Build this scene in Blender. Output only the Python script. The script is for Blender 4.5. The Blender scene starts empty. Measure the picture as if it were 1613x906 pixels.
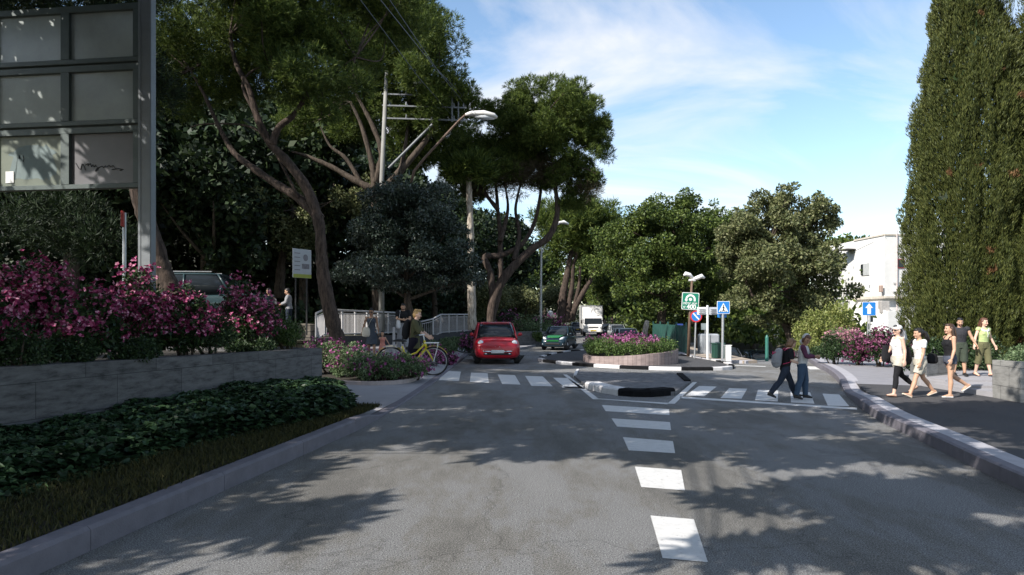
import bpy, bmesh, math, random
import numpy as np
from mathutils import Vector, Matrix, Quaternion

random.seed(7)
RNG = np.random.default_rng(11)
SC = bpy.context.scene
COL = SC.collection
R = math.radians
PI = math.pi

# ------------------------------------------------------------------ camera, sky, sun, exposure
EYE, FOC, CX, HZ = 1.9, 1100.0, 806.5, 498.0          # eye height (m), focal length and horizon of the 1613 px wide photograph
cam_d = bpy.data.cameras.new("camera")
cam_d.sensor_width = 36.0
cam_d.lens = 36.0 * FOC / 1613.0
cam_d.shift_y = (HZ - 453.0) / 1613.0
cam_d.clip_start, cam_d.clip_end = 0.1, 3000.0
cam = bpy.data.objects.new("camera", cam_d)
cam.location = (0, 0, EYE)
cam.rotation_euler = (R(90), 0, 0)
COL.objects.link(cam)
SC.camera = cam

SUN_DIR = Vector((0.78, 0.62, -0.80)).normalized()     # the way the light travels: from behind the viewer's left shoulder
SUN_EL = math.asin(-SUN_DIR.z)
SUN_AZ = math.atan2(-SUN_DIR.x, -SUN_DIR.y)

world = bpy.data.worlds.new("World")
SC.world = world
world.use_nodes = True
wt = world.node_tree
wn, wl = wt.nodes, wt.links
wn.clear()
w_out = wn.new("ShaderNodeOutputWorld")
w_bg = wn.new("ShaderNodeBackground")
w_bg.inputs["Strength"].default_value = 0.078
sky = wn.new("ShaderNodeTexSky")
sky.sky_type = 'NISHITA'
sky.sun_disc = False
sky.sun_elevation = SUN_EL
sky.sun_rotation = SUN_AZ
sky.air_density, sky.dust_density, sky.ozone_density = 1.0, 0.5, 1.6
w_tc = wn.new("ShaderNodeTexCoord")
w_sep = wn.new("ShaderNodeSeparateXYZ")
wl.new(w_tc.outputs["Generated"], w_sep.inputs[0])
def wmath(op, a, b=None):
    n = wn.new("ShaderNodeMath"); n.operation = op
    for i, v in enumerate((a, b)):
        if v is None: continue
        if isinstance(v, (int, float)): n.inputs[i].default_value = v
        else: wl.new(v, n.inputs[i])
    return n.outputs[0]
zz = wmath('ADD', wmath('MAXIMUM', w_sep.outputs[2], 0.0), 0.16)
w_cmb = wn.new("ShaderNodeCombineXYZ")
wl.new(wmath('MULTIPLY', wmath('DIVIDE', w_sep.outputs[0], zz), 0.55), w_cmb.inputs[0])
wl.new(wmath('DIVIDE', w_sep.outputs[1], zz), w_cmb.inputs[1])
w_no = wn.new("ShaderNodeTexNoise")
w_no.inputs["Scale"].default_value = 1.15
w_no.inputs["Detail"].default_value = 9.0
w_no.inputs["Roughness"].default_value = 0.56
w_no.inputs["Distortion"].default_value = 1.1
w_map = wn.new("ShaderNodeMapping")
w_map.inputs["Location"].default_value = (3.1, 1.7, 0)
wl.new(w_cmb.outputs[0], w_map.inputs[0])
wl.new(w_map.outputs[0], w_no.inputs["Vector"])
w_rp = wn.new("ShaderNodeValToRGB")
w_rp.color_ramp.elements[0].position = 0.455
w_rp.color_ramp.elements[0].color = (0, 0, 0, 1)
w_rp.color_ramp.elements[1].position = 0.72
w_rp.color_ramp.elements[1].color = (1, 1, 1, 1)
wl.new(w_no.outputs["Fac"], w_rp.inputs[0])
w_mix = wn.new("ShaderNodeMix"); w_mix.data_type = 'RGBA'
wl.new(w_rp.outputs[0], w_mix.inputs[0])
w_tint = wn.new("ShaderNodeMix"); w_tint.data_type = 'RGBA'; w_tint.blend_type = 'MULTIPLY'
w_tint.inputs[0].default_value = 1.0
wl.new(sky.outputs[0], w_tint.inputs[6])
w_tint.inputs[7].default_value = (1.75, 1.8, 1.76, 1)
wl.new(w_tint.outputs[2], w_mix.inputs[6])
w_mix.inputs[7].default_value = (8.4, 8.3, 8.3, 1)
wl.new(w_mix.outputs[2], w_bg.inputs[0])
wl.new(w_bg.outputs[0], w_out.inputs[0])

sun_d = bpy.data.lights.new("sun", 'SUN')
sun_d.energy = 4.6
sun_d.angle = R(0.5)
sun_d.color = (1.0, 0.95, 0.885)
sun = bpy.data.objects.new("sun", sun_d)
sun.rotation_euler = SUN_DIR.to_track_quat('-Z', 'Y').to_euler()
sun.location = (-20, -20, 30)
COL.objects.link(sun)

SC.view_settings.view_transform = 'Standard'
SC.view_settings.look = 'None'
SC.view_settings.exposure = 0.75
SC.view_settings.gamma = 1.0
SC.view_settings.use_curve_mapping = False
SC.cycles.max_bounces = 6
SC.cycles.diffuse_bounces = 3
SC.cycles.glossy_bounces = 3
SC.cycles.transmission_bounces = 4
SC.cycles.transparent_max_bounces = 6
SC.cycles.use_denoising = True

# ------------------------------------------------------------------ helpers
def G(x, y, z=0.0):
    """the point of the level z seen at photograph pixel x, y"""
    d = FOC * (EYE - z) / (y - HZ)
    return Vector(((x - CX) / FOC * d, d, z))

def A(x, y, d):
    """the point at distance d seen at photograph pixel x, y"""
    return Vector(((x - CX) / FOC * d, d, EYE - (y - HZ) * d / FOC))

def tag(o, label=None, cat=None, group=None, kind=None):
    if label: o["label"] = label
    if cat: o["category"] = cat
    if group: o["group"] = group
    if kind: o["kind"] = kind
    return o

def thing(name, label, cat, loc=(0, 0, 0), rz=0.0, group=None, scale=1.0):
    o = bpy.data.objects.new(name, None)
    o.empty_display_size = 0.2
    o.location = loc
    o.rotation_euler = (0, 0, rz)
    o.scale = (scale,) * 3
    COL.objects.link(o)
    return tag(o, label, cat, group)

def link(name, me, parent=None, world=False):
    o = bpy.data.objects.new(name, me)
    COL.objects.link(o)
    if parent is not None:
        o.parent = parent
        if world and parent.type == 'EMPTY':
            o.matrix_parent_inverse = parent.matrix_basis.inverted()
    return o

def dup(root, loc, rz=None, label=None, scale=None):
    def cp(o, par):
        c = o.copy(); COL.objects.link(c)
        if par is not None: c.parent = par
        for ch in o.children: cp(ch, c)
        return c
    c = cp(root, None)
    c.location = loc
    if rz is not None: c.rotation_euler = (0, 0, rz)
    if scale is not None: c.scale = scale if hasattr(scale, '__len__') else (scale,) * 3
    if label: c["label"] = label
    return c

def catmull(pts, n=6, closed=False):
    pts = [np.array(p, float) for p in pts]
    m = len(pts); out = []
    for i in range(m if closed else m - 1):
        if closed: p0, p1, p2, p3 = pts[i - 1], pts[i], pts[(i + 1) % m], pts[(i + 2) % m]
        else: p0, p1, p2, p3 = pts[max(i - 1, 0)], pts[i], pts[i + 1], pts[min(i + 2, m - 1)]
        for k in range(n):
            t = k / n
            out.append(0.5 * ((2 * p1) + (-p0 + p2) * t + (2 * p0 - 5 * p1 + 4 * p2 - p3) * t * t + (-p0 + 3 * p1 - 3 * p2 + p3) * t ** 3))
    if not closed: out.append(pts[-1])
    return out

class MB:
    """collects shapes that become one mesh object"""
    def __init__(s): s.v, s.f, s.m = [], [], []
    def add(s, vs, fs, mi=0):
        b = len(s.v)
        s.v += [tuple(map(float, p)) for p in vs]
        s.f += [tuple(b + i for i in f) for f in fs]
        s.m += [mi] * len(fs)
        return s
    def box(s, c, size, rz=0.0, mi=0, bev=0.0, rot=None):
        x, y, z = [k / 2 for k in size]
        if bev > 0:
            b = min(bev, x * .9, y * .9, z * .9)
            ring = lambda e, zz: [(sx * (x - e) , sy * (y - e), zz) for sx, sy in ((-1, -1), (1, -1), (1, 1), (-1, 1))]
            def octo(e, zz):
                q = []
                X, Y = x - e, y - e
                for sx, sy in ((-1, -1), (1, -1), (1, 1), (-1, 1)):
                    a, c2 = (sx * (X - b), sy * Y, zz), (sx * X, sy * (Y - b), zz)
                    q += [c2, a] if sx * sy > 0 else [a, c2]
                return q
            rings = [octo(b, -z), octo(0, -z + b), octo(0, z - b), octo(b, z)]
            vs = [p for r in rings for p in r]
            fs = []
            for i in range(3):
                for k in range(8):
                    k2 = (k + 1) % 8
                    fs.append((i * 8 + k, i * 8 + k2, i * 8 + 8 + k2, i * 8 + 8 + k))
            fs += [tuple(range(7, -1, -1)), tuple(range(24, 32))]
        else:
            vs = [(-x, -y, -z), (x, -y, -z), (x, y, -z), (-x, y, -z), (-x, -y, z), (x, -y, z), (x, y, z), (-x, y, z)]
            fs = [(3, 2, 1, 0), (4, 5, 6, 7), (0, 1, 5, 4), (1, 2, 6, 5), (2, 3, 7, 6), (3, 0, 4, 7)]
        M = rot if rot is not None else Matrix.Rotation(rz, 3, 'Z')
        c = Vector(c)
        return s.add([M @ Vector(p) + c for p in vs], fs, mi)
    def tube(s, pts, rad, n=8, mi=0, cap=True, up=None, flat=None):
        """lofted tube: rad a number, a list, or a list of (side, depth) pairs"""
        pts = [Vector(p) for p in pts]
        m = len(pts)
        if not hasattr(rad, '__len__'): rad = [rad] * m
        rad = [(r, r) if not hasattr(r, '__len__') else r for r in rad]
        vs = []
        ref = Vector(up) if up is not None else None
        side = None
        for i, p in enumerate(pts):
            t = (pts[min(i + 1, m - 1)] - pts[max(i - 1, 0)])
            if t.length < 1e-9: t = Vector((0, 0, 1))
            t.normalize()
            if ref is not None:
                a = ref - t * ref.dot(t)
                if a.length < 1e-5: a = t.orthogonal()
            elif side is None: a = t.orthogonal()
            else:
                a = side - t * side.dot(t)
                if a.length < 1e-5: a = t.orthogonal()
            a.normalize(); side = a
            b = t.cross(a)
            for k in range(n):
                an = 2 * PI * k / n
                vs.append(p + a * (math.cos(an) * rad[i][0]) + b * (math.sin(an) * rad[i][1]))
        fs = []
        for i in range(m - 1):
            for k in range(n):
                k2 = (k + 1) % n
                fs.append((i * n + k, i * n + k2, i * n + n + k2, i * n + n + k))
        if cap: fs += [tuple(range(n - 1, -1, -1)), tuple(range((m - 1) * n, m * n))]
        return s.add(vs, fs, mi)
    def ball(s, c, r, n=10, mi=0, M=None):
        r = (r,) * 3 if not hasattr(r, '__len__') else r
        vs, fs = [], []
        h = n // 2
        for i in range(1, h):
            th = PI * i / h
            for k in range(n):
                ph = 2 * PI * k / n
                vs.append(Vector((r[0] * math.sin(th) * math.cos(ph), r[1] * math.sin(th) * math.sin(ph), r[2] * math.cos(th))))
        vs += [Vector((0, 0, r[2])), Vector((0, 0, -r[2]))]
        for i in range(h - 2):
            for k in range(n):
                k2 = (k + 1) % n
                fs.append((i * n + k, i * n + n + k, i * n + n + k2, i * n + k2))
        t, b = len(vs) - 2, len(vs) - 1
        for k in range(n):
            k2 = (k + 1) % n
            fs.append((t, k, k2)); fs.append((b, (h - 2) * n + k2, (h - 2) * n + k))
        c = Vector(c)
        if M is not None: vs = [M @ p for p in vs]
        return s.add([p + c for p in vs], fs, mi)
    def prism(s, poly, z0, z1, mi=0, mside=None):
        """poly: ground outline, counter-clockwise; z1 may be a list per corner"""
        n = len(poly)
        za = z0 if hasattr(z0, '__len__') else [z0] * n
        zb = z1 if hasattr(z1, '__len__') else [z1] * n
        area = sum(poly[i][0] * poly[(i + 1) % n][1] - poly[(i + 1) % n][0] * poly[i][1] for i in range(n))
        if area < 0:
            poly = list(poly)[::-1]; za = list(za)[::-1]; zb = list(zb)[::-1]
        vs = [(p[0], p[1], za[i]) for i, p in enumerate(poly)] + [(p[0], p[1], zb[i]) for i, p in enumerate(poly)]
        s.add(vs, [tuple(range(n - 1, -1, -1))] + [(i, (i + 1) % n, n + (i + 1) % n, n + i) for i in range(n)], mi if mside is None else mside)
        s.add(vs[n:], [tuple(range(n))], mi)
        return s
    def sheet(s, poly, z=None, mi=0):
        vs = [(p[0], p[1], p[2] if z is None else z) for p in poly]
        n = len(vs)
        area = sum(vs[i][0] * vs[(i + 1) % n][1] - vs[(i + 1) % n][0] * vs[i][1] for i in range(n))
        return s.add(vs, [tuple(range(n)) if area > 0 else tuple(range(n - 1, -1, -1))], mi)
    def sweep(s, path, prof, closed=False, mi=0, mis=None):
        """profile (offset to the right of travel, height) swept along a ground path"""
        P = [Vector((p[0], p[1], p[2] if len(p) > 2 else 0)) for p in path]
        m, k = len(P), len(prof)
        vs = []
        for i, p in enumerate(P):
            if closed: t = P[(i + 1) % m] - P[i - 1]
            else: t = P[min(i + 1, m - 1)] - P[max(i - 1, 0)]
            t.z = 0; t.normalize()
            r = Vector((t.y, -t.x, 0))
            vs += [p + r * a + Vector((0, 0, b)) for a, b in prof]
        b0 = len(s.v)
        s.v += [tuple(p) for p in vs]
        for i in range(m if closed else m - 1):
            j = (i + 1) % m
            for q in range(k - 1):
                s.f.append((b0 + i * k + q, b0 + i * k + q + 1, b0 + j * k + q + 1, b0 + j * k + q))
                s.m.append(mis[i % len(mis)] if mis else mi)
        if not closed:
            s.f += [tuple(b0 + q for q in range(k - 1, -1, -1)), tuple(b0 + (m - 1) * k + q for q in range(k))]
            s.m += [mis[0] if mis else mi] * 2
        return s
    def mesh(s, name, mats, smooth=False):
        me = bpy.data.meshes.new(name)
        me.from_pydata(s.v, [], s.f)
        for m in (mats if isinstance(mats, (list, tuple)) else [mats]): me.materials.append(m)
        me.polygons.foreach_set("material_index", s.m)
        if smooth: me.polygons.foreach_set("use_smooth", [True] * len(s.f))
        me.update()
        return me
    def build(s, name, mats, parent=None, world=False, smooth=False):
        return link(name, s.mesh(name, mats, smooth), parent, world)

def from_np(name, V, F, mats, mi=None, smooth=False):
    """fast mesh from numpy arrays, F is (n, k) with a constant k"""
    me = bpy.data.meshes.new(name)
    n, k = F.shape
    me.vertices.add(len(V)); me.vertices.foreach_set("co", np.ascontiguousarray(V, np.float32).ravel())
    me.loops.add(n * k); me.loops.foreach_set("vertex_index", np.ascontiguousarray(F, np.int32).ravel())
    me.polygons.add(n); me.polygons.foreach_set("loop_start", np.arange(0, n * k, k, dtype=np.int32))
    for m in (mats if isinstance(mats, (list, tuple)) else [mats]): me.materials.append(m)
    if mi is not None: me.polygons.foreach_set("material_index", np.ascontiguousarray(mi, np.int32))
    if smooth: me.polygons.foreach_set("use_smooth", np.ones(n, bool))
    me.update(calc_edges=True); me.validate()
    return me

def evaluated(name, me_in, mods, mats):
    """a mesh with modifiers applied, through a temporary object"""
    o = bpy.data.objects.new("temporary", me_in); COL.objects.link(o)
    for ty, kw in mods:
        m = o.modifiers.new(ty, ty)
        for a, v in kw.items(): setattr(m, a, v)
    dg = bpy.context.evaluated_depsgraph_get(); dg.update()
    me = bpy.data.meshes.new_from_object(o.evaluated_get(dg))
    me.name = name
    bpy.data.objects.remove(o)
    me.materials.clear()
    for m in (mats if isinstance(mats, (list, tuple)) else [mats]): me.materials.append(m)
    me.polygons.foreach_set("use_smooth", [True] * len(me.polygons))
    return me

# ------------------------------------------------------------------ materials
def new_mat(name):
    m = bpy.data.materials.new(name); m.use_nodes = True
    nt = m.node_tree
    return m, nt, nt.nodes, nt.links, nt.nodes["Principled BSDF"]

def ramp(nd, stops):
    r = nd.new("ShaderNodeValToRGB")
    e = r.color_ramp.elements
    while len(e) < len(stops): e.new(0.5)
    for i, (p, c) in enumerate(stops):
        e[i].position = p; e[i].color = (*c, 1)
    return r

def mat(name, col, rough=0.6, metal=0.0, var=0.12, scale=6.0, bump=0.0, bscale=40.0, spec=0.5, coat=0.0, stretch=None):
    """plain surface with a mottled colour and an optional bump"""
    m, nt, nd, lk, bs = new_mat(name)
    bs.inputs["Roughness"].default_value = rough
    bs.inputs["Metallic"].default_value = metal
    bs.inputs["Specular IOR Level"].default_value = spec
    bs.inputs["Coat Weight"].default_value = coat
    bs.inputs["Coat Roughness"].default_value = 0.05
    tc = nd.new("ShaderNodeTexCoord")
    src = tc.outputs["Object"]
    if stretch:
        mp = nd.new("ShaderNodeMapping"); mp.inputs["Scale"].default_value = stretch
        lk.new(src, mp.inputs[0]); src = mp.outputs[0]
    no = nd.new("ShaderNodeTexNoise"); no.inputs["Scale"].default_value = scale
    no.inputs["Detail"].default_value = 6; no.inputs["Roughness"].default_value = 0.65
    lk.new(src, no.inputs["Vector"])
    rp = ramp(nd, [(0.3, [c * (1 - var) for c in col]), (0.7, [min(1, c * (1 + var)) for c in col])])
    lk.new(no.outputs["Fac"], rp.inputs[0]); lk.new(rp.outputs[0], bs.inputs["Base Color"])
    if bump > 0:
        nb = nd.new("ShaderNodeTexNoise"); nb.inputs["Scale"].default_value = bscale; nb.inputs["Detail"].default_value = 8
        lk.new(src, nb.inputs["Vector"])
        bp = nd.new("ShaderNodeBump"); bp.inputs["Strength"].default_value = bump; bp.inputs["Distance"].default_value = 0.03
        lk.new(nb.outputs["Fac"], bp.inputs["Height"]); lk.new(bp.outputs[0], bs.inputs["Normal"])
    return m

def leaf_mat(name, cols, rough=0.55, trans=0.25, spec=0.3):
    """each leaf takes its own colour out of a ramp"""
    m, nt, nd, lk, bs = new_mat(name)
    bs.inputs["Roughness"].default_value = rough
    bs.inputs["Specular IOR Level"].default_value = spec
    ge = nd.new("ShaderNodeNewGeometry")
    n = len(cols)
    rp = ramp(nd, [((i + .5) / n, c) for i, c in enumerate(cols)])
    lk.new(ge.outputs["Random Per Island"], rp.inputs[0])
    lk.new(rp.outputs[0], bs.inputs["Base Color"])
    tr = nd.new("ShaderNodeBsdfTranslucent"); lk.new(rp.outputs[0], tr.inputs[0])
    mx = nd.new("ShaderNodeMixShader"); mx.inputs[0].default_value = trans
    lk.new(bs.outputs[0], mx.inputs[1]); lk.new(tr.outputs[0], mx.inputs[2])
    lk.new(mx.outputs[0], nd["Material Output"].inputs[0])
    return m

def asphalt_mat(name, base, speck=0.5, patch=0.25, warm=(1.12, 1.0, 0.82)):
    m, nt, nd, lk, bs = new_mat(name)
    bs.inputs["Roughness"].default_value = 0.85
    bs.inputs["Specular IOR Level"].default_value = 0.25
    tc = nd.new("ShaderNodeTexCoord")
    fine = nd.new("ShaderNodeTexNoise"); fine.inputs["Scale"].default_value = 80; fine.inputs["Detail"].default_value = 4; fine.inputs["Roughness"].default_value = 0.9
    lk.new(tc.outputs["Object"], fine.inputs["Vector"])
    vo = nd.new("ShaderNodeTexVoronoi"); vo.inputs["Scale"].default_value = 105
    lk.new(tc.outputs["Object"], vo.inputs["Vector"])
    b = np.array(base)
    r1 = ramp(nd, [(0.41, b * (1 - speck)), (0.5, b * .95), (0.60, b * (1 + 1.4 * speck))])
    lk.new(fine.outputs["Fac"], r1.inputs[0])
    big = nd.new("ShaderNodeTexNoise"); big.inputs["Scale"].default_value = 0.33; big.inputs["Detail"].default_value = 10; big.inputs["Roughness"].default_value = 0.74
    bm = nd.new("ShaderNodeMapping"); bm.inputs["Scale"].default_value = (1.6, .55, 1)
    lk.new(tc.outputs["Object"], bm.inputs[0]); lk.new(bm.outputs[0], big.inputs["Vector"])
    r2 = ramp(nd, [(0.41, [(1 - patch) * k for k in warm]), (0.47, [(1 - patch * .45) * k for k in warm]), (0.52, (1, 1, 1)), (0.68, (1 + patch * .4,) * 3)])
    lk.new(big.outputs["Fac"], r2.inputs[0])
    mu = nd.new("ShaderNodeMix"); mu.data_type = 'RGBA'; mu.blend_type = 'MULTIPLY'; mu.inputs[0].default_value = 1
    lk.new(r1.outputs[0], mu.inputs[6]); lk.new(r2.outputs[0], mu.inputs[7])
    r3 = ramp(nd, [(0.0, (1.75, 1.75, 1.7)), (0.3, (1, 1, 1)), (1.0, (.82, .82, .82))])
    lk.new(vo.outputs["Distance"], r3.inputs[0])
    mu2 = nd.new("ShaderNodeMix"); mu2.data_type = 'RGBA'; mu2.blend_type = 'MULTIPLY'; mu2.inputs[0].default_value = 1
    lk.new(mu.outputs[2], mu2.inputs[6]); lk.new(r3.outputs[0], mu2.inputs[7])
    # a few hairline cracks wandering over the surface
    wob = nd.new("ShaderNodeTexNoise"); wob.inputs["Scale"].default_value = 1.7; wob.inputs["Detail"].default_value = 6
    lk.new(tc.outputs["Object"], wob.inputs["Vector"])
    ma = nd.new("ShaderNodeMix"); ma.data_type = 'RGBA'; ma.blend_type = 'LINEAR_LIGHT'; ma.inputs[0].default_value = .55
    lk.new(tc.outputs["Object"], ma.inputs[6]); lk.new(wob.outputs["Color"], ma.inputs[7])
    ck = nd.new("ShaderNodeTexVoronoi"); ck.feature = 'DISTANCE_TO_EDGE'; ck.inputs["Scale"].default_value = .30
    lk.new(ma.outputs[2], ck.inputs["Vector"])
    r4 = ramp(nd, [(0.0, (.62, .61, .60)), (0.0035, (.7, .7, .7)), (0.006, (1, 1, 1))])
    lk.new(ck.outputs["Distance"], r4.inputs[0])
    mu3 = nd.new("ShaderNodeMix"); mu3.data_type = 'RGBA'; mu3.blend_type = 'MULTIPLY'; mu3.inputs[0].default_value = .6
    lk.new(mu2.outputs[2], mu3.inputs[6]); lk.new(r4.outputs[0], mu3.inputs[7])
    lk.new(mu3.outputs[2], bs.inputs["Base Color"])
    bp = nd.new("ShaderNodeBump"); bp.inputs["Strength"].default_value = 0.7; bp.inputs["Distance"].default_value = 0.012
    lk.new(fine.outputs["Fac"], bp.inputs["Height"]); lk.new(bp.outputs[0], bs.inputs["Normal"])
    return m

def block_mat(name, col, bw, bh, mortar=0.012, mcol=None, var=0.25, rough=0.75, offset=0.5, plane='XZ', stain=0.5):
    """blocks with joints, drawn in the object's own X and Z (or X and Y)"""
    m, nt, nd, lk, bs = new_mat(name)
    bs.inputs["Roughness"].default_value = rough
    bs.inputs["Specular IOR Level"].default_value = 0.3
    tc = nd.new("ShaderNodeTexCoord")
    sp = nd.new("ShaderNodeSeparateXYZ"); lk.new(tc.outputs["Object"], sp.inputs[0])
    cb = nd.new("ShaderNodeCombineXYZ")
    lk.new(sp.outputs[0], cb.inputs[0]); lk.new(sp.outputs[2 if plane == 'XZ' else 1], cb.inputs[1])
    br = nd.new("ShaderNodeTexBrick")
    br.inputs["Scale"].default_value = 1.0
    br.inputs["Brick Width"].default_value = bw; br.inputs["Row Height"].default_value = bh
    br.inputs["Mortar Size"].default_value = mortar; br.inputs["Mortar Smooth"].default_value = 0.3
    br.inputs["Bias"].default_value = 0.0
    br.offset = offset
    br.inputs["Color1"].default_value = (*[c * (1 - var) for c in col], 1)
    br.inputs["Color2"].default_value = (*[c * (1 + var) for c in col], 1)
    br.inputs["Mortar"].default_value = (*(mcol or [c * .45 for c in col]), 1)
    lk.new(cb.outputs[0], br.inputs["Vector"])
    mp = nd.new("ShaderNodeMapping"); mp.inputs["Scale"].default_value = (1.2, 1.2, 5.0) if plane == 'XZ' else (2, 2, 2)
    lk.new(tc.outputs["Object"], mp.inputs[0])
    no = nd.new("ShaderNodeTexNoise"); no.inputs["Scale"].default_value = 2.2; no.inputs["Detail"].default_value = 9; no.inputs["Roughness"].default_value = 0.7
    lk.new(mp.outputs[0], no.inputs["Vector"])
    rp = ramp(nd, [(0.34, (1 - stain,) * 3), (0.5, (1, 1, 1)), (0.66, (1 + stain * .6,) * 3)])
    lk.new(no.outputs["Fac"], rp.inputs[0])
    mu = nd.new("ShaderNodeMix"); mu.data_type = 'RGBA'; mu.blend_type = 'MULTIPLY'; mu.inputs[0].default_value = 1
    lk.new(br.outputs["Color"], mu.inputs[6]); lk.new(rp.outputs[0], mu.inputs[7])
    lk.new(mu.outputs[2], bs.inputs["Base Color"])
    bp = nd.new("ShaderNodeBump"); bp.inputs["Strength"].default_value = 0.35; bp.inputs["Distance"].default_value = 0.01
    n2 = nd.new("ShaderNodeTexNoise"); n2.inputs["Scale"].default_value = 35; n2.inputs["Detail"].default_value = 6
    lk.new(tc.outputs["Object"], n2.inputs["Vector"])
    ad = nd.new("ShaderNodeMath"); ad.operation = 'SUBTRACT'
    lk.new(n2.outputs["Fac"], ad.inputs[0]); lk.new(br.outputs["Fac"], ad.inputs[1])
    lk.new(ad.outputs[0], bp.inputs["Height"]); lk.new(bp.outputs[0], bs.inputs["Normal"])
    return m

def bark_mat(name, dark, light):
    m, nt, nd, lk, bs = new_mat(name)
    bs.inputs["Roughness"].default_value = 0.9
    bs.inputs["Specular IOR Level"].default_value = 0.2
    tc = nd.new("ShaderNodeTexCoord")
    mp = nd.new("ShaderNodeMapping"); mp.inputs["Scale"].default_value = (9, 9, 2.2)
    lk.new(tc.outputs["Object"], mp.inputs[0])
    no = nd.new("ShaderNodeTexNoise"); no.inputs["Scale"].default_value = 1.4; no.inputs["Detail"].default_value = 9; no.inputs["Roughness"].default_value = 0.72
    lk.new(mp.outputs[0], no.inputs["Vector"])
    rp = ramp(nd, [(0.36, dark), (0.6, light)])
    lk.new(no.outputs["Fac"], rp.inputs[0]); lk.new(rp.outputs[0], bs.inputs["Base Color"])
    bp = nd.new("ShaderNodeBump"); bp.inputs["Strength"].default_value = 0.9; bp.inputs["Distance"].default_value = 0.04
    lk.new(no.outputs["Fac"], bp.inputs["Height"]); lk.new(bp.outputs[0], bs.inputs["Normal"])
    return m

def glass_mat(name, col=(.02, .025, .03), rough=0.05):
    m, nt, nd, lk, bs = new_mat(name)
    bs.inputs["Base Color"].default_value = (*col, 1)
    bs.inputs["Roughness"].default_value = rough
    bs.inputs["Specular IOR Level"].default_value = 0.35
    return m

M = {}
M['asphalt'] = asphalt_mat('worn_asphalt', (.192, .190, .186), .74, .30, (1.0, .97, .91))
M['asphalt_dark'] = asphalt_mat('pavement_asphalt', (.075, .073, .075), .3, .12, (1, 1, 1))
M['paving'] = mat('grey_paving', (.24, .235, .25), .8, var=.1, scale=3, bump=.15, bscale=90)
M['paving_light'] = mat('light_paving', (.30, .29, .30), .8, var=.08, scale=2, bump=.1, bscale=90)
M['kerb'] = mat('kerb_concrete', (.15, .14, .16), .75, var=.16, scale=5, bump=.25, bscale=60)
M['kerb_light'] = mat('pale_kerb_concrete', (.36, .35, .37), .75, var=.12, scale=5, bump=.2, bscale=60)
M['kerb_pink'] = mat('pinkish_kerb', (.42, .35, .33), .8, var=.12, scale=9, bump=.2)
M['soil'] = mat('dark_soil', (.035, .028, .02), .95, var=.4, scale=8, bump=.6, bscale=30)
M['earth'] = mat('wooded_ground', (.05, .048, .028), .95, var=.45, scale=1.5, bump=.5, bscale=12)
M['paint_white'] = mat('road_paint_white', (.60, .59, .57), .6, var=.13, scale=7, bump=.15, bscale=120)
def worn_paint(name, col, under):
    m = mat(name, col, .6, var=.1, scale=7, bump=.15, bscale=120)
    nt = m.node_tree; nd, lk = nt.nodes, nt.links
    bs = nd["Principled BSDF"]; src = bs.inputs["Base Color"].links[0].from_socket
    tc = next(n for n in nd if n.type == 'TEX_COORD')
    no = nd.new("ShaderNodeTexNoise"); no.inputs["Scale"].default_value = 16; no.inputs["Detail"].default_value = 10; no.inputs["Roughness"].default_value = .75
    lk.new(tc.outputs["Object"], no.inputs["Vector"])
    rp = ramp(nd, [(.33, (1, 1, 1)), (.40, (.12, .12, .12)), (.5, (0, 0, 0))]); lk.new(no.outputs["Fac"], rp.inputs[0])
    mx = nd.new("ShaderNodeMix"); mx.data_type = 'RGBA'; lk.new(rp.outputs[0], mx.inputs[0]); lk.new(src, mx.inputs[6]); mx.inputs[7].default_value = (*under, 1)
    lk.new(mx.outputs[2], bs.inputs["Base Color"])
    return m
M['paint_white'] = worn_paint('road_paint_white_worn', (.60, .59, .57), (.2, .2, .195))
M['paint_black'] = mat('kerb_paint_black', (.010, .010, .011), .9, var=.3, scale=8, bump=.1, spec=.08)
M['kerb_white'] = mat('kerb_paint_white', (.62, .60, .59), .6, var=.1, scale=5, bump=.1)
M['white'] = mat('white_paint', (.78, .77, .75), .5, var=.05)
M['steel'] = mat('galvanised_steel', (.42, .43, .44), .45, .6, var=.15, scale=12)
M['rail'] = mat('pale_railing_paint', (.47, .455, .455), .5, var=.06, scale=9)
M['black'] = mat('black_plastic', (.012, .012, .013), .5, var=.1)
M['rubber'] = mat('tyre_rubber', (.018, .018, .018), .8, var=.2, scale=20)
M['chrome'] = mat('chrome', (.75, .75, .76), .12, 1.0, var=.02)
M['glass'] = glass_mat('dark_car_glass')
M['lamp_glass'] = glass_mat('headlamp_glass', (.62, .64, .66), .08)
M['bark_pine'] = bark_mat('pine_bark', (.022, .017, .014), (.098, .072, .058))
M['bark_dark'] = bark_mat('dark_bark', (.025, .02, .016), (.10, .078, .06))
M['bark_pale'] = bark_mat('pale_bark', (.16, .13, .10), (.52, .46, .38))
M['pine'] = leaf_mat('pine_needles', [(.024, .045, .009), (.05, .084, .014), (.10, .145, .026), (.17, .21, .042), (.066, .098, .018)], .6, .3)
M['pine_dry'] = leaf_mat('dry_pine_twigs', [(.06, .045, .028), (.10, .075, .045), (.07, .07, .03)], .7, .15)
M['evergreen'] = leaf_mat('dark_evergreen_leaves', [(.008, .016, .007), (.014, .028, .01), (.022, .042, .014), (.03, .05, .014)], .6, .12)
M['broad'] = leaf_mat('broad_leaves', [(.03, .052, .012), (.055, .088, .017), (.09, .13, .028), (.14, .18, .042)], .5, .25)
M['olive'] = leaf_mat('olive_leaves', [(.055, .07, .026), (.09, .108, .04), (.14, .155, .062), (.20, .205, .095)], .55, .18)
M['clipped'] = leaf_mat('small_dark_leaves', [(.012, .022, .012), (.02, .034, .018), (.035, .055, .03), (.10, .13, .10)], .38, .1, .6)
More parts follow.
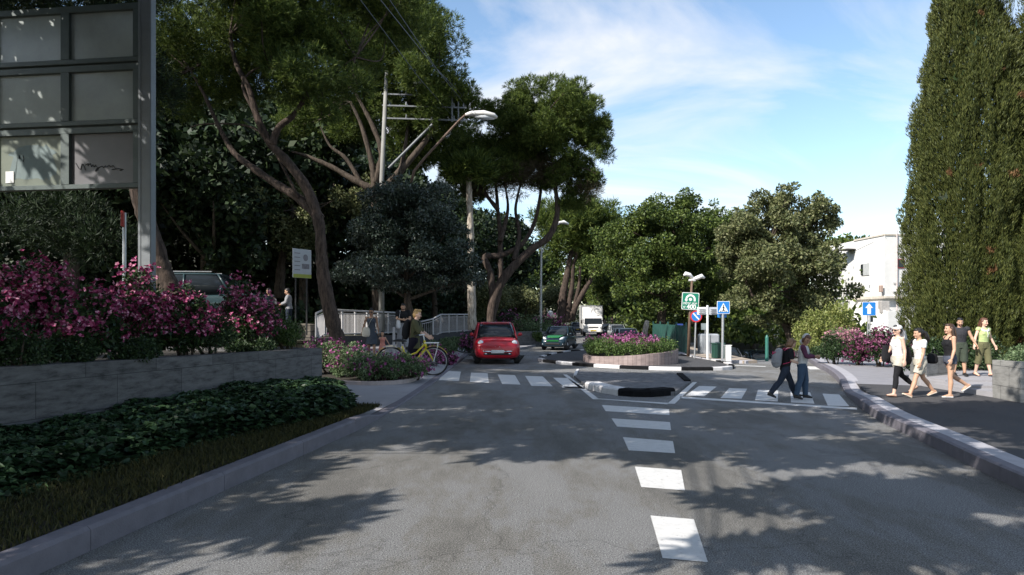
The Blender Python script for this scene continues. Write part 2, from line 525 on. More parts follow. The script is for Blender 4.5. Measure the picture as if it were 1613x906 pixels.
M['cypress'] = leaf_mat('cypress_sprays', [(.036, .048, .012), (.06, .075, .017), (.092, .106, .025), (.128, .138, .036), (.05, .064, .018)], .6, .15)
M['cypress_dry'] = leaf_mat('dry_cypress_sprays', [(.14, .07, .03), (.20, .11, .05)], .7, .1)
M['azalea_leaf'] = leaf_mat('azalea_leaves', [(.014, .032, .012), (.025, .05, .016), (.045, .08, .022)], .5, .15)
M['azalea_flower'] = leaf_mat('magenta_petals', [(.15, .010, .055), (.24, .018, .085), (.34, .04, .14), (.50, .13, .26), (.20, .012, .07), (.72, .36, .48)], .6, .2)
M['purple_flower'] = leaf_mat('purple_petals', [(.10, .010, .055), (.17, .022, .10), (.26, .05, .17), (.46, .19, .34)], .6, .2)
M['oleander_flower'] = leaf_mat('dark_purple_petals', [(.06, .008, .03), (.10, .014, .055), (.16, .03, .09), (.34, .14, .22)], .6, .2)
M['pink_flower'] = leaf_mat('pink_petals', [(.48, .22, .28), (.60, .34, .38), (.40, .16, .22)], .55, .3)
M['shrub'] = leaf_mat('grey_green_leaves', [(.09, .145, .062), (.15, .215, .10), (.24, .30, .16), (.07, .115, .048)], .5, .25)
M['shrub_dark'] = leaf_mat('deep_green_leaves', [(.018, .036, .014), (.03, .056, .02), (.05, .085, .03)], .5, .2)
M['shrub_yellow'] = leaf_mat('yellow_green_leaves', [(.10, .13, .03), (.17, .21, .05), (.25, .28, .08), (.33, .34, .12)], .5, .3)
M['hedge'] = leaf_mat('hedge_leaves', [(.03, .06, .014), (.055, .10, .022), (.085, .14, .034), (.12, .17, .05)], .5, .22)
M['ivy'] = leaf_mat('ivy_leaves', [(.014, .034, .014), (.022, .05, .02), (.034, .07, .028), (.055, .10, .042)], .45, .12)
M['grass'] = leaf_mat('verge_grass', [(.018, .022, .006), (.03, .034, .008), (.048, .048, .012), (.075, .068, .02)], .7, .2)
# ------------------------------------------------------------------ ground, roads, kerbs, pavements
def sstep(a, b, x):
    t = min(1, max(0, (x - a) / (b - a)))
    return t * t * (3 - 2 * t)

def gh(x, y):
    """height of the ground: level, with a side street running downhill on the right and far wooded slopes"""
    h = -0.03
    h -= 1.62 * sstep(28.5, 43, y) * sstep(9.0, 10.2, x) * (1 - sstep(17, 22, x)) * (1 - sstep(70, 110, y))
    h += 9 * sstep(110, 300, y) * (1 - .6 * sstep(5, 20, x) * (1 - sstep(40, 70, x)))
    h += 9 * sstep(-14, -70, x) * sstep(10, 40, y)
    h += 9 * sstep(56, 100, y) * sstep(4, -14, x)
    return h

def ground_mesh():
    xs = sorted(set(list(np.arange(-40, 60, 1.0)) + [-400, -300, -220, -160, -120, -90, -70, -55, 75, 95, 120, 160, 220, 300, 420]))
    ys = sorted(set(list(np.arange(-20, 100, 1.0)) + [-80, -50, -30, 110, 125, 150, 180, 220, 280, 350, 450, 600, 900]))
    V = np.array([(x, y, gh(x, y)) for y in ys for x in xs])
    nx = len(xs)
    F = np.array([(j * nx + i, j * nx + i + 1, (j + 1) * nx + i + 1, (j + 1) * nx + i) for j in range(len(ys) - 1) for i in range(nx - 1)])
    return from_np("ground", V, F, M['earth'], smooth=True)
tag(link("ground", ground_mesh()), kind="structure")

def kerb_x(y): return -3.48 + .143 * (y - 5.15)
LK = [(kerb_x(-8), -8), (kerb_x(0), 0), (kerb_x(6), 6), (-2.57, 11.5)]
LK2 = [(-2.57, 11.5), (-2.46, 12.8), (-2.34, 15.5), (-2.23, 19.4), (-2.2, 22.5), (-2.18, 26.5), (-2.1, 32.7), (-2.0, 38.0)]
RK = [(4.9, -8), (4.95, 0), (5.2, 4.6), (5.55, 7.57), (6.1, 10.1), (6.64, 12.6), (7.37, 14.9), (8.28, 17.4), (9.3, 19.9), (10.5, 23.2), (11.5, 26.5), (13.0, 31.2), (14.2, 36)]
ISL = [(9.2, 44), (8.8, 38.2), (8.2, 34.3), (8.05, 30.9), (8.3, 29.0), (9.1, 27.9), (9.75, 28.2)]

road = [(-5.6, -14)] + LK + LK2[1:] + [(.4, 39), (2.1, 46), (6.6, 77), (12, 120), (14, 150)] + \
       [(21, 150), (19, 120), (15, 80), (11.2, 55)] + ISL + [(10.0, 29.6), (13.2, 31.6)] + [(p[0] + .12, p[1]) for p in catmull(RK[:-1], 6)][::-1] + [(5.0, -14)]
b = MB(); b.sheet(road, 0.0)
tag(b.build("road", M['asphalt']), kind="structure")
# side street that falls away to the right
b = MB()
st = [(9.9, 12.9 + .3, 29.4), (10.1, 13.6, 33), (10.3, 14.6, 37), (10.7, 15.2, 41), (11.2, 15.8, 46), (12.5, 17.5, 56), (14.5, 20, 70)]
vs = []
for x0, x1, y in st:
    for k in range(5):
        x = x0 + (x1 - x0) * k / 4
        vs.append((x, y, max(gh(x0 + .9, y), gh(x1 - .4, y), gh((x0 + x1) / 2, y)) + .035))
b.add(vs, [(i * 5 + k, i * 5 + k + 1, i * 5 + k + 6, i * 5 + k + 5) for i in range(len(st) - 1) for k in range(4)])
tag(b.build("side_street", M['asphalt']), kind="structure")

def stones(path, prof, L, gap=.008, mi=0, closed=False, mis=None, mbo=None):
    """kerb stones of length L laid along a path, with open joints"""
    P = [Vector((p[0], p[1], p[2] if len(p) > 2 else 0)) for p in catmull(path, 12, closed)]
    if closed: P.append(P[0].copy())
    s = [0]
    for i in range(1, len(P)): s.append(s[-1] + (P[i].xy - P[i - 1].xy).length)
    def at(t):
        for i in range(1, len(s)):
            if s[i] >= t:
                u = (t - s[i - 1]) / max(1e-9, s[i] - s[i - 1])
                return P[i - 1].lerp(P[i], u)
        return P[-1]
    mb = mbo or MB()
    n = max(1, round(s[-1] / L)); step = s[-1] / n
    for i in range(n):
        a, e = i * step + gap / 2, (i + 1) * step - gap / 2
        k = max(2, int((e - a) / .35) + 1)
        mb.sweep([at(a + (e - a) * q / (k - 1)) for q in range(k)], prof, mi=mi if mis is None else mis[i % len(mis)])
    return mb

b = stones(LK, [(0, -.02), (0, .17), (-.03, .2), (-.19, .2), (-.19, .05)], 2.0)
tag(b.build("left_kerb", M['kerb']), kind="structure")
ramp_z = [(-2.57, 11.5, 0), (-2.5, 12.3, -.03), (-2.45, 13.2, -.15), (-2.34, 15.5, -.165), (-2.23, 19.4, -.165), (-2.2, 22.5, -.16), (-2.18, 26.5, -.12), (-2.1, 32.7, -.08), (-2.0, 38, -.06)]
b = stones(ramp_z, [(0, -.02), (0, .18), (-.02, .2), (-.19, .2), (-.19, .02)], 1.6)
tag(b.build("flush_kerb", M['kerb']), kind="structure")
RKz = [(x, y, -.11 * math.exp(-((y - 17.2) / 1.3) ** 2)) for x, y in RK]
b = stones(RKz, [(0, -.02), (0, .16), (.03, .18), (.17, .18), (.17, .05)], 1.0)
stones(RKz, [(.173, .05), (.173, .178), (.44, .176), (.44, .05)], .34, gap=.004, mi=1, mbo=b)
tag(b.build("right_kerb", [M['kerb'], M['kerb_light']]), kind="structure")
b = stones(ISL, [(0, -.02), (0, .1), (-.02, .12), (-.2, .12), (-.2, .02)], 1.0)
tag(b.build("far_kerb", M['kerb_light']), kind="structure")

# right pavement
pin = [(x + .4, y) for x, y in RK]
b = MB(); b.prism(pin + [(40, 36), (40, -8)], -.05, .14)
tag(b.build("right_pavement", M['asphalt_dark']), kind="structure")
b = MB(); b.sheet([(8.95, 18.1), (9.72, 19.95), (10.92, 23.25), (11.92, 26.5), (13.4, 31.2), (25, 31), (25, 17.6), (10.8, 17.4)], .145)
tag(b.build("paved_path", M['paving']), kind="structure")
# pavement with the signs
b = MB(); b.prism([(x + .15, y) for x, y in ISL] + [(9.9, 29.4), (10.1, 34), (10.4, 44)], -1.7, .115)
tag(b.build("sign_pavement", mat("sandy_pavement", (.34, .28, .22), .85, var=.15, scale=3, bump=.2)), kind="structure")

# left pavement: flat by the road, climbing to the ramp behind
LV = [(-2.72, 12.3, .05), (-2.53, 15.5, .03), (-2.42, 19.4, .03), (-2.39, 22.5, .04), (-2.37, 26.5, .08), (-2.29, 32.7, .12), (-2.19, 38, .14),
      (-3.4, 12.6, .12), (-4.2, 15.2, .1), (-4.3, 19.4, .08), (-4.3, 22.5, .14), (-4.3, 26, .50), (-4.3, 32, .62), (-4.3, 38, .6),
      (-5.2, 16.6, .12), (-6.2, 19.5, .14), (-6.3, 22.5, .22), (-6.4, 26.0, .58), (-6.6, 31, .68),
      (-8.6, 17, .14), (-8.6, 20, .2), (-8.6, 22.5, .4), (-8.6, 26, .8)]
LF = [(0, 1, 8, 7), (1, 2, 9, 8), (2, 3, 10, 9), (3, 4, 11, 10), (4, 5, 12, 11), (5, 6, 13, 12), (8, 9, 15, 14), (9, 10, 16, 15), (10, 11, 17, 16), (11, 12, 18, 17),
      (14, 15, 20, 19), (15, 16, 21, 20), (16, 17, 22, 21), (7, 8, 14)]
b = MB(); b.add(LV, LF)
tag(b.build("left_pavement", M['paving_light']), kind="structure")
# verge between kerb and planter wall
b = MB(); b.sheet([(kerb_x(-8) - .19, -8, .17), (kerb_x(6) - .19, 6, .17), (-2.76, 11.5, .17), (-3.3, 13.6, .13), (-4.45, 16.3, .13), (-6.6, 9.0, .2), (-9.5, -1, .2), (-9.5, -8, .2)])
tag(b.build("verge", M['soil']), kind="structure")

# pavement apron on the far left side of the roundabout
b = MB(); b.prism([(.4, 39), (2.0, 46), (6.4, 77), (4, 77), (-.5, 46), (-2.0, 39.5)], -.05, .11)
tag(b.build("far_pavement", M['paving_light']), kind="structure")

# raised bank behind the ramp
BK = [(-7.3, 26.05), (-6.75, 28.2), (-6.3, 35.2), (-6.1, 38.5), (-4.2, 40.5), (-3.0, 46), (1, 70), (3, 100)]
rows = []
for i, (x, y) in enumerate(BK):
    rows.append([(x, y, 1.0), (x - 5, y + 1.2, 1.25), (x - 10, y + 1.5, 1.6), (x - 25, y + 2, 2.2), (x - 70, y + 4, 7)])
rows.insert(0, [(-7.4, 25.9, 1.0), (-9.2, 22, 1.0), (-13, 19, 1.4), (-25, 17, 2.0), (-70, 15, 6)])
b = MB()
vs = [p for r in rows for p in r]
b.add(vs, [(i * 5 + k, i * 5 + k + 1, i * 5 + k + 6, i * 5 + k + 5) for i in range(len(rows) - 1) for k in range(4)])
tag(b.build("wooded_bank", M['earth'], smooth=True), kind="structure")

# ------------------------------------------------------------------ road markings
ZL = [[(700, 584), (726, 585.5), (723, 600), (691, 599)], [(742, 587), (768, 588), (770, 603), (740, 601.6)], [(784, 590), (811, 591), (820, 606), (791, 605)],
      [(827, 592), (855, 593), (870.5, 608.6), (837, 608)], [(871, 595), (894.5, 595.5), (920.5, 612), (890.5, 611)],
      [(1101, 608), (1129, 609), (1109, 624.5), (1080, 623)], [(1148.5, 611.5), (1177, 612.4), (1168, 628), (1135, 627)], [(1194, 614), (1226, 615), (1225, 632.5), (1189, 630.5)],
      [(1245, 617), (1276, 618), (1283, 636), (1246, 634)], [(1295.5, 620), (1322, 621.5), (1338, 640), (1304, 639)]]
CH = [[(948, 638), (1054, 644.6), (1054.6, 654), (954, 647.6)], [(963, 659), (1055.4, 665), (1057, 677.6), (972, 672)], [(981, 688.6), (1060, 695), (1063.5, 714), (990.5, 709.4)],
      [(1000, 735), (1073, 740.5), (1079, 772.6), (1010, 767)], [(1024.6, 812), (1093, 818), (1115, 885.5), (1043.7, 879)]]
LN = [[(887, 590), (893, 590), (944, 629), (934, 629)], [(1091, 602), (1098, 602), (1063, 636), (1051, 636)], [(934, 628), (944, 628), (1053, 634.6), (1051, 637)],
      [(1071, 624.5), (1072, 627.3), (1350, 645.5), (1350, 642.5)], [(885, 608.5), (921, 610.5), (921, 612.5), (885, 610.5)],
      [(1268, 577), (1284, 577.5), (1292, 582), (1276, 582)], [(1072, 570), (1124, 573), (1124, 574), (1072, 571.2)], [(1158, 575.2), (1206, 577), (1206, 578), (1158, 576)]]
for nm, lst in (("crossing_stripes", ZL), ("island_stripes", CH), ("road_lines", LN)):
    b = MB()
    for q in lst: b.sheet([G(x, y, .004) for x, y in q], .004)
    tag(b.build(nm, M['paint_white']), kind="structure")

# splitter island in the middle of the road
isl = [G(904, 594), G(908, 585.5), G(1074, 592), G(1088, 603.5), G(1063, 623), G(1020, 624.5), G(972, 621), G(923, 610)]
ISM = block_mat("island_pavers", (.15, .147, .15), .22, .11, .006, (.07, .07, .07), .12, .8, plane='XY')
b = MB(); b.prism([p.xy for p in isl], -.02, [.05, .05, .05, .05, .09, .09, .09, .07])
tag(b.build("traffic_island", ISM), kind="structure")
fr = [G(921.5, 611.5), G(945, 618.5), G(973, 623.5), G(1020, 626), G(1064, 622.5)]
b = MB(); fp = catmull(fr, 6)
pr = [(0, -.01), (0, .13), (-.04, .17), (-.38, .17), (-.40, .04)]
stones(fp[:13], pr, .62, .012, 0, mbo=b); stones(fp[12:], pr, .72, .012, 1, mbo=b)
b.sweep([G(1075, 592.2), G(1088, 603.8)], [(.0, -.01), (0, .1), (.18, .1), (.18, -.01)], mi=1)
b.sweep([G(903.5, 594.2), G(908.5, 585)], [(0, -.01), (0, .085), (.08, .085), (.08, -.01)], mi=0)
tag(b.build("island_kerb", [M['kerb_white'], M['paint_black']]), kind="structure")
b = MB(); b.sheet([G(912, 590.2, .098), G(1074, 596.4, .098), G(1083, 602.6, .098), G(1079, 604, .098), G(906, 594.6, .098)], None)
# roundabout apron with a black and white kerb
RB = [(1.13, 29.9), (1.75, 27.8), (2.94, 26.1), (4.73, 24.7), (6.5, 24.3), (7.75, 24.8), (8.35, 26.8), (8.3, 30), (7.5, 34.5), (5.6, 37.6), (3.5, 37.2), (1.9, 33.8)]
ring = catmull(RB, 8, True)
b = MB(); b.sheet([(p[0], p[1]) for p in ring], .07)
tag(b.build("roundabout_apron", M['asphalt_dark']), kind="structure")
b = stones(RB, [(.02, -.01), (.02, .1), (0, .12), (-.16, .12), (-.16, .05)], 1.12, gap=0, closed=True, mis=[0, 1])
b.f = [f for f in b.f]
tag(b.build("roundabout_kerb", [M['kerb_white'], M['paint_black']]), kind="structure")

# ------------------------------------------------------------------ planters, walls, steps
M['stone'] = block_mat("grey_stone_blocks", (.115, .112, .112), 1.35, .5, .007, (.05, .05, .05), .12, .72, .42, stain=.62)
M['stone2'] = block_mat("pale_stone_blocks", (.27, .265, .25), .62, .42, .008, (.12, .12, .115), .12, .75, .5, stain=.35)
M['brick'] = block_mat("pinkish_paver_wall", (.30, .235, .22), .16, .6, .007, (.17, .13, .12), .1, .8, 0, stain=.25)
M['charcoal'] = mat("charcoal_wall", (.05, .05, .054), .8, var=.15, scale=2, bump=.15)
M['rubble'] = block_mat("rubble_stone", (.16, .14, .115), .35, .22, .02, (.05, .045, .04), .3, .9, .37)
M['white_wall'] = mat("white_plaster", (.68, .665, .635), .85, var=.07, scale=1.3, bump=.08)

def wall_local(name, label, cat, p0, p1, z0, z1a, z1b, th, m, kind=None, cap=None):
    """straight wall from p0 to p1, thickness to the left of travel, in its own frame"""
    d = Vector((p1[0] - p0[0], p1[1] - p0[1])); L = d.length
    rz = math.atan2(d.y, d.x)
    r = thing(name, label, cat, (p0[0], p0[1], 0), rz)
    mb = MB()
    vs = [(0, 0, z0), (L, 0, z0), (L, th, z0), (0, th, z0), (0, 0, z1a), (L, 0, z1b), (L, th, z1b), (0, th, z1a)]
    mb.add(vs, [(3, 2, 1, 0), (4, 5, 6, 7), (0, 1, 5, 4), (1, 2, 6, 5), (2, 3, 7, 6), (3, 0, 4, 7)])
    mb.build("wall", m, r)
    return r, L

# long grey planter wall on the left
PW0, PW1 = Vector((-8.35, 3.0)), Vector((-4.46, 16.4))
r, L = wall_local("planter_wall", "long grey stone block planter wall holding the magenta bushes behind the ivy", "planter", PW0, PW1, .05, 1.30, 1.15, .28, M['stone'])
mb = MB()
mb.add([(L - .28, .28, .05), (L, .28, .05), (L, 4.2, .05), (L - .28, 4.2, .05), (L - .28, .28, 1.147), (L, .28, 1.147), (L, 4.2, 1.147), (L - .28, 4.2, 1.147)],
       [(3, 2, 1, 0), (4, 5, 6, 7), (0, 1, 5, 4), (1, 2, 6, 5), (2, 3, 7, 6), (3, 0, 4, 7)])
mb.build("end_wall", M['stone'], r)
mb = MB(); mb.sheet([(0, .28, 1.2), (L - .28, .28, 1.05), (L - .28, 4.2, 1.05), (0, 6, 1.2)])
mb.build("soil", M['soil'], r)

# brick planter on the roundabout
def oval(cx, cy, rx, ry, n=48): return [(cx + rx * math.cos(2 * PI * k / n), cy + ry * math.sin(2 * PI * k / n)) for k in range(n)]
PCX, PCY, PRX, PRY = 4.78, 28.35, 1.88, 2.5
r = thing("brick_planter", "low round planter of upright pinkish bricks in the middle of the roundabout", "planter", (PCX, PCY, 0))
mb = MB()
def ptop(x): return .46 + .075 * (x - PCX)
out = oval(0, 0, PRX, PRY); inn = oval(0, 0, PRX - .22, PRY - .22)
n = len(out); vs = []
for (ox, oy), (ix, iy) in zip(out, inn):
    vs += [(ox, oy, .05), (ox, oy, ptop(ox + PCX)), (ix, iy, ptop(ox + PCX)), (ix, iy, .2)]
fs = []
for i in range(n):
    j = (i + 1) % n
    for q in range(3): fs.append((i * 4 + q, j * 4 + q, j * 4 + q + 1, i * 4 + q + 1))
mb.add(vs, fs); mb.build("wall", M['brick'], r)
mb = MB(); mb.sheet([(x, y, .3) for x, y in inn]); mb.build("soil", M['soil'], r)

# pink kerb round the left flower bed
bedk = [(-7.4, 24.6, .32), (-6.6, 21.9, .14), (-5.5, 19.6, .08), (-4.6, 18.7, .07), (-3.6, 18.6, .06), (-2.95, 19.4, .05), (-2.75, 20.6, .05)]
b = MB(); b.sweep([tuple(p) for p in catmull(bedk, 6)], [(.06, -.1), (.06, .1), (-.1, .1), (-.1, -.1)])
tag(b.build("bed_kerb", M['kerb_pink']), kind="structure")
b = MB(); bk = [tuple(p) for p in catmull(bedk, 6)]
bs_ = [(p[0], p[1], p[2] + .06) for p in bk] + [(-2.9, 21.6, .14), (-4.2, 21.3, .16), (-5.4, 22.4, .3), (-6.6, 24.6, .45)]
b.sheet(bs_)
tag(b.build("flower_bed", M['soil']), kind="structure")

# retaining wall under the ramp and rubble wall beyond it
r, L = wall_local("ramp_wall", "dark charcoal retaining wall under the first pale railing", "wall", (-7.35, 26.0), (-6.75, 28.1), 0, 1.02, 1.1, .25, M['charcoal'])
mb = MB(); mb.add([(L, 0, 0), (L + 7.2, -1.2, 0), (L + 7.2, -.95, 0), (L, .25, 0), (L, 0, 1.1), (L + 7.2, -1.2, .98), (L + 7.2, -.95, .98), (L, .25, 1.1)],
                 [(3, 2, 1, 0), (4, 5, 6, 7), (0, 1, 5, 4), (1, 2, 6, 5), (2, 3, 7, 6), (3, 0, 4, 7)])
mb.build("long_wall", M['charcoal'], r)
wall_local("rubble_wall", "rough brown rubble wall left of the first railing", "wall", (-10.4, 26.2), (-7.45, 25.8), 0, 1.75, 1.6, .4, M['rubble'])
wall_local("grey_planter", "dark grey planter wall between the red car and the green car", "planter", (-.6, 41.2), (2.15, 44.5), 0, .95, .95, .3, M['stone'])

# steps and planters at the right edge
r = thing("stone_steps", "three shallow grey stone steps under the couple holding hands", "steps", (10.4, 15.4, .13))
mb = MB()
for k, (zt, off) in enumerate(((.12, 0), (.18, .85), (.24, 1.7))):
    a0, a1 = Vector((10.41, 15.1)), Vector((10.35, 17.0))
    poly = [(10.42, 15.1 + off), (10.32, 17.1 + off * .62), (13.5, 20.5), (15.5, 18.5), (15.0, 15.1 + off)]
    mb.prism([(x - 10.4, y - 15.4) for x, y in poly], -.03, zt)
mb.build("treads", M['paving_light'], r)
r, L = wall_local("corner_planter", "pale stone planter with a bushy shrub at the right edge of the photo", "planter", (10.42, 15.15), (10.3, 14.15), .1, .95, .97, .25, M['stone2'])
r.name = "stone_planter"
mb = MB()
mb.box((L - .125 + .003, 1.85, .53), (.25, 3.2, .86)); mb.box((.12, 1.85, .5), (.24, 3.2, .8))
mb.build("side_wall", M['stone2'], r)
mb = MB(); mb.box((L / 2, 1.7, .8), (L - .1, 3.2, .1)); mb.build("soil", M['soil'], r)
wall_local("low_wall", "low dark stone wall end behind the three walking women", "wall", (10.45, 17.6), (11.6, 18.4), .1, .84, .84, .4, M['stone2'])
# ------------------------------------------------------------------ plants
def unit(n, rng):
    v = rng.normal(size=(n, 3)); return v / np.linalg.norm(v, axis=1)[:, None]

def blades(P, D, L, Wd, rng, curl=0.0):
    """one diamond leaf per point P along D"""
    n = len(P)
    L = np.broadcast_to(L, (n,))[:, None]; Wd = np.broadcast_to(Wd, (n,))[:, None]
    s = np.cross(D, unit(n, rng)); s /= np.maximum(1e-6, np.linalg.norm(s, axis=1))[:, None]
    nrm = np.cross(s, D)
    mid = P + D * L * .45 + nrm * L * curl
    V = np.stack([P, mid + s * Wd * .5, P + D * L, mid - s * Wd * .5], 1).reshape(-1, 3)
    return V, np.arange(4 * n).reshape(n, 4)

def clumps_pts(cl, n, rng, shell=.55):
    """n points spread through ellipsoidal clumps (x y z rx ry rz), denser towards their skins"""
    cl = np.array(cl, float)
    w = (cl[:, 3] * cl[:, 4] * cl[:, 5]) ** (2 / 3); w /= w.sum()
    k = rng.choice(len(cl), n, p=w)
    u = unit(n, rng)
    rad = rng.random(n) ** (1 / 3)
    rad = np.where(rng.random(n) < shell, .78 + .3 * rng.random(n), rad)
    return cl[k, :3] + u * cl[k, 3:] * rad[:, None], u

def subclumps(cl, k, fr, rng, up=.2, jitter=.15):
    """smaller clumps scattered over bigger ones: gives an uneven outline with gaps"""
    out = []
    for c in cl:
        c = np.array(c, float)
        u = unit(k, rng)
        u[:, 2] = u[:, 2] * (1 - up) + up * np.abs(u[:, 2])
        for q in u:
            f = fr * (.6 + .8 * rng.random())
            r = c[3:] * f
            p = c[:3] + q * c[3:] * (1 - f * .75) * (1 + jitter * rng.normal())
            out.append((*p, *np.maximum(r, .25 * r.max())))
    return out

def leaf_crown(name, cl, n, size, m, rng, aspect=.5, shell=.5, droop=0.0, out=.6, mats2=None, frac2=0.0):
    P, u = clumps_pts(cl, n, rng, shell)
    D = u * out + unit(n, rng) + np.array([0, 0, -droop])
    D /= np.linalg.norm(D, axis=1)[:, None]
    L = size * (.65 + .7 * rng.random(n))
    V, F = blades(P, D, L, L * aspect, rng, .08)
    return from_np(name, V, F, m if mats2 is None else [m, mats2], None if mats2 is None else (rng.random(n) < frac2).astype(np.int32))

def needle_crown(name, cl, n, blades_per, size, m, rng, width=.09, shell=.6, m2=None, frac2=0.0):
    P, u = clumps_pts(cl, n, rng, shell)
    axis = u * .7 + unit(n, rng) * .5 + np.array([0, 0, .45])
    axis /= np.linalg.norm(axis, axis=1)[:, None]
    P = np.repeat(P, blades_per, 0); axis = np.repeat(axis, blades_per, 0)
    k = len(P)
    D = axis + unit(k, rng) * .75; D /= np.linalg.norm(D, axis=1)[:, None]
    L = size * (.6 + .7 * rng.random(k))
    P = P + axis * (size * .9 * rng.random(k))[:, None]
    V, F = blades(P, D, L, size * width * (.7 + .6 * rng.random(k)), rng, .05)
    mi = None
    if m2 is not None: mi = np.repeat((rng.random(n) < frac2).astype(np.int32), blades_per)
    return from_np(name, V, F, m if m2 is None else [m, m2], mi)

def wiggle(pts, rng, a):
    return [Vector(p) + Vector(rng.normal(size=3) * a) for p in pts]

def trunk_mesh(name, limbs, m, n=10, rng=RNG):
    """limbs: (points, radii at the points)"""
    mb = MB()
    for pts, rad in limbs:
        p4 = [(*p, r) for p, r in zip(pts, rad)]
        c = catmull(p4, 6)
        P = [Vector(q[:3]) for q in c]
        rr = [max(.012, q[3] * (1 + .07 * rng.normal())) for q in c]
        mb.tube(P, rr, n)
    return mb.mesh(name, m, True)

def tree(name, label, cat, base, limbs, bark, crowns, group=None):
    """limbs and crowns are built in world space under an Empty at the foot"""
    r = thing(name, label, cat, base, 0, group)
    link("trunk", trunk_mesh("trunk", limbs, bark), r, True)
    for nm, me in crowns: link(nm, me, r, True)
    return r

def px_limb(pl, d, r0, r1, rng=RNG, dd=0.0):
    n = len(pl)
    P = [A(x, y, d + dd * i / (n - 1)) for i, (x, y) in enumerate(pl)]
    return P, [r0 + (r1 - r0) * i / (n - 1) for i in range(n)]

def px_cl(lst, d):
    """crown clumps given as pixel centre, pixel radii and depth offset / depth radius"""
    o = []
    for x, y, rx, ry, dd, rd in lst:
        p = A(x, y, d + dd); s = (d + dd) / FOC
        o.append((p.x, p.y, p.z, rx * s, rd, ry * s))
    return o

def twigs(cl, roots, rng, r=.03):
    """thin branches running from limb ends into the clumps"""
    out = []
    for c in cl:
        c = np.array(c[:3])
        q = min(roots, key=lambda p: (Vector(c) - p).length)
        mid = (Vector(c) + q) / 2 + Vector(rng.normal(size=3) * .25)
        out.append(([q, mid, Vector(c)], [r * 2, r * 1.3, r * .5]))
    return out

rng = np.random.default_rng(5)
# the leaning pine at the left
d = 23.5
pineA = px_cl([(470, 40, 80, 60, 0, 2.2), (560, 70, 70, 60, 1, 2.2), (390, 70, 80, 60, 1.5, 2.2), (300, 60, 80, 70, 2, 2.4), (500, 130, 70, 45, -.5, 1.8), (330, -40, 120, 60, 1, 3),
               (420, -50, 110, 60, 0, 2.6), (560, -20, 90, 60, 1, 2.4), (280, 140, 60, 60, 2.5, 1.8), (440, 120, 60, 40, 1.0, 1.8), (505, 178, 26, 14, -1, .7), (230, 60, 70, 80, 3, 2), (350, 130, 60, 45, 2, 1.8), (620, 20, 60, 50, 1.5, 2), (410, 10, 80, 60, 1, 2.4)], d)
subA = subclumps(pineA, 16, .36, rng)
limbsA = [px_limb([(552, 590), (536, 548), (520, 490), (510, 440), (506, 400), (502, 350), (482, 295), (448, 250), (425, 225), (405, 185), (392, 140), (372, 100), (362, 55)], d, .275, .06),
          px_limb([(505, 345), (470, 312), (432, 288), (395, 262), (368, 240), (345, 200), (322, 150), (300, 110)], d, .17, .04, dd=1.2),
          px_limb([(428, 228), (440, 200), (462, 182), (482, 150), (500, 110)], d, .14, .04),
          px_limb([(405, 185), (382, 135), (400, 110), (425, 105)], d, .06, .02),
          px_limb([(470, 312), (430, 235), (395, 200), (330, 195), (300, 200)], d, .05, .02, dd=2),
          px_limb([(482, 150), (520, 120), (560, 90)], d, .06, .03)]
endsA = [A(362, 55, d), A(300, 110, d + 1.2), A(500, 110, d), A(560, 90, d), A(425, 105, d), A(400, 160, d)]
limbsA += twigs(subA[::6], endsA, rng, .018)
tree("pine_tree", "tall leaning umbrella pine with forked reddish trunk rising from the left flower bed", "pine tree", A(552, 590, d), limbsA, M['bark_pine'],
     [("crown", needle_crown("crown", subA, 42000, 9, .17, M['pine'], rng, .12))])
# the pine behind the utility pole
d = 34
pineB = px_cl([(640, 60, 55, 50, 0, 2.4), (690, 70, 40, 50, -1, 2), (600, 110, 60, 50, 1, 2.4), (660, 130, 55, 45, 0, 2.2), (705, 165, 42, 40, 0, 1.8), (560, 150, 55, 40, 2, 2.2), (625, 190, 60, 35, 1.5, 2.2),
               (680, 205, 45, 30, 1, 1.8), (620, 10, 60, 40, 0, 2.4), (725, 150, 28, 34, 0, 1.4), (540, 60, 50, 50, 3, 2), (500, 170, 50, 40, 3, 2), (590, 60, 60, 50, 1, 2.2), (545, 210, 50, 35, 3, 2), (470, 200, 50, 40, 4, 2), (650, 240, 40, 30, 2, 1.8)], d)
subB = subclumps(pineB, 15, .36, rng)
limbsB = [px_limb([(596, 540), (594, 430), (592, 330), (590, 290), (585, 255), (570, 200), (552, 160)], d, .30, .06),
          px_limb([(590, 300), (560, 285), (520, 262), (480, 245), (455, 238)], d, .2, .05),
          px_limb([(590, 290), (602, 245), (590, 205), (570, 165), (555, 140)], d, .2, .05),
          px_limb([(594, 310), (630, 270), (668, 225), (690, 190), (700, 160)], d, .22, .05),
          px_limb([(570, 290), (545, 250), (520, 230), (505, 200)], d, .12, .03), px_limb([(630, 270), (640, 220), (645, 150)], d, .12, .04)]
limbsB += twigs(subB[::6], [A(552, 160, d), A(700, 160, d), A(645, 150, d), A(555, 140, d)], rng, .02)
tree("pine_tree", "broad pine with a many-branched trunk standing behind the concrete utility pole", "pine tree", A(596, 540, d), limbsB, M['bark_dark'],
     [("crown", needle_crown("crown", subB, 34000, 9, .21, M['pine'], rng, .13))])
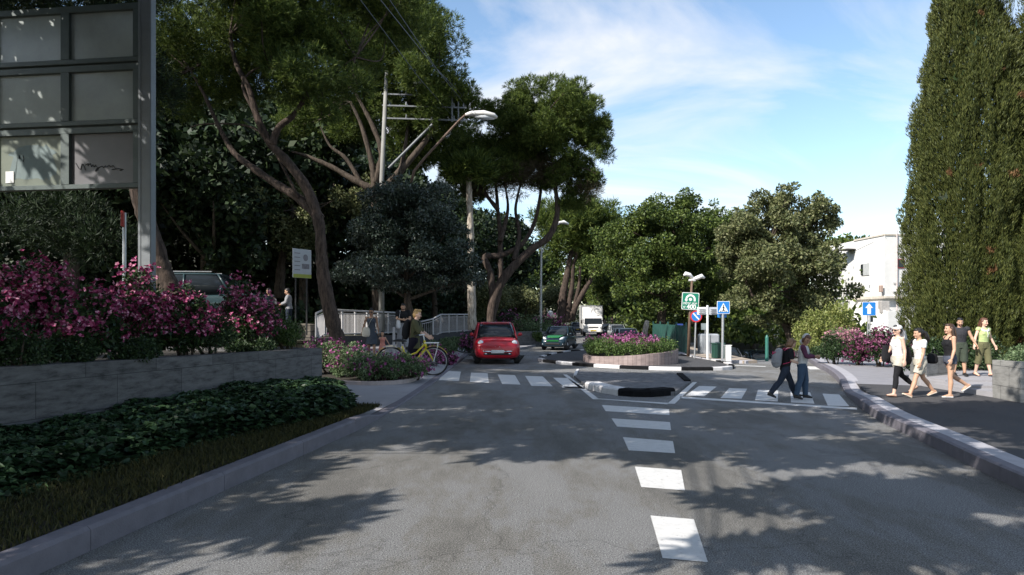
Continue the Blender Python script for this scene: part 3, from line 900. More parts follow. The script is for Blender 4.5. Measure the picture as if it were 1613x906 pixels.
# the pine in the middle with curving trunks
d = 38
pineC = px_cl([(860, 165, 62, 36, 0, 2.6), (820, 190, 50, 36, 0, 2.4), (900, 195, 55, 36, -.5, 2.4), (770, 215, 55, 38, 1, 2.4), (850, 225, 60, 34, 0, 2.6), (905, 245, 45, 40, 0, 2), (740, 250, 46, 36, 1.5, 2), (800, 250, 50, 30, 1, 2.2),
               (940, 215, 24, 34, -.5, 1.3), (880, 285, 40, 26, .5, 1.8), (925, 285, 22, 26, 0, 1.2), (905, 320, 22, 18, .5, 1.2), (725, 278, 26, 22, 2, 1.4), (750, 305, 22, 18, 2.5, 1.2), (790, 275, 40, 22, .5, 1.8)], d)
subC = subclumps(pineC, 24, .25, rng, .2, .25)
dry = px_cl([(800, 285, 40, 26, .5, 1.6), (850, 270, 36, 22, 0, 1.4), (925, 300, 22, 26, 0, .9), (760, 290, 30, 24, 1, 1.2)], d)
subD = subclumps(dry, 10, .4, rng)
limbsC = [px_limb([(772, 520), (778, 470), (800, 430), (835, 395), (865, 372), (878, 335), (874, 290), (868, 240), (858, 200)], d, .29, .07),
          px_limb([(778, 480), (772, 430), (764, 405), (790, 402), (822, 385), (842, 350), (852, 300), (855, 250)], d, .21, .06, dd=1),
          px_limb([(768, 520), (786, 460), (788, 380), (784, 330), (780, 290), (765, 250)], d, .19, .05, dd=1.5),
          px_limb([(788, 380), (800, 330), (795, 290)], d, .14, .04, dd=1.5), px_limb([(784, 330), (760, 300), (742, 275)], d, .13, .05, dd=1.5),
          px_limb([(810, 410), (818, 370), (812, 330), (820, 290)], d, .16, .05, dd=2)]
limbsC += twigs(subC[::5] + subD[::3], [A(858, 200, d), A(855, 250, d + 1), A(765, 250, d + 1.5), A(795, 290, d + 1.5), A(820, 290, d + 2), A(870, 260, d)], rng, .022)
tree("pine_tree", "round-headed pine with several curving trunks standing against the open sky", "pine tree", A(772, 520, d), limbsC, M['bark_pine'],
     [("crown", needle_crown("crown", subC, 33000, 9, .20, M['pine'], rng, .13)), ("dry_branches", needle_crown("dry_branches", subD, 2200, 6, .3, M['pine_dry'], rng, .08))])
# small pine far along the road and the sunlit leaning trunks under it
d = 62
pineD = px_cl([(935, 345, 34, 26, 0, 3), (905, 355, 34, 28, 0, 3), (955, 360, 18, 18, 0, 2), (890, 385, 34, 30, 1, 3), (870, 350, 30, 26, 2, 3), (925, 385, 36, 24, 1, 3), (955, 395, 26, 24, 3, 2)], d)
subP = subclumps(pineD, 12, .4, rng)
limbsD = [px_limb([(884, 508), (886, 470), (892, 440), (900, 400), (915, 370)], d, .42, .15), px_limb([(893, 508), (896, 480), (901, 450), (905, 410), (925, 370)], d, .3, .1),
          px_limb([(898, 505), (908, 480), (922, 455), (932, 438), (940, 410)], d, .32, .12), px_limb([(903, 505), (905, 480), (912, 450), (914, 420)], d, .22, .1)]
tree("pine_tree", "distant pine with four reddish sunlit trunks leaning beside the white truck", "pine tree", A(890, 508, d), limbsD, M['bark_pine'],
     [("crown", needle_crown("crown", subP, 6500, 7, .5, M['pine'], rng, .13))])
# pale bare trunk by the red car
d = 36
P, rr = px_limb([(744, 520), (743, 470), (742, 420), (741, 360), (739, 300), (738, 262)], d, .23, .13)
cl = px_cl([(738, 262, 24, 14, 0, .9), (722, 275, 18, 14, 0, .8), (755, 274, 18, 14, 0, .8)], d)
tree("tall_tree", "slim straight tree with pale flaking bark just left of the red car", "tree", A(744, 520, d), [(P, rr)], M['bark_pale'],
     [("crown", needle_crown("crown", subclumps(cl, 10, .5, rng), 900, 7, .4, M['pine'], rng, .1))])
# dark clipped round tree
d = 28.5
bl = px_cl([(640, 350, 66, 60, 0, 2.0), (600, 380, 50, 50, 0, 1.8), (690, 380, 50, 50, 0, 1.8), (575, 425, 45, 34, 0, 1.6), (640, 430, 80, 36, 0, 2.4), (715, 425, 40, 40, 0, 1.6), (640, 305, 42, 30, 0, 1.2), (610, 330, 40, 34, .2, 1.3), (680, 325, 40, 34, .2, 1.3)], d)
sb = subclumps(bl, 26, .30, rng, .1)
sb = [(x, y, z, a * 1.25, b_ * 1.25, c * .55) for x, y, z, a, b_, c in sb]
lim = [px_limb([(648, 540), (646, 500), (642, 465), (640, 420), (640, 330)], d, .20, .05), px_limb([(642, 470), (600, 445), (560, 430)], d, .08, .02), px_limb([(643, 472), (690, 455), (730, 440)], d, .08, .02),
       px_limb([(641, 440), (680, 400), (700, 370)], d, .06, .02), px_limb([(641, 440), (600, 400), (585, 370)], d, .06, .02)]
tree("round_tree", "dense dome-shaped dark tree with tiny grey-green leaves in front of the utility pole", "tree", A(648, 540, d), lim, M['bark_dark'],
     [("crown", leaf_crown("crown", sb, 70000, .12, M['clipped'], rng, .45, .5, .1))])
# big broad-leaved trees in the middle distance
def broad_tree(label, d, px, base, n, size, m, k=14, fr=.33, trunks=None, name="broadleaf_tree", bark='bark_dark', group=None, aspect=.6):
    cl = px_cl(px, d)
    sc = subclumps(cl, k, fr, rng, .2, .38)
    lim = trunks or []
    bx, by = base
    cx = sum(c[0] for c in px) / len(px); cy = sum(c[1] for c in px) / len(px)
    if not lim:
        lim = [px_limb([(bx, by), (bx + (cx - bx) * .2, by - (by - cy) * .45), (cx, cy)], d, .3 * d / 38, .1 * d / 38)]
    lim = lim + twigs(sc[::7], [Vector(lim[0][0][-1]), Vector(lim[0][0][-2])], rng, .03 * d / 38)
    return tree(name, label, "tree", A(bx, by, d), lim, M[bark], [("crown", leaf_crown("crown", sc, n, size, m, rng, aspect, .5, .15))], group)
broad_tree("dark green spreading broadleaf tree above the double lamp post", 52,
           [(1045, 350, 55, 40, 0, 3), (1000, 385, 50, 45, 1, 3), (1090, 375, 55, 45, 0, 3), (1130, 365, 40, 32, 1, 2.5), (1055, 410, 65, 45, 0, 3.2), (1110, 430, 50, 40, 0, 3), (1000, 440, 45, 45, 1, 3), (960, 410, 36, 44, 3, 2.5), (1060, 465, 60, 30, 1, 3), (1140, 410, 44, 50, 2, 3), (1130, 470, 40, 34, 2, 2.5), (1160, 372, 36, 36, 2, 2), (1180, 385, 36, 36, 2, 2), (1020, 345, 34, 28, 0, 2), (985, 368, 34, 30, 1, 2), (1075, 335, 36, 24, 0, 2), (1110, 345, 34, 26, 1, 2), (1160, 400, 40, 40, 3, 2)],
           (1040, 530), 80000, .195, M['broad'], 20, .25)
broad_tree("large olive-green tree hiding the left side of the white building", 40,
           [(1240, 345, 46, 40, 0, 2.6), (1200, 380, 48, 42, 0, 2.6), (1285, 370, 40, 42, 0, 2.2), (1180, 425, 48, 42, 0, 2.4), (1240, 420, 60, 48, -.5, 3), (1300, 425, 34, 48, 0, 2), (1270, 470, 48, 36, .5, 2.2), (1190, 470, 46, 30, .5, 2.2), (1235, 310, 26, 18, 0, 1.2), (1285, 325, 22, 18, 0, 1.1), (1310, 345, 16, 22, 0, 1), (1155, 390, 34, 40, 1, 1.8), (1215, 345, 40, 30, 0, 2), (1265, 400, 50, 50, 0, 2.4), (1230, 500, 44, 22, .6, 1.8)],
           (1240, 545), 66000, .17, M['olive'], 18, .25,
           trunks=[px_limb([(1250, 550), (1240, 520), (1225, 490), (1215, 460), (1205, 400)], 40, .24, .08), px_limb([(1225, 490), (1205, 478), (1185, 465), (1170, 430)], 40, .13, .05), px_limb([(1240, 520), (1262, 480), (1275, 420)], 40, .15, .05)])

# trees standing in rows behind: a few kinds, copied
def stock_tree(name, m, n, size, h=9.0, w=3.6, seed=1, bark='bark_dark', needle=False, fork=True):
    g = np.random.default_rng(seed)
    cl = []
    for k in range(11):
        a = g.random() * 2 * PI; q = w * .55 * math.sqrt(g.random()); z = h * (.42 + .48 * g.random())
        f = 1 - .45 * abs(z / h - .62) / .38
        cl.append((q * math.cos(a) * f, q * math.sin(a) * f, z, w * .46 * f, w * .46 * f, h * .17))
    sc = subclumps(cl, 12, .38, g)
    lim = [([(0, 0, -.4), (.1, 0, h * .2), (.2, .1, h * .42), (.1, .2, h * .75)], [.30, .24, .17, .05])]
    for k in range(4):
        a = k * 1.6 + g.random(); lim.append(([(.15, .05, h * (.3 + .05 * k)), (w * .3 * math.cos(a), w * .3 * math.sin(a), h * .5), (w * .55 * math.cos(a), w * .55 * math.sin(a), h * .66)], [.13, .08, .03]))
    r = thing(name, "", "tree", (0, -100, -100))
    link("trunk", trunk_mesh("trunk", lim, M[bark], 8), r)
    link("crown", needle_crown("crown", sc, n // 7, 7, size, m, g, .12) if needle else leaf_crown("crown", sc, n, size, m, g, .6, .5, .15), r)
    return r
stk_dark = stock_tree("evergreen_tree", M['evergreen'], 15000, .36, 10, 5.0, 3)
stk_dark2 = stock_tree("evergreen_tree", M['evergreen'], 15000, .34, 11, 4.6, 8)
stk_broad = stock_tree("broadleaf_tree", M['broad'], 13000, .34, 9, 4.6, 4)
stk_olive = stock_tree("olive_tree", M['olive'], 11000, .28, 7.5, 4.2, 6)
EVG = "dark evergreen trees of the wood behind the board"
first = {}
def place(stk, x, y, z, s, label, group=None, rz=None):
    rz = rng.random() * 6.28 if rz is None else rz
    if stk.name not in first:
        first[stk.name] = 1; o = stk; o.location = (x, y, z); o.rotation_euler = (0, 0, rz); o.scale = s if hasattr(s, '__len__') else (s,) * 3; o["label"] = label
    else: o = dup(stk, (x, y, z), rz, label, s)
    if group: o["group"] = group
    return o
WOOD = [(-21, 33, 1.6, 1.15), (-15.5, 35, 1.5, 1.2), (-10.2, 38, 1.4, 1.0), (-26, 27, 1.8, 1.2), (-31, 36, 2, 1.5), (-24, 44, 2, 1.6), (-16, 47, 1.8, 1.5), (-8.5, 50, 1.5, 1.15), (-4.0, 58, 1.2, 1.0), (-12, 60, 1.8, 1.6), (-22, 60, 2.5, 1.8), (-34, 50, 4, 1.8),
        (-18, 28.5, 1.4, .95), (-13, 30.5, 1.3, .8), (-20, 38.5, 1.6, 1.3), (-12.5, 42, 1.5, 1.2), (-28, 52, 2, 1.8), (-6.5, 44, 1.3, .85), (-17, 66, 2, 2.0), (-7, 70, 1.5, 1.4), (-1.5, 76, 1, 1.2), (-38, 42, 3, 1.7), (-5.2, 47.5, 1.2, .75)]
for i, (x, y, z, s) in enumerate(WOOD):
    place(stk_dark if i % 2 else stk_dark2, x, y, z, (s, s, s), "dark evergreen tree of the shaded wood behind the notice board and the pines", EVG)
for i, (x, y, s) in enumerate([(11, 96, 1.25), (20, 92, 1.3), (28, 84, 1.25), (15.5, 78, 1.0), (21.5, 70, 1.0), (24.0, 62, .85), (5, 110, 1.3), (36, 74, 1.1), (0, 92, 1.2), (16.5, 62, .85), (13.2, 70, .8), (19, 55, .8), (20.8, 53, .7), (9.5, 72, .75)]):
    place(stk_broad, x, y, gh(x, y), s, "broad dark green tree in the far row beyond the roundabout", "far row of broadleaf trees beyond the roundabout")
for i, (x, y, s, lb) in enumerate([(5.6, 84, .85, "small yellowish olive tree just left of the truck's box"), (-1.6, 50.5, .62, "sparse olive tree between the curved pine and the dark round tree"), (0.8, 56, .6, "low olive-green tree behind the flowering planter")]):
    place(stk_olive, x, y, gh(x, y), s, lb)
place(stk_olive, 12.6, 88, 0, .8, "sunlit yellow-green tree just right of the white truck")
# a grey-green feathery tree between the trunks of the leaning pine
broad_tree("pale grey-green tree seen through the fork of the leaning pine", 34, [(430, 340, 50, 45, 0, 1.8), (400, 300, 40, 34, 0, 1.6), (450, 300, 40, 30, 0, 1.6), (470, 380, 40, 40, 0, 1.6), (560, 330, 40, 50, 2, 1.8)], (440, 470), 13000, .17, M['olive'], bark='bark_dark')
# pine trunk behind the board
d = 18
cl = px_cl([(190, 120, 90, 60, 1, 1.8), (90, 60, 110, 60, 1, 2), (60, 360, 110, 50, 3, 1.6), (150, 380, 60, 40, 3, 1.2), (10, 20, 60, 60, 2, 1.5), (150, -20, 120, 50, 1, 2)], d)
tree("pine_tree", "dark leaning pine trunk right behind the steel board post", "pine tree", A(272, 460, d), [px_limb([(276, 470), (262, 445), (248, 405), (232, 350), (218, 305), (205, 250), (190, 150), (180, 60)], d, .30, .12)], M['bark_pine'],
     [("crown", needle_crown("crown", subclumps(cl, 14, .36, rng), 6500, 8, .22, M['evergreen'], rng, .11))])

# cypresses at the right
def cypress(label, x, y, h, rad, n, seed):
    g = np.random.default_rng(seed)
    r = thing("cypress_tree", label, "cypress", (x, y, .1))
    z = h * (1 - (1 - g.random(n)) ** .75 * 1.0); z = np.clip(z, .15, h)
    t = z / h
    prof = rad * np.clip(np.minimum(1.0, .72 + t * 2.4) * (1 - np.clip((t - .30) / .70, 0, 1) ** 1.6), .03, 2)
    a = g.random(n) * 2 * PI
    # bulging vertical sprays: a lumpy skin
    lump = np.zeros(n)
    for k in range(300):
        za, aa, s = g.random() * h, g.random() * 2 * PI, .16 + .3 * g.random()
        da = np.abs((a - aa + PI) % (2 * PI) - PI) * rad
        lump = np.maximum(lump, s * np.exp(-(da / .22) ** 2 - ((z - za) / .95) ** 2))
    rr = prof + lump * 1.7 - .20 * g.random(n) ** 2 * 1.6 - .36
    rr = np.maximum(rr, .02)
    P = np.stack([rr * np.cos(a), rr * np.sin(a), z], 1)
    out = np.stack([np.cos(a), np.sin(a), np.zeros(n)], 1)
    b = 5
    axis = out * .6 + np.array([0, 0, 1.35]) + g.normal(size=(n, 3)) * .28
    P = np.repeat(P, b, 0); axis = np.repeat(axis, b, 0)
    D = axis + unit(len(P), g) * .5; D /= np.linalg.norm(D, axis=1)[:, None]
    L = .125 * (.6 + .8 * g.random(len(P)))
    P = P + unit(len(P), g) * .04
    V, F = blades(P, D, L, .016 + .014 * g.random(len(P)), g, .05)
    spot = np.zeros(n)
    for k in range(16):
        za, aa = g.random() * h * .8, -PI / 2 + g.normal() * .9
        da = np.abs((a - aa + PI) % (2 * PI) - PI) * rad
        spot = np.maximum(spot, np.exp(-(da / .16) ** 2 - ((z - za) / .16) ** 2))
    mi = np.repeat((spot > .5 + .3 * g.random(n)).astype(np.int32), b)
    link("foliage", from_np("foliage", V, F, [M['cypress'], M['cypress_dry']], mi), r)
    mb = MB(); mb.tube([(0, 0, -.1), (.03, 0, h * .4), (0, 0, h * .9)], [.2, .13, .03], 8); mb.build("trunk", M['bark_dark'], r)
    # dark inner boughs that stop the light shining straight through
    m2 = 9000
    z2 = h * g.random(m2) * .95; t2 = z2 / h
    p2 = rad * np.minimum(1.0, .72 + t2 * 2.4) * (1 - np.clip((t2 - .30) / .70, 0, 1) ** 1.6) * np.sqrt(g.random(m2)) * .85
    a2 = g.random(m2) * 2 * PI
    P2 = np.stack([p2 * np.cos(a2), p2 * np.sin(a2), z2], 1)
    V2, F2 = blades(P2, unit(m2, g) * .5 + np.array([0, 0, .6]), .3, .12, g)
    link("inner_boughs", from_np("inner_boughs", V2, F2, M['evergreen']), r)
    return r
cypress("tall dense cypress with a straight left edge against the sky, behind the couple", 15.45, 23.6, 16.5, 1.78, 78000, 21)
cypress("second tall cypress cut by the right edge of the photo", 17.6, 22.4, 15.5, 1.75, 62000, 22)

# ------------------------------------------------------------------ bushes
def bush(name, label, cat, loc, cl, n, size, m, flowers=None, nfl=0, fsize=.05, fm=None, aspect=.45, stems=5, k=9, fr=.45, group=None, ftop=.0, droop=.1):
    """a shrub in its own frame: leaves, stems and, if it blooms, clusters of five-petalled flowers"""
    r = thing(name, label, cat, loc, 0, group)
    sc = subclumps(cl, k, fr, rng, .25)
    link("foliage", leaf_crown("foliage", sc, n, size, m, rng, aspect, .55, droop), r)
    mb = MB()
    for i in range(stems):
        c = cl[i % len(cl)]
        mb.tube([(cl[0][0] * .4, cl[0][1] * .4, -.08), (c[0] * .4 + .02 * i, c[1] * .4, -.02), (c[0] * .7, c[1] * .7, c[2] * .5), (c[0], c[1], c[2] + c[5] * .5)], [.03, .028, .02, .008], 5)
    mb.build("stems", M['bark_dark'], r)
    if nfl:
        P, u = clumps_pts(sc, nfl * 4, rng, 1.0)
        P, u = P[P[:, 2] > ftop], u[P[:, 2] > ftop]
        # blossoms sit in trusses
        P, u = P[:nfl], u[:nfl]
        nf = 6
        C = np.repeat(P, nf, 0) + rng.normal(size=(len(P) * nf, 3)) * fsize * 1.5
        ax = np.repeat(u, nf, 0) * .8 + unit(len(C), rng) * .8 + np.array([0, -.15, .2]); ax /= np.linalg.norm(ax, axis=1)[:, None]
        C += np.repeat(u, nf, 0) * fsize * 1.2
        pet = 5
        C5 = np.repeat(C, pet, 0); A5 = np.repeat(ax, pet, 0)
        s = np.cross(ax, unit(len(ax), rng)); s /= np.linalg.norm(s, axis=1)[:, None]
        t = np.cross(ax, s)
        ang = np.tile(np.arange(pet) * 2 * PI / pet, len(C))[:, None]
        D = np.repeat(s, pet, 0) * np.cos(ang) + np.repeat(t, pet, 0) * np.sin(ang) + A5 * .55
        D /= np.linalg.norm(D, axis=1)[:, None]
        side = np.cross(A5, D); side /= np.linalg.norm(side, axis=1)[:, None]
        L = fsize * (.75 + .5 * np.repeat(rng.random(len(C)), pet))[:, None]
        mid = C5 + D * L * .6
        V = np.stack([C5, mid + side * L * .36, C5 + D * L - A5 * L * .15, mid - side * L * .36], 1).reshape(-1, 3)
        o = link("blossoms", from_np("blossoms", V, np.arange(len(V)).reshape(-1, 4), fm), r)
        o["kind"] = "stuff"
    return r

AZ = [  # along the planter wall: pixel x, top y, depth, half width in px
    (-70, 440, 9.4, 80, "magenta azalea cut off by the left edge of the photo"),
    (50, 408, 11.6, 75, "tallest magenta azalea bush under the left half of the board"),
    (135, 448, 11.0, 50, "magenta azalea with the sparse low middle, left of the board post"),
    (215, 425, 12.6, 62, "magenta azalea bush at the foot of the steel board post"),
    (290, 452, 13.4, 50, "magenta azalea in front of the parked van's bonnet"),
    (385, 445, 15.4, 55, "magenta azalea nearest the planter's far end, rounded and full")]
for px, ty, d, hw, lb in AZ:
    s = d / FOC
    zt = EYE - (ty - HZ) * s; z0 = 1.1
    h = zt - z0; w = hw * s
    p = A(px, 500, d)
    cl = [(0, 0, h * .55, w * .8, .5, h * .42), (-w * .5, .1, h * .42, w * .5, .45, h * .4), (w * .5, -.1, h * .45, w * .5, .45, h * .42), (0, -.35, h * .3, w * .8, .35, h * .28)]
    bush("azalea_bush", lb, "flowering bush", (p.x, p.y, z0), cl, 5600, .085, M['azalea_leaf'], True, int(165 * w * h / .8 / .9), .052, M['azalea_flower'], k=12, fr=.4, ftop=h * .33, group="magenta azalea bushes in the left planter")
# green shrubs among them
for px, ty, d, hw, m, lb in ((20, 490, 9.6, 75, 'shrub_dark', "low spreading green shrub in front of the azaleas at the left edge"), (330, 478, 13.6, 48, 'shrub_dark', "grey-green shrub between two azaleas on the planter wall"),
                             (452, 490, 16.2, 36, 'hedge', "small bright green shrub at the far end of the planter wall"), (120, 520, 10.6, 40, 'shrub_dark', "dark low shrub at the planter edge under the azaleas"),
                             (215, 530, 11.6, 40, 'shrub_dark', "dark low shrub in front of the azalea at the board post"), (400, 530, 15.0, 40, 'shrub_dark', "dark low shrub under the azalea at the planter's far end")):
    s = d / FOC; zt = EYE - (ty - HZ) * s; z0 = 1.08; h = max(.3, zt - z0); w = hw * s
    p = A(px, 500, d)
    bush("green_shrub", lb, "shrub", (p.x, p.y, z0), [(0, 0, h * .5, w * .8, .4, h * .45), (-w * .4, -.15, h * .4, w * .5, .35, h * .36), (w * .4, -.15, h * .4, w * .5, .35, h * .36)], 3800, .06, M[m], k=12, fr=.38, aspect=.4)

# left flower bed by the crossing
BED = [(520, 20.9, .6, 1.0, "flowering shrub at the foot of the leaning pine"), (548, 20.2, .6, .9, "purple-flowered shrub in the bed, right of the pine's foot"), (575, 19.6, .6, .82, "pale green shrub in front of the woman in the long dress"),
       (603, 19.2, .62, .75, "purple-dotted shrub in front of the little girl"), (632, 19.5, .6, .74, "flowering shrub below the bicycle's rear wheel"), (652, 20.1, .45, .72, "purple-flowered shrub at the bed's tip, next to the front wheel"),
       (500, 22.6, .5, .85, "magenta-flowered shrub by the first railing post")]
for i, (px, d, w, h, lb) in enumerate(BED):
    p = A(px, 560, d); z0 = .1 + (.25 if d > 22 else .06 if d > 20.5 else 0)
    cl = [(0, 0, h * .5, w * .8, .5, h * .5), (-w * .5, -.1, h * .4, w * .5, .4, h * .4), (w * .5, .1, h * .42, w * .5, .4, h * .42)]
    nf = (55, 45, 14, 14, 30, 60, 70)[i]
    bush("flowering_shrub", lb, "shrub", (p.x, p.y, z0), cl, 4200, .075, M['shrub'], True, nf, .05, M['purple_flower'], k=11, fr=.38, ftop=h * .3, group="flowering shrubs in the bed by the crossing")
for px, d, w, h, lb in ((672, 24.6, .5, .62, "purple azalea behind the bicycle's handlebar"), (700, 26.2, .45, .5, "small purple-flowered shrub under the second railing"), (752, 33.5, .9, 1.15, "magenta shrub at the left of the red car's mirror")):
    p = A(px, 540, d); 
    bush("flowering_shrub", lb, "shrub", (p.x, p.y, .08), [(0, 0, h * .5, w * .8, .5, h * .5), (w * .4, 0, h * .4, w * .5, .4, h * .4), (-w * .4, 0, h * .4, w * .5, .4, h * .4)], 2400, .08, M['shrub_dark'], True, 90, .06, M['purple_flower'], k=10, fr=.4, ftop=h * .3)
for px, d, w, h, lb in ((690, 32, .8, .62, "low green hedge left of the red car"), (722, 34, 1.0, .85, "taller part of the low hedge next to the red car"), (660, 31, .7, .5, "low green hedge under the sloping railing")):
    p = A(px, 540, d)
    bush("low_hedge", lb, "hedge", (p.x, p.y, .1), [(-w * .5, 0, h * .5, w * .6, .7, h * .5), (w * .5, 0, h * .5, w * .6, .7, h * .5)], 3500, .09, M['shrub'], k=12, fr=.36)
for px, d, w, h, m, nf, lb in ((838, 45, 1.5, 1.9, 'shrub', 0, "pale green shrub in the planter between the two cars"), (800, 45.5, .9, 2.0, 'shrub_dark', 90, "purple-flowered bush left in the planter between the cars"), (865, 47, 1.0, 1.75, 'shrub_dark', 90, "purple-flowered bush right in the planter behind the green car"), (842, 44, .5, .8, 'hedge', 0, "small green shrub on the kerb left of the green car")):
    p = A(px, 540, d)
    bush("planter_bush", lb, "bush", (p.x, p.y, .15), [(0, 0, h * .55, w * .8, .7, h * .45), (-w * .4, 0, h * .5, w * .5, .5, h * .42), (w * .4, 0, h * .5, w * .5, .5, h * .4)], 3500, .12, M[m], bool(nf), nf, .09, M['purple_flower'], k=11, fr=.4, ftop=h * .35)

# hedge and flowers on the roundabout
r = thing("round_hedge", "clipped green hedge with purple flowers filling the roundabout planter", "hedge", (PCX, PCY, .35))
ring_cl = []
for k in range(34):
    a = 2 * PI * k / 34
    ring_cl.append(((PRX - .38) * math.cos(a), (PRY - .42) * math.sin(a), .30 + .02 * rng.normal(), .36, .36, .36))
link("foliage", leaf_crown("foliage", subclumps(ring_cl, 7, .5, rng, .2), 15000, .075, M['hedge'], rng, .5, .6), r)
r2 = bush("purple_flowers", "mass of purple flowers in the middle of the roundabout hedge", "flowers", (PCX - .1, PCY, .5),
          [(x, y, .25, .75, .8, .32) for x, y in ((-.75, -.6), (0, -.9), (.6, -.5), (-.6, .5), (.2, .4), (.7, .5), (0, 0))], 5000, .08, M['hedge'], True, 380, .052, M['purple_flower'], k=10, fr=.4, ftop=.22)

# right-hand bushes
for px, d, w, h, m, n, sz, lb in ((1293, 34, 1.35, 2.1, 'shrub_yellow', 6500, .12, "sunlit yellow-green shrub beside the crossing boys"), (1318, 35.5, .9, 2.5, 'shrub_yellow', 4500, .13, "yellow-green shrub tip left of the arrow sign"), (1268, 33, .8, .9, 'shrub_yellow', 3000, .1, "low yellowish shrub at the corner of the side street")):
    p = A(px, 540, d)
    bush("tall_shrub", lb, "shrub", (p.x, p.y, .1), [(0, 0, h * .6, w * .75, .8, h * .4), (-w * .4, 0, h * .4, w * .6, .7, h * .38), (w * .35, 0, h * .45, w * .6, .7, h * .4)], n, sz, M[m], k=13, fr=.38)
p = A(1330, 540, 32); bush("pink_bush", "pale pink flowering bush left of the arrow sign's pole", "flowering bush", (p.x, p.y, .1), [(0, 0, .9, .7, .5, .6), (.3, 0, .7, .6, .5, .5), (-.35, 0, .7, .5, .4, .5)], 2600, .09, M['shrub'], True, 150, .06, M['pink_flower'], ftop=.4)
p = A(1312, 540, 25.5); bush("green_bush", "dark green rounded bush left of the purple oleander", "bush", (p.x, p.y, .14), [(0, 0, .5, .65, .5, .5), (-.35, -.05, .38, .45, .4, .38), (.3, 0, .42, .5, .4, .42), (.1, .1, .75, .45, .4, .35)], 5200, .075, M['shrub_dark'], k=13, fr=.38)
for px, d, w, h, lb in ((1352, 25, .55, 1.0, "purple oleander next to the dark green bush"), (1385, 24.2, .6, 1.3, "tallest purple oleander, just left of the woman in the headscarf"), (1412, 24.6, .4, .9, "small purple oleander behind the woman in the headscarf")):
    p = A(px, 540, d)
    bush("oleander_bush", lb, "flowering bush", (p.x, p.y, .14), [(0, 0, h * .6, w * .75, .45, h * .42), (-w * .4, -.1, h * .45, w * .5, .4, h * .42), (w * .4, 0, h * .5, w * .5, .4, h * .42)], 3200, .095, M['azalea_leaf'], True, int(95 * w * h / .5), .058, M['oleander_flower'], aspect=.25, k=11, fr=.4, ftop=h * .2)
bush("planter_shrub", "bushy grey-green shrub in the stone planter at the right edge", "shrub", (10.95, 14.75, .82), [(-.2, 0, .18, .35, .45, .25), (.45, 0, .3, .5, .5, .36), (1.0, 0, .42, .6, .5, .45)], 8500, .055, M['shrub'], k=13, fr=.36)
bush("green_shrub", "green shrub on the slope behind the couple's legs", "shrub", (12.2, 19.9, .2), [(0, 0, .5, .9, .5, .5), (.9, 0, .6, .8, .5, .6), (-.8, 0, .45, .6, .5, .45)], 7000, .09, M['shrub_dark'], k=12, fr=.36)

# ivy ground cover and grass verge
WALLX = lambda y: PW0.x + (PW1.x - PW0.x) * (y - PW0.y) / (PW1.y - PW0.y)
EDGE = [(-6.3, -1), (-5.1, 5), (-4.35, 8.8), (-3.55, 10.6), (-2.95, 12.4), (-3.1, 13.4)]
def edge_x(y): return np.interp(y, [p[1] for p in EDGE], [p[0] for p in EDGE])
g = np.random.default_rng(3)
n = 31000
y = 3.2 + 12.6 * g.random(n) ** .8
u = g.random(n)
x0 = np.array([WALLX(k) for k in y]) + .05; x1 = edge_x(np.minimum(y, 13.4)) + .10 + np.where(y > 13.4, -(y - 13.4) * .42, 0)
keep = x1 > x0
y, u, x0, x1 = y[keep], u[keep], x0[keep], x1[keep]
x = x0 + (x1 - x0) * u
top = .44 + .16 * np.clip((y - 8) / 5, 0, 1) + .06 * np.sin(x * 5) * np.cos(y * 4) - .26 * np.clip((u - .86) / .14, 0, 1) ** 1.5 - .12 * np.clip((y - 13.5) / 2, 0, 1)
z = top - (.30 + .12 * (u > .86)) * g.random(len(x)) ** np.where(u > .86, 1.2, 2.2)
P = np.stack([x, y, np.maximum(z, .2)], 1)
az = g.random(len(x)) * 2 * PI
D = np.stack([np.cos(az), np.sin(az), -.25 + .5 * g.random(len(x))], 1) + np.array([.35, -.25, 0]); D /= np.linalg.norm(D, axis=1)[:, None]
L = .072 + .06 * g.random(len(x))
side = np.cross(D, np.array([0, 0, 1.0]) + .35 * g.normal(size=(len(x), 3))); side /= np.linalg.norm(side, axis=1)[:, None]
nrm = np.cross(side, D)
Lc = L[:, None]
# pointed three-lobed leaf: two halves folded along the midrib
base, tip = P, P + D * Lc - nrm * Lc * .12
s1 = P + D * Lc * .18 + side * Lc * .42 + nrm * Lc * .10; s2 = P + D * Lc * .55 + side * Lc * .26 + nrm * Lc * .07
t1 = P + D * Lc * .18 - side * Lc * .42 + nrm * Lc * .10; t2 = P + D * Lc * .55 - side * Lc * .26 + nrm * Lc * .07
V = np.stack([base, s1, s2, tip, t2, t1], 1).reshape(-1, 3)
k6 = np.arange(len(x))[:, None] * 6
F = np.concatenate([k6 + np.array([0, 1, 2, 3]), k6 + np.array([0, 3, 4, 5])], 0)
tag(link("ivy_ground_cover", from_np("ivy", V, F, M['ivy'])), "dense dark ivy ground cover along the foot of the planter wall", "ivy", kind="stuff")
n = 26000
y = 2.5 + 10.9 * g.random(n) ** .85
x0 = edge_x(y) - .12; x1 = np.array([kerb_x(k) for k in y]) - .2
ok = x1 > x0 + .02
y, x0, x1 = y[ok], x0[ok], x1[ok]
x = x0 + (x1 - x0) * g.random(len(y))
P = np.stack([x, y, np.full(len(y), .165)], 1)
D = np.stack([.45 * g.normal(size=len(y)), .45 * g.normal(size=len(y)), np.ones(len(y))], 1); D /= np.linalg.norm(D, axis=1)[:, None]
V, F = blades(P, D, .05 + .07 * g.random(len(y)), .009 + .006 * g.random(len(y)), g, .15)
tag(link("grass", from_np("grass", V, F, M['grass'])), "thin rough grass strip between the ivy and the kerb", "grass", kind="stuff")
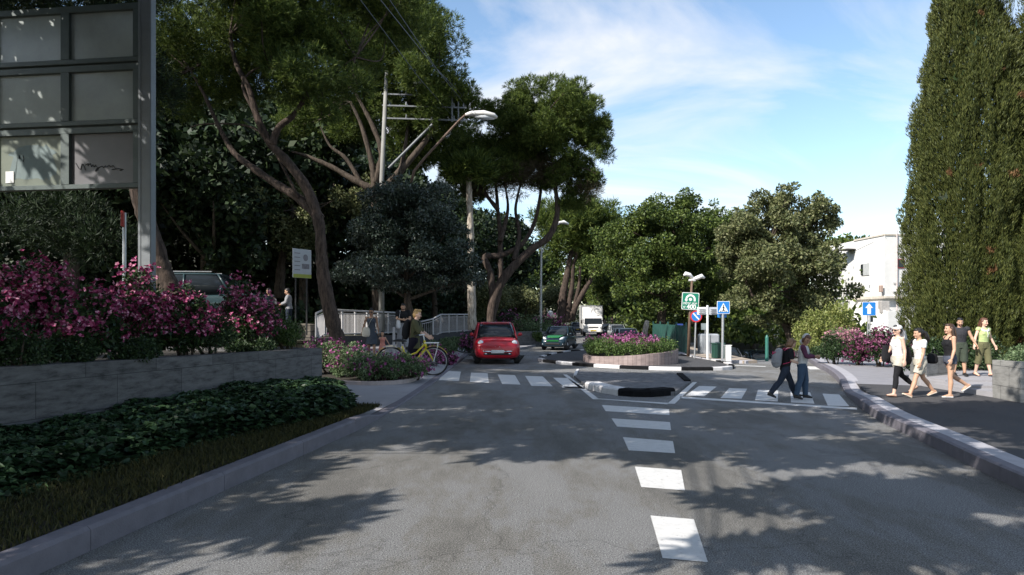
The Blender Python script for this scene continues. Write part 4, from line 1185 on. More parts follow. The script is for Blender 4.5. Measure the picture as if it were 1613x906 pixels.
# ------------------------------------------------------------------ people
def cloth(name, col, rough=.85): return mat(name, col, rough, var=.14, scale=7, bump=.6, bscale=8, spec=.2)
SKIN = {k: mat("skin_" + k, c, .5, var=.06, scale=20, spec=.35) for k, c in (("fair", (.62, .40, .30)), ("tan", (.50, .30, .20)), ("brown", (.33, .19, .12)), ("deep", (.14, .075, .05)))}
HAIR = {k: mat("hair_" + k, c, .45, var=.3, scale=30, stretch=(1, 1, .2)) for k, c in (("black", (.012, .01, .009)), ("brown", (.05, .026, .015)), ("auburn", (.09, .035, .018)), ("blond", (.42, .26, .10)), ("lightbrown", (.16, .085, .04)))}
EYEM = mat("eyes", (.01, .008, .006), .2, var=0)
LIPS = mat("lips", (.38, .12, .10), .4, var=0)

class Body:
    """joints of a posed figure, 1.70 m tall before scaling, facing +Y, feet on z = 0.
    leg = (flex, knee, outward, foot pitch), arm = (flex, outward, elbow, inward turn of forearm) in degrees, (left, right); left is -X"""
    def __init__(s, legs, arms, lean=0, head=(0, 0, 0), woman=True, child=1.0, twist=0):
        s.w = woman
        s.hs = child                                     # head enlargement for children
        rx = lambda a: Matrix.Rotation(R(a), 3, 'X')
        s.hip = {}; s.kn = {}; s.an = {}; s.toe = {}; s.fd = {}
        lean_m = rx(-lean)
        for sd, (fx, kn, ab, fp) in zip((-1, 1), legs):
            hip = Vector((sd * .085, 0, .90))
            rot = Matrix.Rotation(R(-sd * ab), 3, 'Y')
            th = rot @ (rx(fx) @ Vector((0, 0, -1)))
            sh = rot @ (rx(fx - kn) @ Vector((0, 0, -1)))
            k = hip + th * .425; a = k + sh * .40
            f = rx(fx - kn + fp) @ Vector((0, 1, -.0)); f = rot @ f
            s.hip[sd], s.kn[sd], s.an[sd], s.fd[sd] = hip, k, a, f
        low = 9
        for sd in (-1, 1):
            dn = s.fd[sd].cross(Vector((1, 0, 0))); dn = -dn if dn.z > 0 else dn
            heel = s.an[sd] - s.fd[sd] * .05 + dn * .075
            toe = s.an[sd] + s.fd[sd] * .17 + dn * .075
            s.toe[sd] = (heel, toe, dn)
            low = min(low, heel.z, toe.z)
        s.off = Vector((0, 0, -low))
        tw = Matrix.Rotation(R(twist), 3, 'Z')
        s.lm = lean_m @ tw
        s.T = lambda p: s.lm @ (Vector(p) - Vector((0, 0, .90))) + Vector((0, 0, .90)) + s.off
        for dct in (s.hip, s.kn, s.an):
            for sd in dct: dct[sd] = dct[sd] + s.off
        s.toe = {sd: (h + s.off, t + s.off, d) for sd, (h, t, d) in s.toe.items()}
        sw = .165 if woman else .195
        s.sw = sw
        s.sh, s.el, s.wr, s.hd = {}, {}, {}, {}
        for sd, (fx, ab, eb, inn) in zip((-1, 1), arms):
            p = s.T((sd * sw, -.005, 1.385))
            rot = Matrix.Rotation(R(-sd * ab), 3, 'Y')
            u = s.lm @ (rot @ (rx(fx) @ Vector((0, 0, -1))))
            f = s.lm @ (rot @ (Matrix.Rotation(R(sd * inn), 3, 'Z') @ (rx(fx + eb) @ Vector((0, 0, -1)))))
            e = p + u * .27; w = e + f * .235
            s.sh[sd], s.el[sd], s.wr[sd], s.hd[sd] = p, e, w, f
        yaw, pitch, roll = head
        s.hm = s.lm @ Matrix.Rotation(R(yaw), 3, 'Z') @ rx(-pitch) @ Matrix.Rotation(R(roll), 3, 'Y')
        s.neck = s.T((0, -.005, 1.43))
        s.HH = lambda p: s.neck + s.hm @ (Vector(p) * s.hs)      # head frame: origin at the neck root
    def torso(s, z0, z1, inf=0.0, n=7):
        w = s.w
        Z = [.80, .88, .95, 1.03, 1.12, 1.22, 1.30, 1.37, 1.415, 1.44]
        X = [.15, .172, .165, .128, .132, .150, .155, .150, .10, .052] if w else [.14, .160, .155, .145, .155, .172, .182, .178, .11, .06]
        Y = [.10, .115, .105, .088, .095, .112, .108, .088, .072, .052] if w else [.10, .11, .105, .098, .105, .118, .115, .095, .078, .06]
        C = [0, -.012, -.008, 0, .004, .012, .006, -.004, -.008, -.006]
        zs = [z0] + [z for z in Z if z0 < z < z1] + [z1]
        P, rad = [], []
        for z in zs:
            p = s.T((0, np.interp(z, Z, C), z)) if z > .9 else Vector((0, np.interp(z, Z, C), z)) + s.off
            P.append(p); rad.append((np.interp(z, Z, X) + inf, np.interp(z, Z, Y) + inf))
        return P, rad
    def leg(s, sd, t0, t1, inf=0.0, flare=0.0):
        """t along hip 0, knee 1, ankle 2"""
        TT = [0, .25, .6, .9, 1.0, 1.15, 1.35, 1.7, 2.0]
        RR = [.088, .085, .070, .056, .053, .052, .056, .042, .036]
        if not s.w: RR = [r * 1.04 for r in RR]
        ts = [t0] + [t for t in TT if t0 < t < t1] + [t1]
        P = []
        for t in ts:
            if t <= 1: p = s.hip[sd].lerp(s.kn[sd], t)
            else:
                p = s.kn[sd].lerp(s.an[sd], t - 1)
                ax = (s.an[sd] - s.kn[sd]).normalized()
                back = Vector((0, -1, 0)) - ax * ax.dot(Vector((0, -1, 0)))
                p = p + back * (.014 * math.sin(PI * min(1, (t - 1) * 1.3)))
            P.append(p)
        return P, [np.interp(t, TT, RR) + inf + flare * (t - t0) / max(.01, t1 - t0) for t in ts]
    def arm(s, sd, t0, t1, inf=0.0):
        TT = [0, .2, .6, 1.0, 1.2, 1.6, 2.0]
        RR = [.050, .047, .040, .036, .039, .032, .024]
        if not s.w: RR = [r * 1.15 for r in RR]
        ts = [t0] + [t for t in TT if t0 < t < t1] + [t1]
        return [s.sh[sd].lerp(s.el[sd], t) if t <= 1 else s.el[sd].lerp(s.wr[sd], t - 1) for t in ts], [np.interp(t, TT, RR) + inf for t in ts]
    def body_mesh(s, name, skin):
        b = MB()
        P, r = s.torso(.80, 1.44); b.tube(P, r, 16, up=(1, 0, 0))
        b.ball(s.hip[-1], (.088, .09, .09)); b.ball(s.hip[1], (.088, .09, .09))
        if s.w:
            for sd in (-1, 1): b.ball(s.T((sd * .072, .082, 1.25)), (.058, .05, .056))
        # neck and head
        b.tube([s.neck - (s.hm @ Vector((0, .0, .05))), s.HH((0, .004, .04)), s.HH((0, .014, .10))], [.058, .050, .052] if s.w else [.066, .058, .058], 12, up=(1, 0, 0))
        prof = [(.052, .030, .030, .050), (.066, .045, .048, .042), (.09, .060, .070, .030), (.125, .069, .086, .022), (.16, .073, .094, .014), (.20, .074, .096, .008), (.235, .068, .088, .004), (.262, .050, .066, .002), (.278, .020, .028, 0)]
        b.tube([s.HH((0, c, z)) for z, _, _, c in prof], [(x * s.hs, y * s.hs) for _, x, y, _ in prof], 14, up=s.hm @ Vector((1, 0, 0)))
        b.tube([s.HH((0, .100, .165)), s.HH((0, .122, .125)), s.HH((0, .108, .112))], [.008, .016, .010], 6)       # nose
        b.ball(s.HH((0, .088, .068)), (.024, .022, .018))                                                     # chin
        for sd in (-1, 1):
            b.ball(s.HH((sd * .076, .004, .145)), (.012, .020, .032), 8)                                          # ears
            b.ball(s.HH((sd * .036, .086, .125)), (.022, .018, .018), 8)                                          # cheeks
        for sd in (-1, 1):
            P, r = s.leg(sd, 0, 2); b.tube(P, r, 12)
            b.ball(s.kn[sd], .054); b.ball(s.an[sd], .038)
            h, t, dn = s.toe[sd]
            up = -dn
            b.tube([s.an[sd], h + up * .04], [.036, .034], 10)
            b.tube([h + up * .035 - s.fd[sd] * .01, h.lerp(t, .4) + up * .045, h.lerp(t, .75) + up * .028, t + up * .018], [(.033, .034), (.038, .04), (.043, .028), (.036, .017)], 10, up=(1, 0, 0))
            P, r = s.arm(sd, 0, 2); b.tube(P, r, 10)
            b.ball(s.sh[sd], .054 if s.w else .064); b.ball(s.el[sd], .038)
            # hand: palm, four fingers of different lengths, thumb from the side of the palm
            f = s.hd[sd].normalized()
            inward = Vector((-sd, 0, 0)); inward = (inward - f * f.dot(inward)).normalized()
            fwd = f.cross(inward).normalized()
            if fwd.y < 0: fwd = -fwd
            w = s.wr[sd]
            b.tube([w, w + f * .04, w + f * .085], [(.026, .018), (.038, .017), (.040, .014)], 10, up=fwd)
            for q, (o, ln) in enumerate(((.030, .070), (.010, .080), (-.011, .074), (-.031, .058))):
                a0 = w + f * .075 + fwd * o
                b.tube([a0, a0 + f * ln * .45 + inward * .004, a0 + f * ln * .8 + inward * .018, a0 + f * ln + inward * .034], [.0105, .010, .009, .0075], 6)
            a0 = w + f * .02 + fwd * .028
            b.tube([a0, a0 + f * .03 + fwd * .024 + inward * .008, a0 + f * .062 + fwd * .03 + inward * .02], [.013, .012, .009], 6)
        return evaluated(name, b.mesh(name, skin), [('REMESH', dict(mode='VOXEL', voxel_size=.0085, use_smooth_shade=True)), ('SMOOTH', dict(factor=.5, iterations=3))], skin)

def garment(name, b, m, parent, vox=.0095, it=4):
    me = evaluated(name, b.mesh(name, m), [('REMESH', dict(mode='VOXEL', voxel_size=vox, use_smooth_shade=True)), ('SMOOTH', dict(factor=.5, iterations=it))], m)
    return link(name, me, parent)

def person(label, loc, rz, B, skin, scale, group=None, cat="person"):
    r = thing("person", label, cat, loc, rz, group, scale)
    link("body", B.body_mesh("body", SKIN[skin]), r)
    for sd in (-1, 1):
        e = MB(); e.ball(B.HH((sd * .031, .097, .163)), (.0125, .006, .007), 8); e.build("eye", EYEM, r, smooth=True)
        e = MB(); e.tube([B.HH((sd * .016, .105, .182)), B.HH((sd * .046, .094, .183))], [.004, .003], 5); e.build("eyebrow", EYEM, r, smooth=True)
    l = MB(); l.tube([B.HH((-.022, .108, .092)), B.HH((0, .115, .093)), B.HH((.022, .108, .092))], [(.004, .006), (.007, .008), (.004, .006)], 6)
    l.build("lips", LIPS, r, smooth=True)
    return r

def top(B, parent, m, z0, z1=1.42, sleeve=0.0, inf=.014, neck=None, name="top", extra=None):
    b = MB()
    P, rd = B.torso(z0, z1, inf); b.tube(P, rd, 18, up=(1, 0, 0))
    if B.w:
        for sd in (-1, 1): b.ball(B.T((sd * .072, .084, 1.25)), (.068, .058, .064))
    for sd in (-1, 1):
        if sleeve > 0:
            P, rd = B.arm(sd, 0, sleeve, inf + .006); b.tube(P, rd, 12); b.ball(B.sh[sd], (.064 if B.w else .075) + inf * .4)
            b.tube([B.T((sd * .08, -.005, 1.37)), B.sh[sd]], [.07, .062], 10)
    if extra: extra(b)
    return garment(name, b, m, parent)

def straps(B, b, r=.016):
    for sd in (-1, 1): b.tube([B.T((sd * .085, .10, 1.31)), B.T((sd * .10, .05, 1.41)), B.T((sd * .10, -.02, 1.425)), B.T((sd * .09, -.09, 1.33))], r, 6)

def bottoms(B, parent, m, z0=1.0, leg=1.95, inf=.014, flare=.0, name="trousers"):
    b = MB()
    P, rd = B.torso(.80, z0, inf); b.tube(P, rd, 18, up=(1, 0, 0))
    for sd in (-1, 1):
        b.ball(B.hip[sd], .092 + inf)
        P, rd = B.leg(sd, 0, leg, inf, flare); b.tube(P, rd, 14)
        if leg > 1: b.ball(B.kn[sd], .055 + inf)
    return garment(name, b, m, parent)

def shoes(B, parent, m, hi=.0, name="shoe", sole=.012, low=False):
    for sd in (-1, 1):
        b = MB(); h, t, dn = B.toe[sd]; up = -dn; f = B.fd[sd]
        if low: b.tube([h + up * .022 - f * .012, h.lerp(t, .4) + up * .02, h.lerp(t, .8) + up * .018, t + up * .014 + f * .006], [(.036, .028), (.040, .024), (.047, .024), (.036, .016)], 12, up=(1, 0, 0))
        else:
            b.tube([h + up * .04 - f * .014, h.lerp(t, .4) + up * .05, h.lerp(t, .8) + up * .032, t + up * .02 + f * .008], [(.040, .045), (.045, .05), (.050, .034), (.042, .022)], 12, up=(1, 0, 0))
            b.tube([B.an[sd] + up * (.02 + hi), h + up * .05], [.045, .042], 10)
        garment(name, b, m, parent, .008, 2)

def hair(B, parent, m, kind="short"):
    b = MB()
    s = B.hs
    hb = lambda c, r: b.ball(B.HH(c), tuple(k * s for k in r), 12, M=B.hm)
    hb((0, -.014, .20), (.086, .102, .098)); hb((0, -.035, .16), (.084, .085, .095))
    hb((0, .045, .245), (.066, .056, .044))
    if kind == "short": hb((0, -.06, .12), (.064, .045, .06))
    if kind == "quiff":
        hb((0, .06, .275), (.06, .05, .04)); hb((0, -.06, .12), (.064, .045, .07)); hb((.02, -.02, .27), (.06, .07, .04))
    if kind in ("long", "side"):
        for sd in (-1, 1): b.tube([B.HH((sd * .07, -.01, .20)), B.HH((sd * .082, -.02, .12)), B.HH((sd * .085, -.03, .02)), B.HH((sd * .075, -.045, -.08))], [.030, .032, .036, .022], 8)
        b.tube([B.HH((0, -.075, .20)), B.HH((0, -.098, .08)), B.HH((0, -.115, -.04)), B.HH((.01, -.12, -.16)), B.HH((.02, -.11, -.24))], [(.07, .04), (.088, .044), (.09, .042), (.07, .034), (.02, .012)], 12, up=B.hm @ Vector((1, 0, 0)))
    if kind == "tail":
        b.tube([B.HH((0, -.10, .20)), B.HH((0, -.15, .15)), B.HH((.0, -.17, .06)), B.HH((.0, -.20, -.02)), B.HH((.0, -.19, -.09))], [.03, .05, .055, .045, .015], 10)
    if kind == "bun": hb((0, -.07, .27), (.05, .05, .05))
    if kind == "bob":
        hb((0, -.055, .10), (.085, .055, .08))
        for sd in (-1, 1): hb((sd * .07, -.01, .13), (.03, .05, .08))
    return garment("hair", b, m, parent, .008, 2)

C = {k: cloth(k, c) for k, c in dict(white_cotton=(.70, .69, .68), black_cotton=(.014, .014, .016), beige_cotton=(.46, .43, .36), dark_denim=(.025, .033, .05), blue_denim=(.045, .075, .12),
     charcoal_knit=(.035, .035, .04), olive_cotton=(.085, .085, .045), khaki_olive=(.12, .115, .06), lime_print=(.42, .50, .22), grey_marl=(.46, .46, .45), plum_sleeve=(.09, .03, .06), grey_dress=(.06, .07, .085),
     coral_dress=(.60, .24, .18), denim_shorts=(.075, .085, .115), pale_stripe=(.30, .30, .31), canvas_cream=(.60, .54, .44), dark_skirt=(.012, .010, .018), forest_shorts=(.05, .062, .045), pink_strap=(.50, .05, .13), teal_print=(.10, .20, .20), grey_bag=(.26, .26, .27)).items()}
SHOE_B = mat("black_shoe", (.012, .012, .012), .45); SHOE_W = mat("pale_shoe", (.62, .54, .44), .55); SHOE_T = mat("brown_sandal", (.10, .05, .03), .5)

def bag(name, B, parent, m, c, size, strap=None, soft=.35):
    """soft bag: rounded body plus a strap along the given points"""
    b = MB()
    M3 = Matrix.Identity(3)
    b.tube([Vector(c) + Vector((0, 0, size[2] * k)) for k in (.5, .38, .1, -.25, -.45, -.5)], [(size[0] * f, size[1] * f) for f in (.30, .40, .48, .52, .42, .2)], 14, up=(1, 0, 0))
    o = garment(name, b, m, parent, .011, 4)
    if strap:
        b = MB(); b.tube([tuple(p) for p in catmull(strap, 4)], [(.018, .006)] * (len(catmull(strap, 4))), 6, up=(0, 1, 0.2)); s_ = b.build("strap", m, o, smooth=True)
    return o

GW = "women walking left on the right-hand pavement"
# a walker who faces left in the picture has rz = +90 degrees
# 1: woman with headscarf
p = G(1414, 625, .14)
B = Body([(14, 6, 2, 0), (-22, 28, 2, 22)], [(-8, 10, 14, 0), (14, 8, 24, 0)], 0, (8, 2, 0))
w = person("woman in white headscarf, sunglasses, white vest and black leggings", p, R(92), B, "fair", .92, GW)
bottoms(B, w, C['black_cotton'], .95, 1.72, .008, name="leggings"); bottoms(B, w, C['beige_cotton'], 1.0, .40, .024, .014, name="shorts")
top(B, w, C['white_cotton'], .93, 1.36, extra=lambda b: straps(B, b)); shoes(B, w, SHOE_T, low=True, name="sandal"); hair(B, w, HAIR['black'], "short")
b = MB(); b.ball(B.HH((0, -.004, .215)), (.092, .110, .080), 14, M=B.hm); b.tube([B.HH((0, -.10, .18)), B.HH((.02, -.15, .08)), B.HH((.03, -.15, -.06))], [(.04, .03), (.05, .025), (.045, .015)], 10)
garment("headscarf", b, C['white_cotton'], w, .009, 2)
b = MB()
for sd in (-1, 1): b.ball(B.HH((sd * .035, .104, .162)), (.032, .012, .026), 10, M=B.hm)
b.tube([B.HH((-.07, .03, .168)), B.HH((-.06, .095, .168)), B.HH((0, .112, .168)), B.HH((.06, .095, .168)), B.HH((.07, .03, .168))], .006, 6); b.build("sunglasses", M['black'], w, smooth=True)
bag("shoulder_bag", B, w, C['black_cotton'], B.T((.22, .16, 1.02)), (.10, .22, .40), [B.T((.22, .2, 1.18)), B.T((.15, .03, 1.44)), B.T((.22, 0, 1.18))])
# 2: woman with white T-shirt and black shoulder bag
p = G(1449, 626, .14)
B = Body([(24, 4, 2, 4), (-20, 20, 2, 22)], [(10, 8, 12, 0), (-10, 9, 12, 0)], 1, (-4, 8, 0))
w = person("dark-haired woman in white T-shirt and pale shorts carrying a black bag", p, R(92), B, "tan", .90, GW)
top(B, w, C['white_cotton'], .93, 1.40, .55); bottoms(B, w, C['beige_cotton'], 1.0, .72, .020, .016, name="shorts"); shoes(B, w, SHOE_W, low=True); hair(B, w, HAIR['black'], "tail")
bag("shoulder_bag", B, w, C['black_cotton'], B.T((.12, .27, 1.04)), (.14, .30, .42), [B.T((.13, .26, 1.22)), B.T((.15, .05, 1.45)), B.T((.16, -.06, 1.34))])
# 3: woman in black top and denim shorts
p = G(1496, 626, .14)
B = Body([(6, 4, 2, 0), (-16, 42, 2, 26)], [(4, 10, 18, 0), (-12, 8, 16, 0)], 1, (4, -2, 0))
w = person("woman with long dark hair in a black sleeveless top and short denim shorts", p, R(88), B, "tan", .93, GW)
top(B, w, C['black_cotton'], .96, 1.34, extra=lambda b: straps(B, b)); bottoms(B, w, C['denim_shorts'], 1.0, .28, .014, .010, name="shorts"); shoes(B, w, mat("white_shoe", (.7, .68, .66), .5), low=True); hair(B, w, HAIR['brown'], "long")
bag("handbag", B, w, C['black_cotton'], B.T((.14, .32, .90)), (.14, .26, .24), [B.T((.14, .36, 1.0)), B.T((.18, .24, 1.12)), B.T((.18, .14, 1.0))])
# couple holding hands on the steps
cb = G(1512, 593, .37)
BM = Body([(2, 4, 3, 0), (-2, 6, 3, 0)], [(4, 24, 12, 0), (2, 12, 12, 0)], 0, (-10, 12, 0), woman=False)
m_ = person("man in a charcoal sleeveless shirt and dark green shorts holding the woman's hand", (cb.x, cb.y, .37), R(168), BM, "tan", .86, "couple holding hands on the steps")
top(BM, m_, C['charcoal_knit'], .90, 1.43, .12, .018); bottoms(BM, m_, C['forest_shorts'], 1.0, 1.12, .030, .02, name="shorts"); shoes(BM, m_, SHOE_B, .03); hair(BM, m_, HAIR['black'], "short")
b = MB(); b.ball(BM.HH((0, .075, .085)), (.05, .035, .035), 10, M=BM.hm); garment("beard", b, HAIR['black'], m_, .008, 2)
cw = G(1549, 593, .37)
BW = Body([(10, 2, 2, 0), (-8, 8, 2, 4)], [(4, 14, 18, 0), (2, 24, 12, 0)], 0, (12, 6, 0))
f_ = person("red-haired woman in a lime green top and olive capri trousers on the steps", (cw.x, cw.y, .37), R(190), BW, "fair", .86, "couple holding hands on the steps")
# facing the viewer, her right hand (her +X) is at the picture's left
top(BW, f_, C['lime_print'], .98, 1.40, .22, .016); bottoms(BW, f_, C['khaki_olive'], 1.02, 1.30, .024, .018, name="capri_trousers"); shoes(BW, f_, SHOE_T, low=True, name="sandal"); hair(BW, f_, HAIR['auburn'], "side")
b = MB(); b.tube([BW.T((-.16, .02, 1.40)), BW.T((-.06, .12, 1.34)), BW.T((.06, .12, 1.33)), BW.T((.16, .02, 1.40)), BW.T((0, -.12, 1.40)), BW.T((-.16, .02, 1.40))], [(.03, .02)] * 6, 8)
b.tube([BW.T((0, .135, 1.33)), BW.T((-.02, .15, 1.22)), BW.T((-.01, .14, 1.14))], [(.05, .012), (.06, .012), (.03, .01)], 8); garment("scarf", b, C['white_cotton'], f_, .009, 2)
# schoolboys on the crossing: walking right in the picture
p = G(1237, 628, .01)
B = Body([(26, 6, 2, -4), (-26, 14, 2, 20)], [(22, 8, 62, 30), (14, 10, 70, 16)], 9, (0, 20, 0), woman=False, child=1.08)
k1 = person("boy in black T-shirt and dark jeans on the crossing with a grey-red backpack", p, R(-92), B, "fair", .83, "schoolchildren on the crossing")
top(B, k1, C['black_cotton'], .86, 1.42, .85, .020); bottoms(B, k1, C['dark_denim'], 1.0, 1.97, .018, .012); shoes(B, k1, SHOE_B, .02); hair(B, k1, HAIR['lightbrown'], "bob")
b = MB(); bc = B.T((0, -.20, 1.17))
b.tube([B.T((0, -.20, 1.40)), B.T((0, -.23, 1.36)), B.T((0, -.27, 1.2)), B.T((0, -.27, 1.02)), B.T((0, -.23, .93)), B.T((0, -.2, .90))], [(.10, .05), (.14, .09), (.165, .13), (.17, .14), (.15, .11), (.1, .06)], 16, up=(1, 0, 0))
bp = garment("backpack", b, C['grey_bag'], k1, .012, 3)
b = MB()
for sd in (-1, 1): b.tube([tuple(q) for q in catmull([B.T((sd * .11, -.14, 1.38)), B.T((sd * .12, -.02, 1.455)), B.T((sd * .13, .10, 1.40)), B.T((sd * .14, .135, 1.26)), B.T((sd * .16, .06, 1.10)), B.T((sd * .14, -.13, 1.0))], 4)], [(.026, .010)] * 21, 6, up=(1, 0, 0))
b.tube([B.T((-.10, -.37, 1.30)), B.T((0, -.40, 1.22)), B.T((.10, -.37, 1.30))], .014, 6)
b.build("backpack_strap", C['pink_strap'], bp, smooth=True)
p = G(1264, 629, .01)
B = Body([(10, 12, 3, 0), (-6, 8, 2, 2)], [(26, 10, 66, 34), (24, 8, 76, 30)], 4, (-52, 24, -8), woman=False, child=1.08)
k2 = person("child in a pale grey printed hoodie and blue jeans on the crossing", p, R(-118), B, "brown", .85, "schoolchildren on the crossing")
top(B, k2, C['grey_marl'], .90, 1.42, .0, .024, name="hoodie"); bottoms(B, k2, C['blue_denim'], 1.0, 1.97, .018, .012); shoes(B, k2, SHOE_B, .02); hair(B, k2, HAIR['auburn'], "bob")
b = MB()
for sd in (-1, 1): P, rd = B.arm(sd, .05, 1.9, .018); b.tube(P, rd, 10); b.ball(B.sh[sd], .068)
garment("sleeves", b, C['plum_sleeve'], k2)
b = MB(); b.ball(B.HH((0, -.045, .19)), (.108, .098, .125), 14, M=B.hm); b.ball(B.HH((0, -.06, .06)), (.115, .09, .08), 12, M=B.hm); garment("hood", b, C['grey_marl'], k2, .01, 2)
b = MB(); b.box(B.T((.02, .155, 1.18)), (.14, .012, .10), rot=B.lm); b.build("print", C['teal_print'], k2)
# woman in the long dress, with the little girl
def leftp(px, d, z): q = A(px, 500, d); return Vector((q.x, q.y, z))
B = Body([(8, 4, 2, 0), (-10, 10, 2, 6)], [(-4, 10, 8, 0), (2, 18, 6, 0)], 0, (0, 8, 0))
w = person("woman in a long grey strappy dress and sunglasses with a cream shoulder bag", leftp(585, 25.3, .42), R(184), B, "brown", 1.02)
def dress(b):
    straps(B, b, .012)
    b.tube([B.T((0, 0, 1.0)), Vector((0, 0, .80)) + B.off, Vector((0, 0, .6)) + B.off, Vector((0, .01, .44)) + B.off], [(.14, .11), (.19, .14), (.19, .15), (.21, .17)], 18, up=(1, 0, 0))
top(B, w, C['grey_dress'], .85, 1.36, 0, .010, name="dress", extra=dress); shoes(B, w, SHOE_T, low=True, name="sandal"); hair(B, w, HAIR['black'], "bun")
b = MB()
for sd in (-1, 1): b.ball(B.HH((sd * .033, .105, .162)), (.028, .010, .022), 10, M=B.hm)
b.tube([B.HH((-.06, .095, .168)), B.HH((0, .112, .168)), B.HH((.06, .095, .168))], .005, 6); b.build("sunglasses", M['black'], w, smooth=True)
bag("shoulder_bag", B, w, C['canvas_cream'], B.T((.17, .12, .88)), (.30, .12, .34), [B.T((.13, .16, 1.0)), B.T((.02, .14, 1.26)), B.T((-.10, .06, 1.43)), B.T((-.09, -.08, 1.36))])
B = Body([(6, 4, 2, 0), (-6, 8, 2, 6)], [(4, 30, 10, 0), (70, 40, 30, 0)], 0, (-10, 8, 0), child=1.35)
g_ = person("little girl in a coral dress holding the hand of the woman in the long dress", leftp(602.5, 24.6, .36), R(196), B, "tan", .56)
def gd(b):
    straps(B, b, .02)
    b.tube([B.T((0, 0, 1.06)), Vector((0, 0, .85)) + B.off, Vector((0, 0, .6)) + B.off], [(.13, .11), (.21, .18), (.27, .24)], 18, up=(1, 0, 0))
top(B, g_, C['coral_dress'], .90, 1.38, .0, .012, name="dress", extra=gd); shoes(B, g_, SHOE_W, low=True); hair(B, g_, HAIR['black'], "bob")
# man behind the cyclist
B = Body([(6, 4, 3, 0), (-6, 6, 3, 4)], [(24, 12, 70, 40), (20, 12, 74, 40)], 3, (-14, 20, 0), woman=False)
w = person("bearded man in a black T-shirt and grey trousers standing behind the cyclist at the railing", leftp(634.5, 26.2, .62), R(-155), B, "tan", 1.03)
top(B, w, C['black_cotton'], .90, 1.43, .7, .020); bottoms(B, w, C['pale_stripe'], 1.0, 1.95, .03, .02); shoes(B, w, SHOE_B); hair(B, w, HAIR['black'], "short")
b = MB(); b.ball(B.HH((0, .075, .085)), (.05, .035, .035), 10, M=B.hm); garment("beard", b, HAIR['black'], w, .008, 2)
bag("cloth_bag", B, w, C['white_cotton'], B.T((.20, .12, .96)), (.16, .14, .36), [B.T((.18, .14, 1.12)), B.T((.12, .03, 1.44)), B.T((.16, -.08, 1.15))])
# cyclist pushing the yellow bicycle to the right
CYD = 22.3
q = A(653, 500, CYD + .30)
CY = Vector((q.x, q.y, .05))
B = Body([(16, 8, 2, 0), (-14, 14, 2, 14)], [(30, 10, 32, 6), (30, 8, 34, 4)], 5, (-6, 4, 0), woman=False)
w = person("blond cyclist in an olive shirt with a black backpack pushing the yellow bicycle", CY, R(-92), B, "fair", 1.21)
def longshirt(b): b.tube([B.T((0, 0, 1.0)), Vector((0, 0, .82)) + B.off, Vector((0, -.01, .68)) + B.off], [(.16, .13), (.19, .15), (.20, .17)], 16, up=(1, 0, 0))
top(B, w, C['olive_cotton'], .86, 1.43, 1.25, .024, name="shirt", extra=longshirt); bottoms(B, w, C['dark_skirt'], .95, 1.9, .035, .02); shoes(B, w, SHOE_B, .02); hair(B, w, HAIR['blond'], "quiff")
b = MB(); b.tube([B.T((0, -.19, 1.42)), B.T((0, -.22, 1.38)), B.T((0, -.25, 1.2)), B.T((0, -.25, 1.03)), B.T((0, -.22, .95)), B.T((0, -.19, .93))], [(.08, .05), (.13, .08), (.15, .11), (.15, .11), (.13, .09), (.08, .05)], 16, up=(1, 0, 0))
bp = garment("backpack", b, C['black_cotton'], w, .012, 3)
b = MB()
for sd in (-1, 1): b.tube([tuple(q) for q in catmull([B.T((sd * .11, -.14, 1.38)), B.T((sd * .12, -.02, 1.455)), B.T((sd * .13, .11, 1.38)), B.T((sd * .15, .10, 1.22)), B.T((sd * .17, -.02, 1.08))], 4)], [(.022, .01)] * 17, 6, up=(1, 0, 0))
b.build("backpack_strap", C['black_cotton'], bp, smooth=True)
# two people far back in the shade
B = Body([(4, 4, 3, 0), (-4, 4, 3, 0)], [(20, 8, 60, 30), (18, 8, 60, 20)], 2, (0, 10, 0))
for px, top_c, lb, rz_ in ((425, 'charcoal_knit', "person in dark clothes standing in the shade behind the azaleas", 160), (455, 'grey_bag', "person in a pale jacket in the shade right of the other bystander", 100)):
    w = person(lb, leftp(px, 27.8, 1.28), R(rz_), B, "tan", 1.0)
    top(B, w, C[top_c], .88, 1.43, 1.8, .03, name="jacket"); bottoms(B, w, C['dark_denim'], 1.0, 1.95, .02); shoes(B, w, SHOE_B); hair(B, w, HAIR['black'], "short")
# ------------------------------------------------------------------ vehicles
def paint(name, col, metal=.0): return mat(name, col, .32, metal, var=.03, scale=3, spec=.4, coat=.45)
P_RED, P_NAVY, P_GREEN = paint("red_car_paint", (.36, .006, .016)), paint("navy_car_paint", (.008, .024, .036)), paint("green_bonnet_paint", (.008, .13, .03))
P_WHITE = paint("white_truck_paint", (.78, .77, .75)); P_SILVER = paint("silver_car_paint", (.34, .36, .38), .4); P_TEAL = paint("teal_van_paint", (.022, .046, .052)); P_DARK = paint("dark_car_paint", (.03, .035, .045)); P_PALE = paint("pale_car_paint", (.40, .42, .43))
PLATE = mat("number_plate", (.62, .62, .60), .5, var=.03); PLATE_Y = mat("yellow_number_plate", (.62, .46, .06), .5, var=.03)
TAIL = mat("tail_lamp_red", (.55, .01, .01), .25, var=.03)
GRILLE = mat("dark_grille", (.01, .01, .012), .6, var=.1)

def sq(n, ex, hx, z0, z1, cz=0.0):
    """super-ellipse ring in the x-z plane"""
    o = []
    for k in range(n):
        a = 2 * PI * k / n
        c, s_ = math.cos(a), math.sin(a)
        o.append((math.copysign(abs(c) ** (2 / ex), c) * hx, (z0 + z1) / 2 + math.copysign(abs(s_) ** (2 / ex), s_) * (z1 - z0) / 2))
    return o

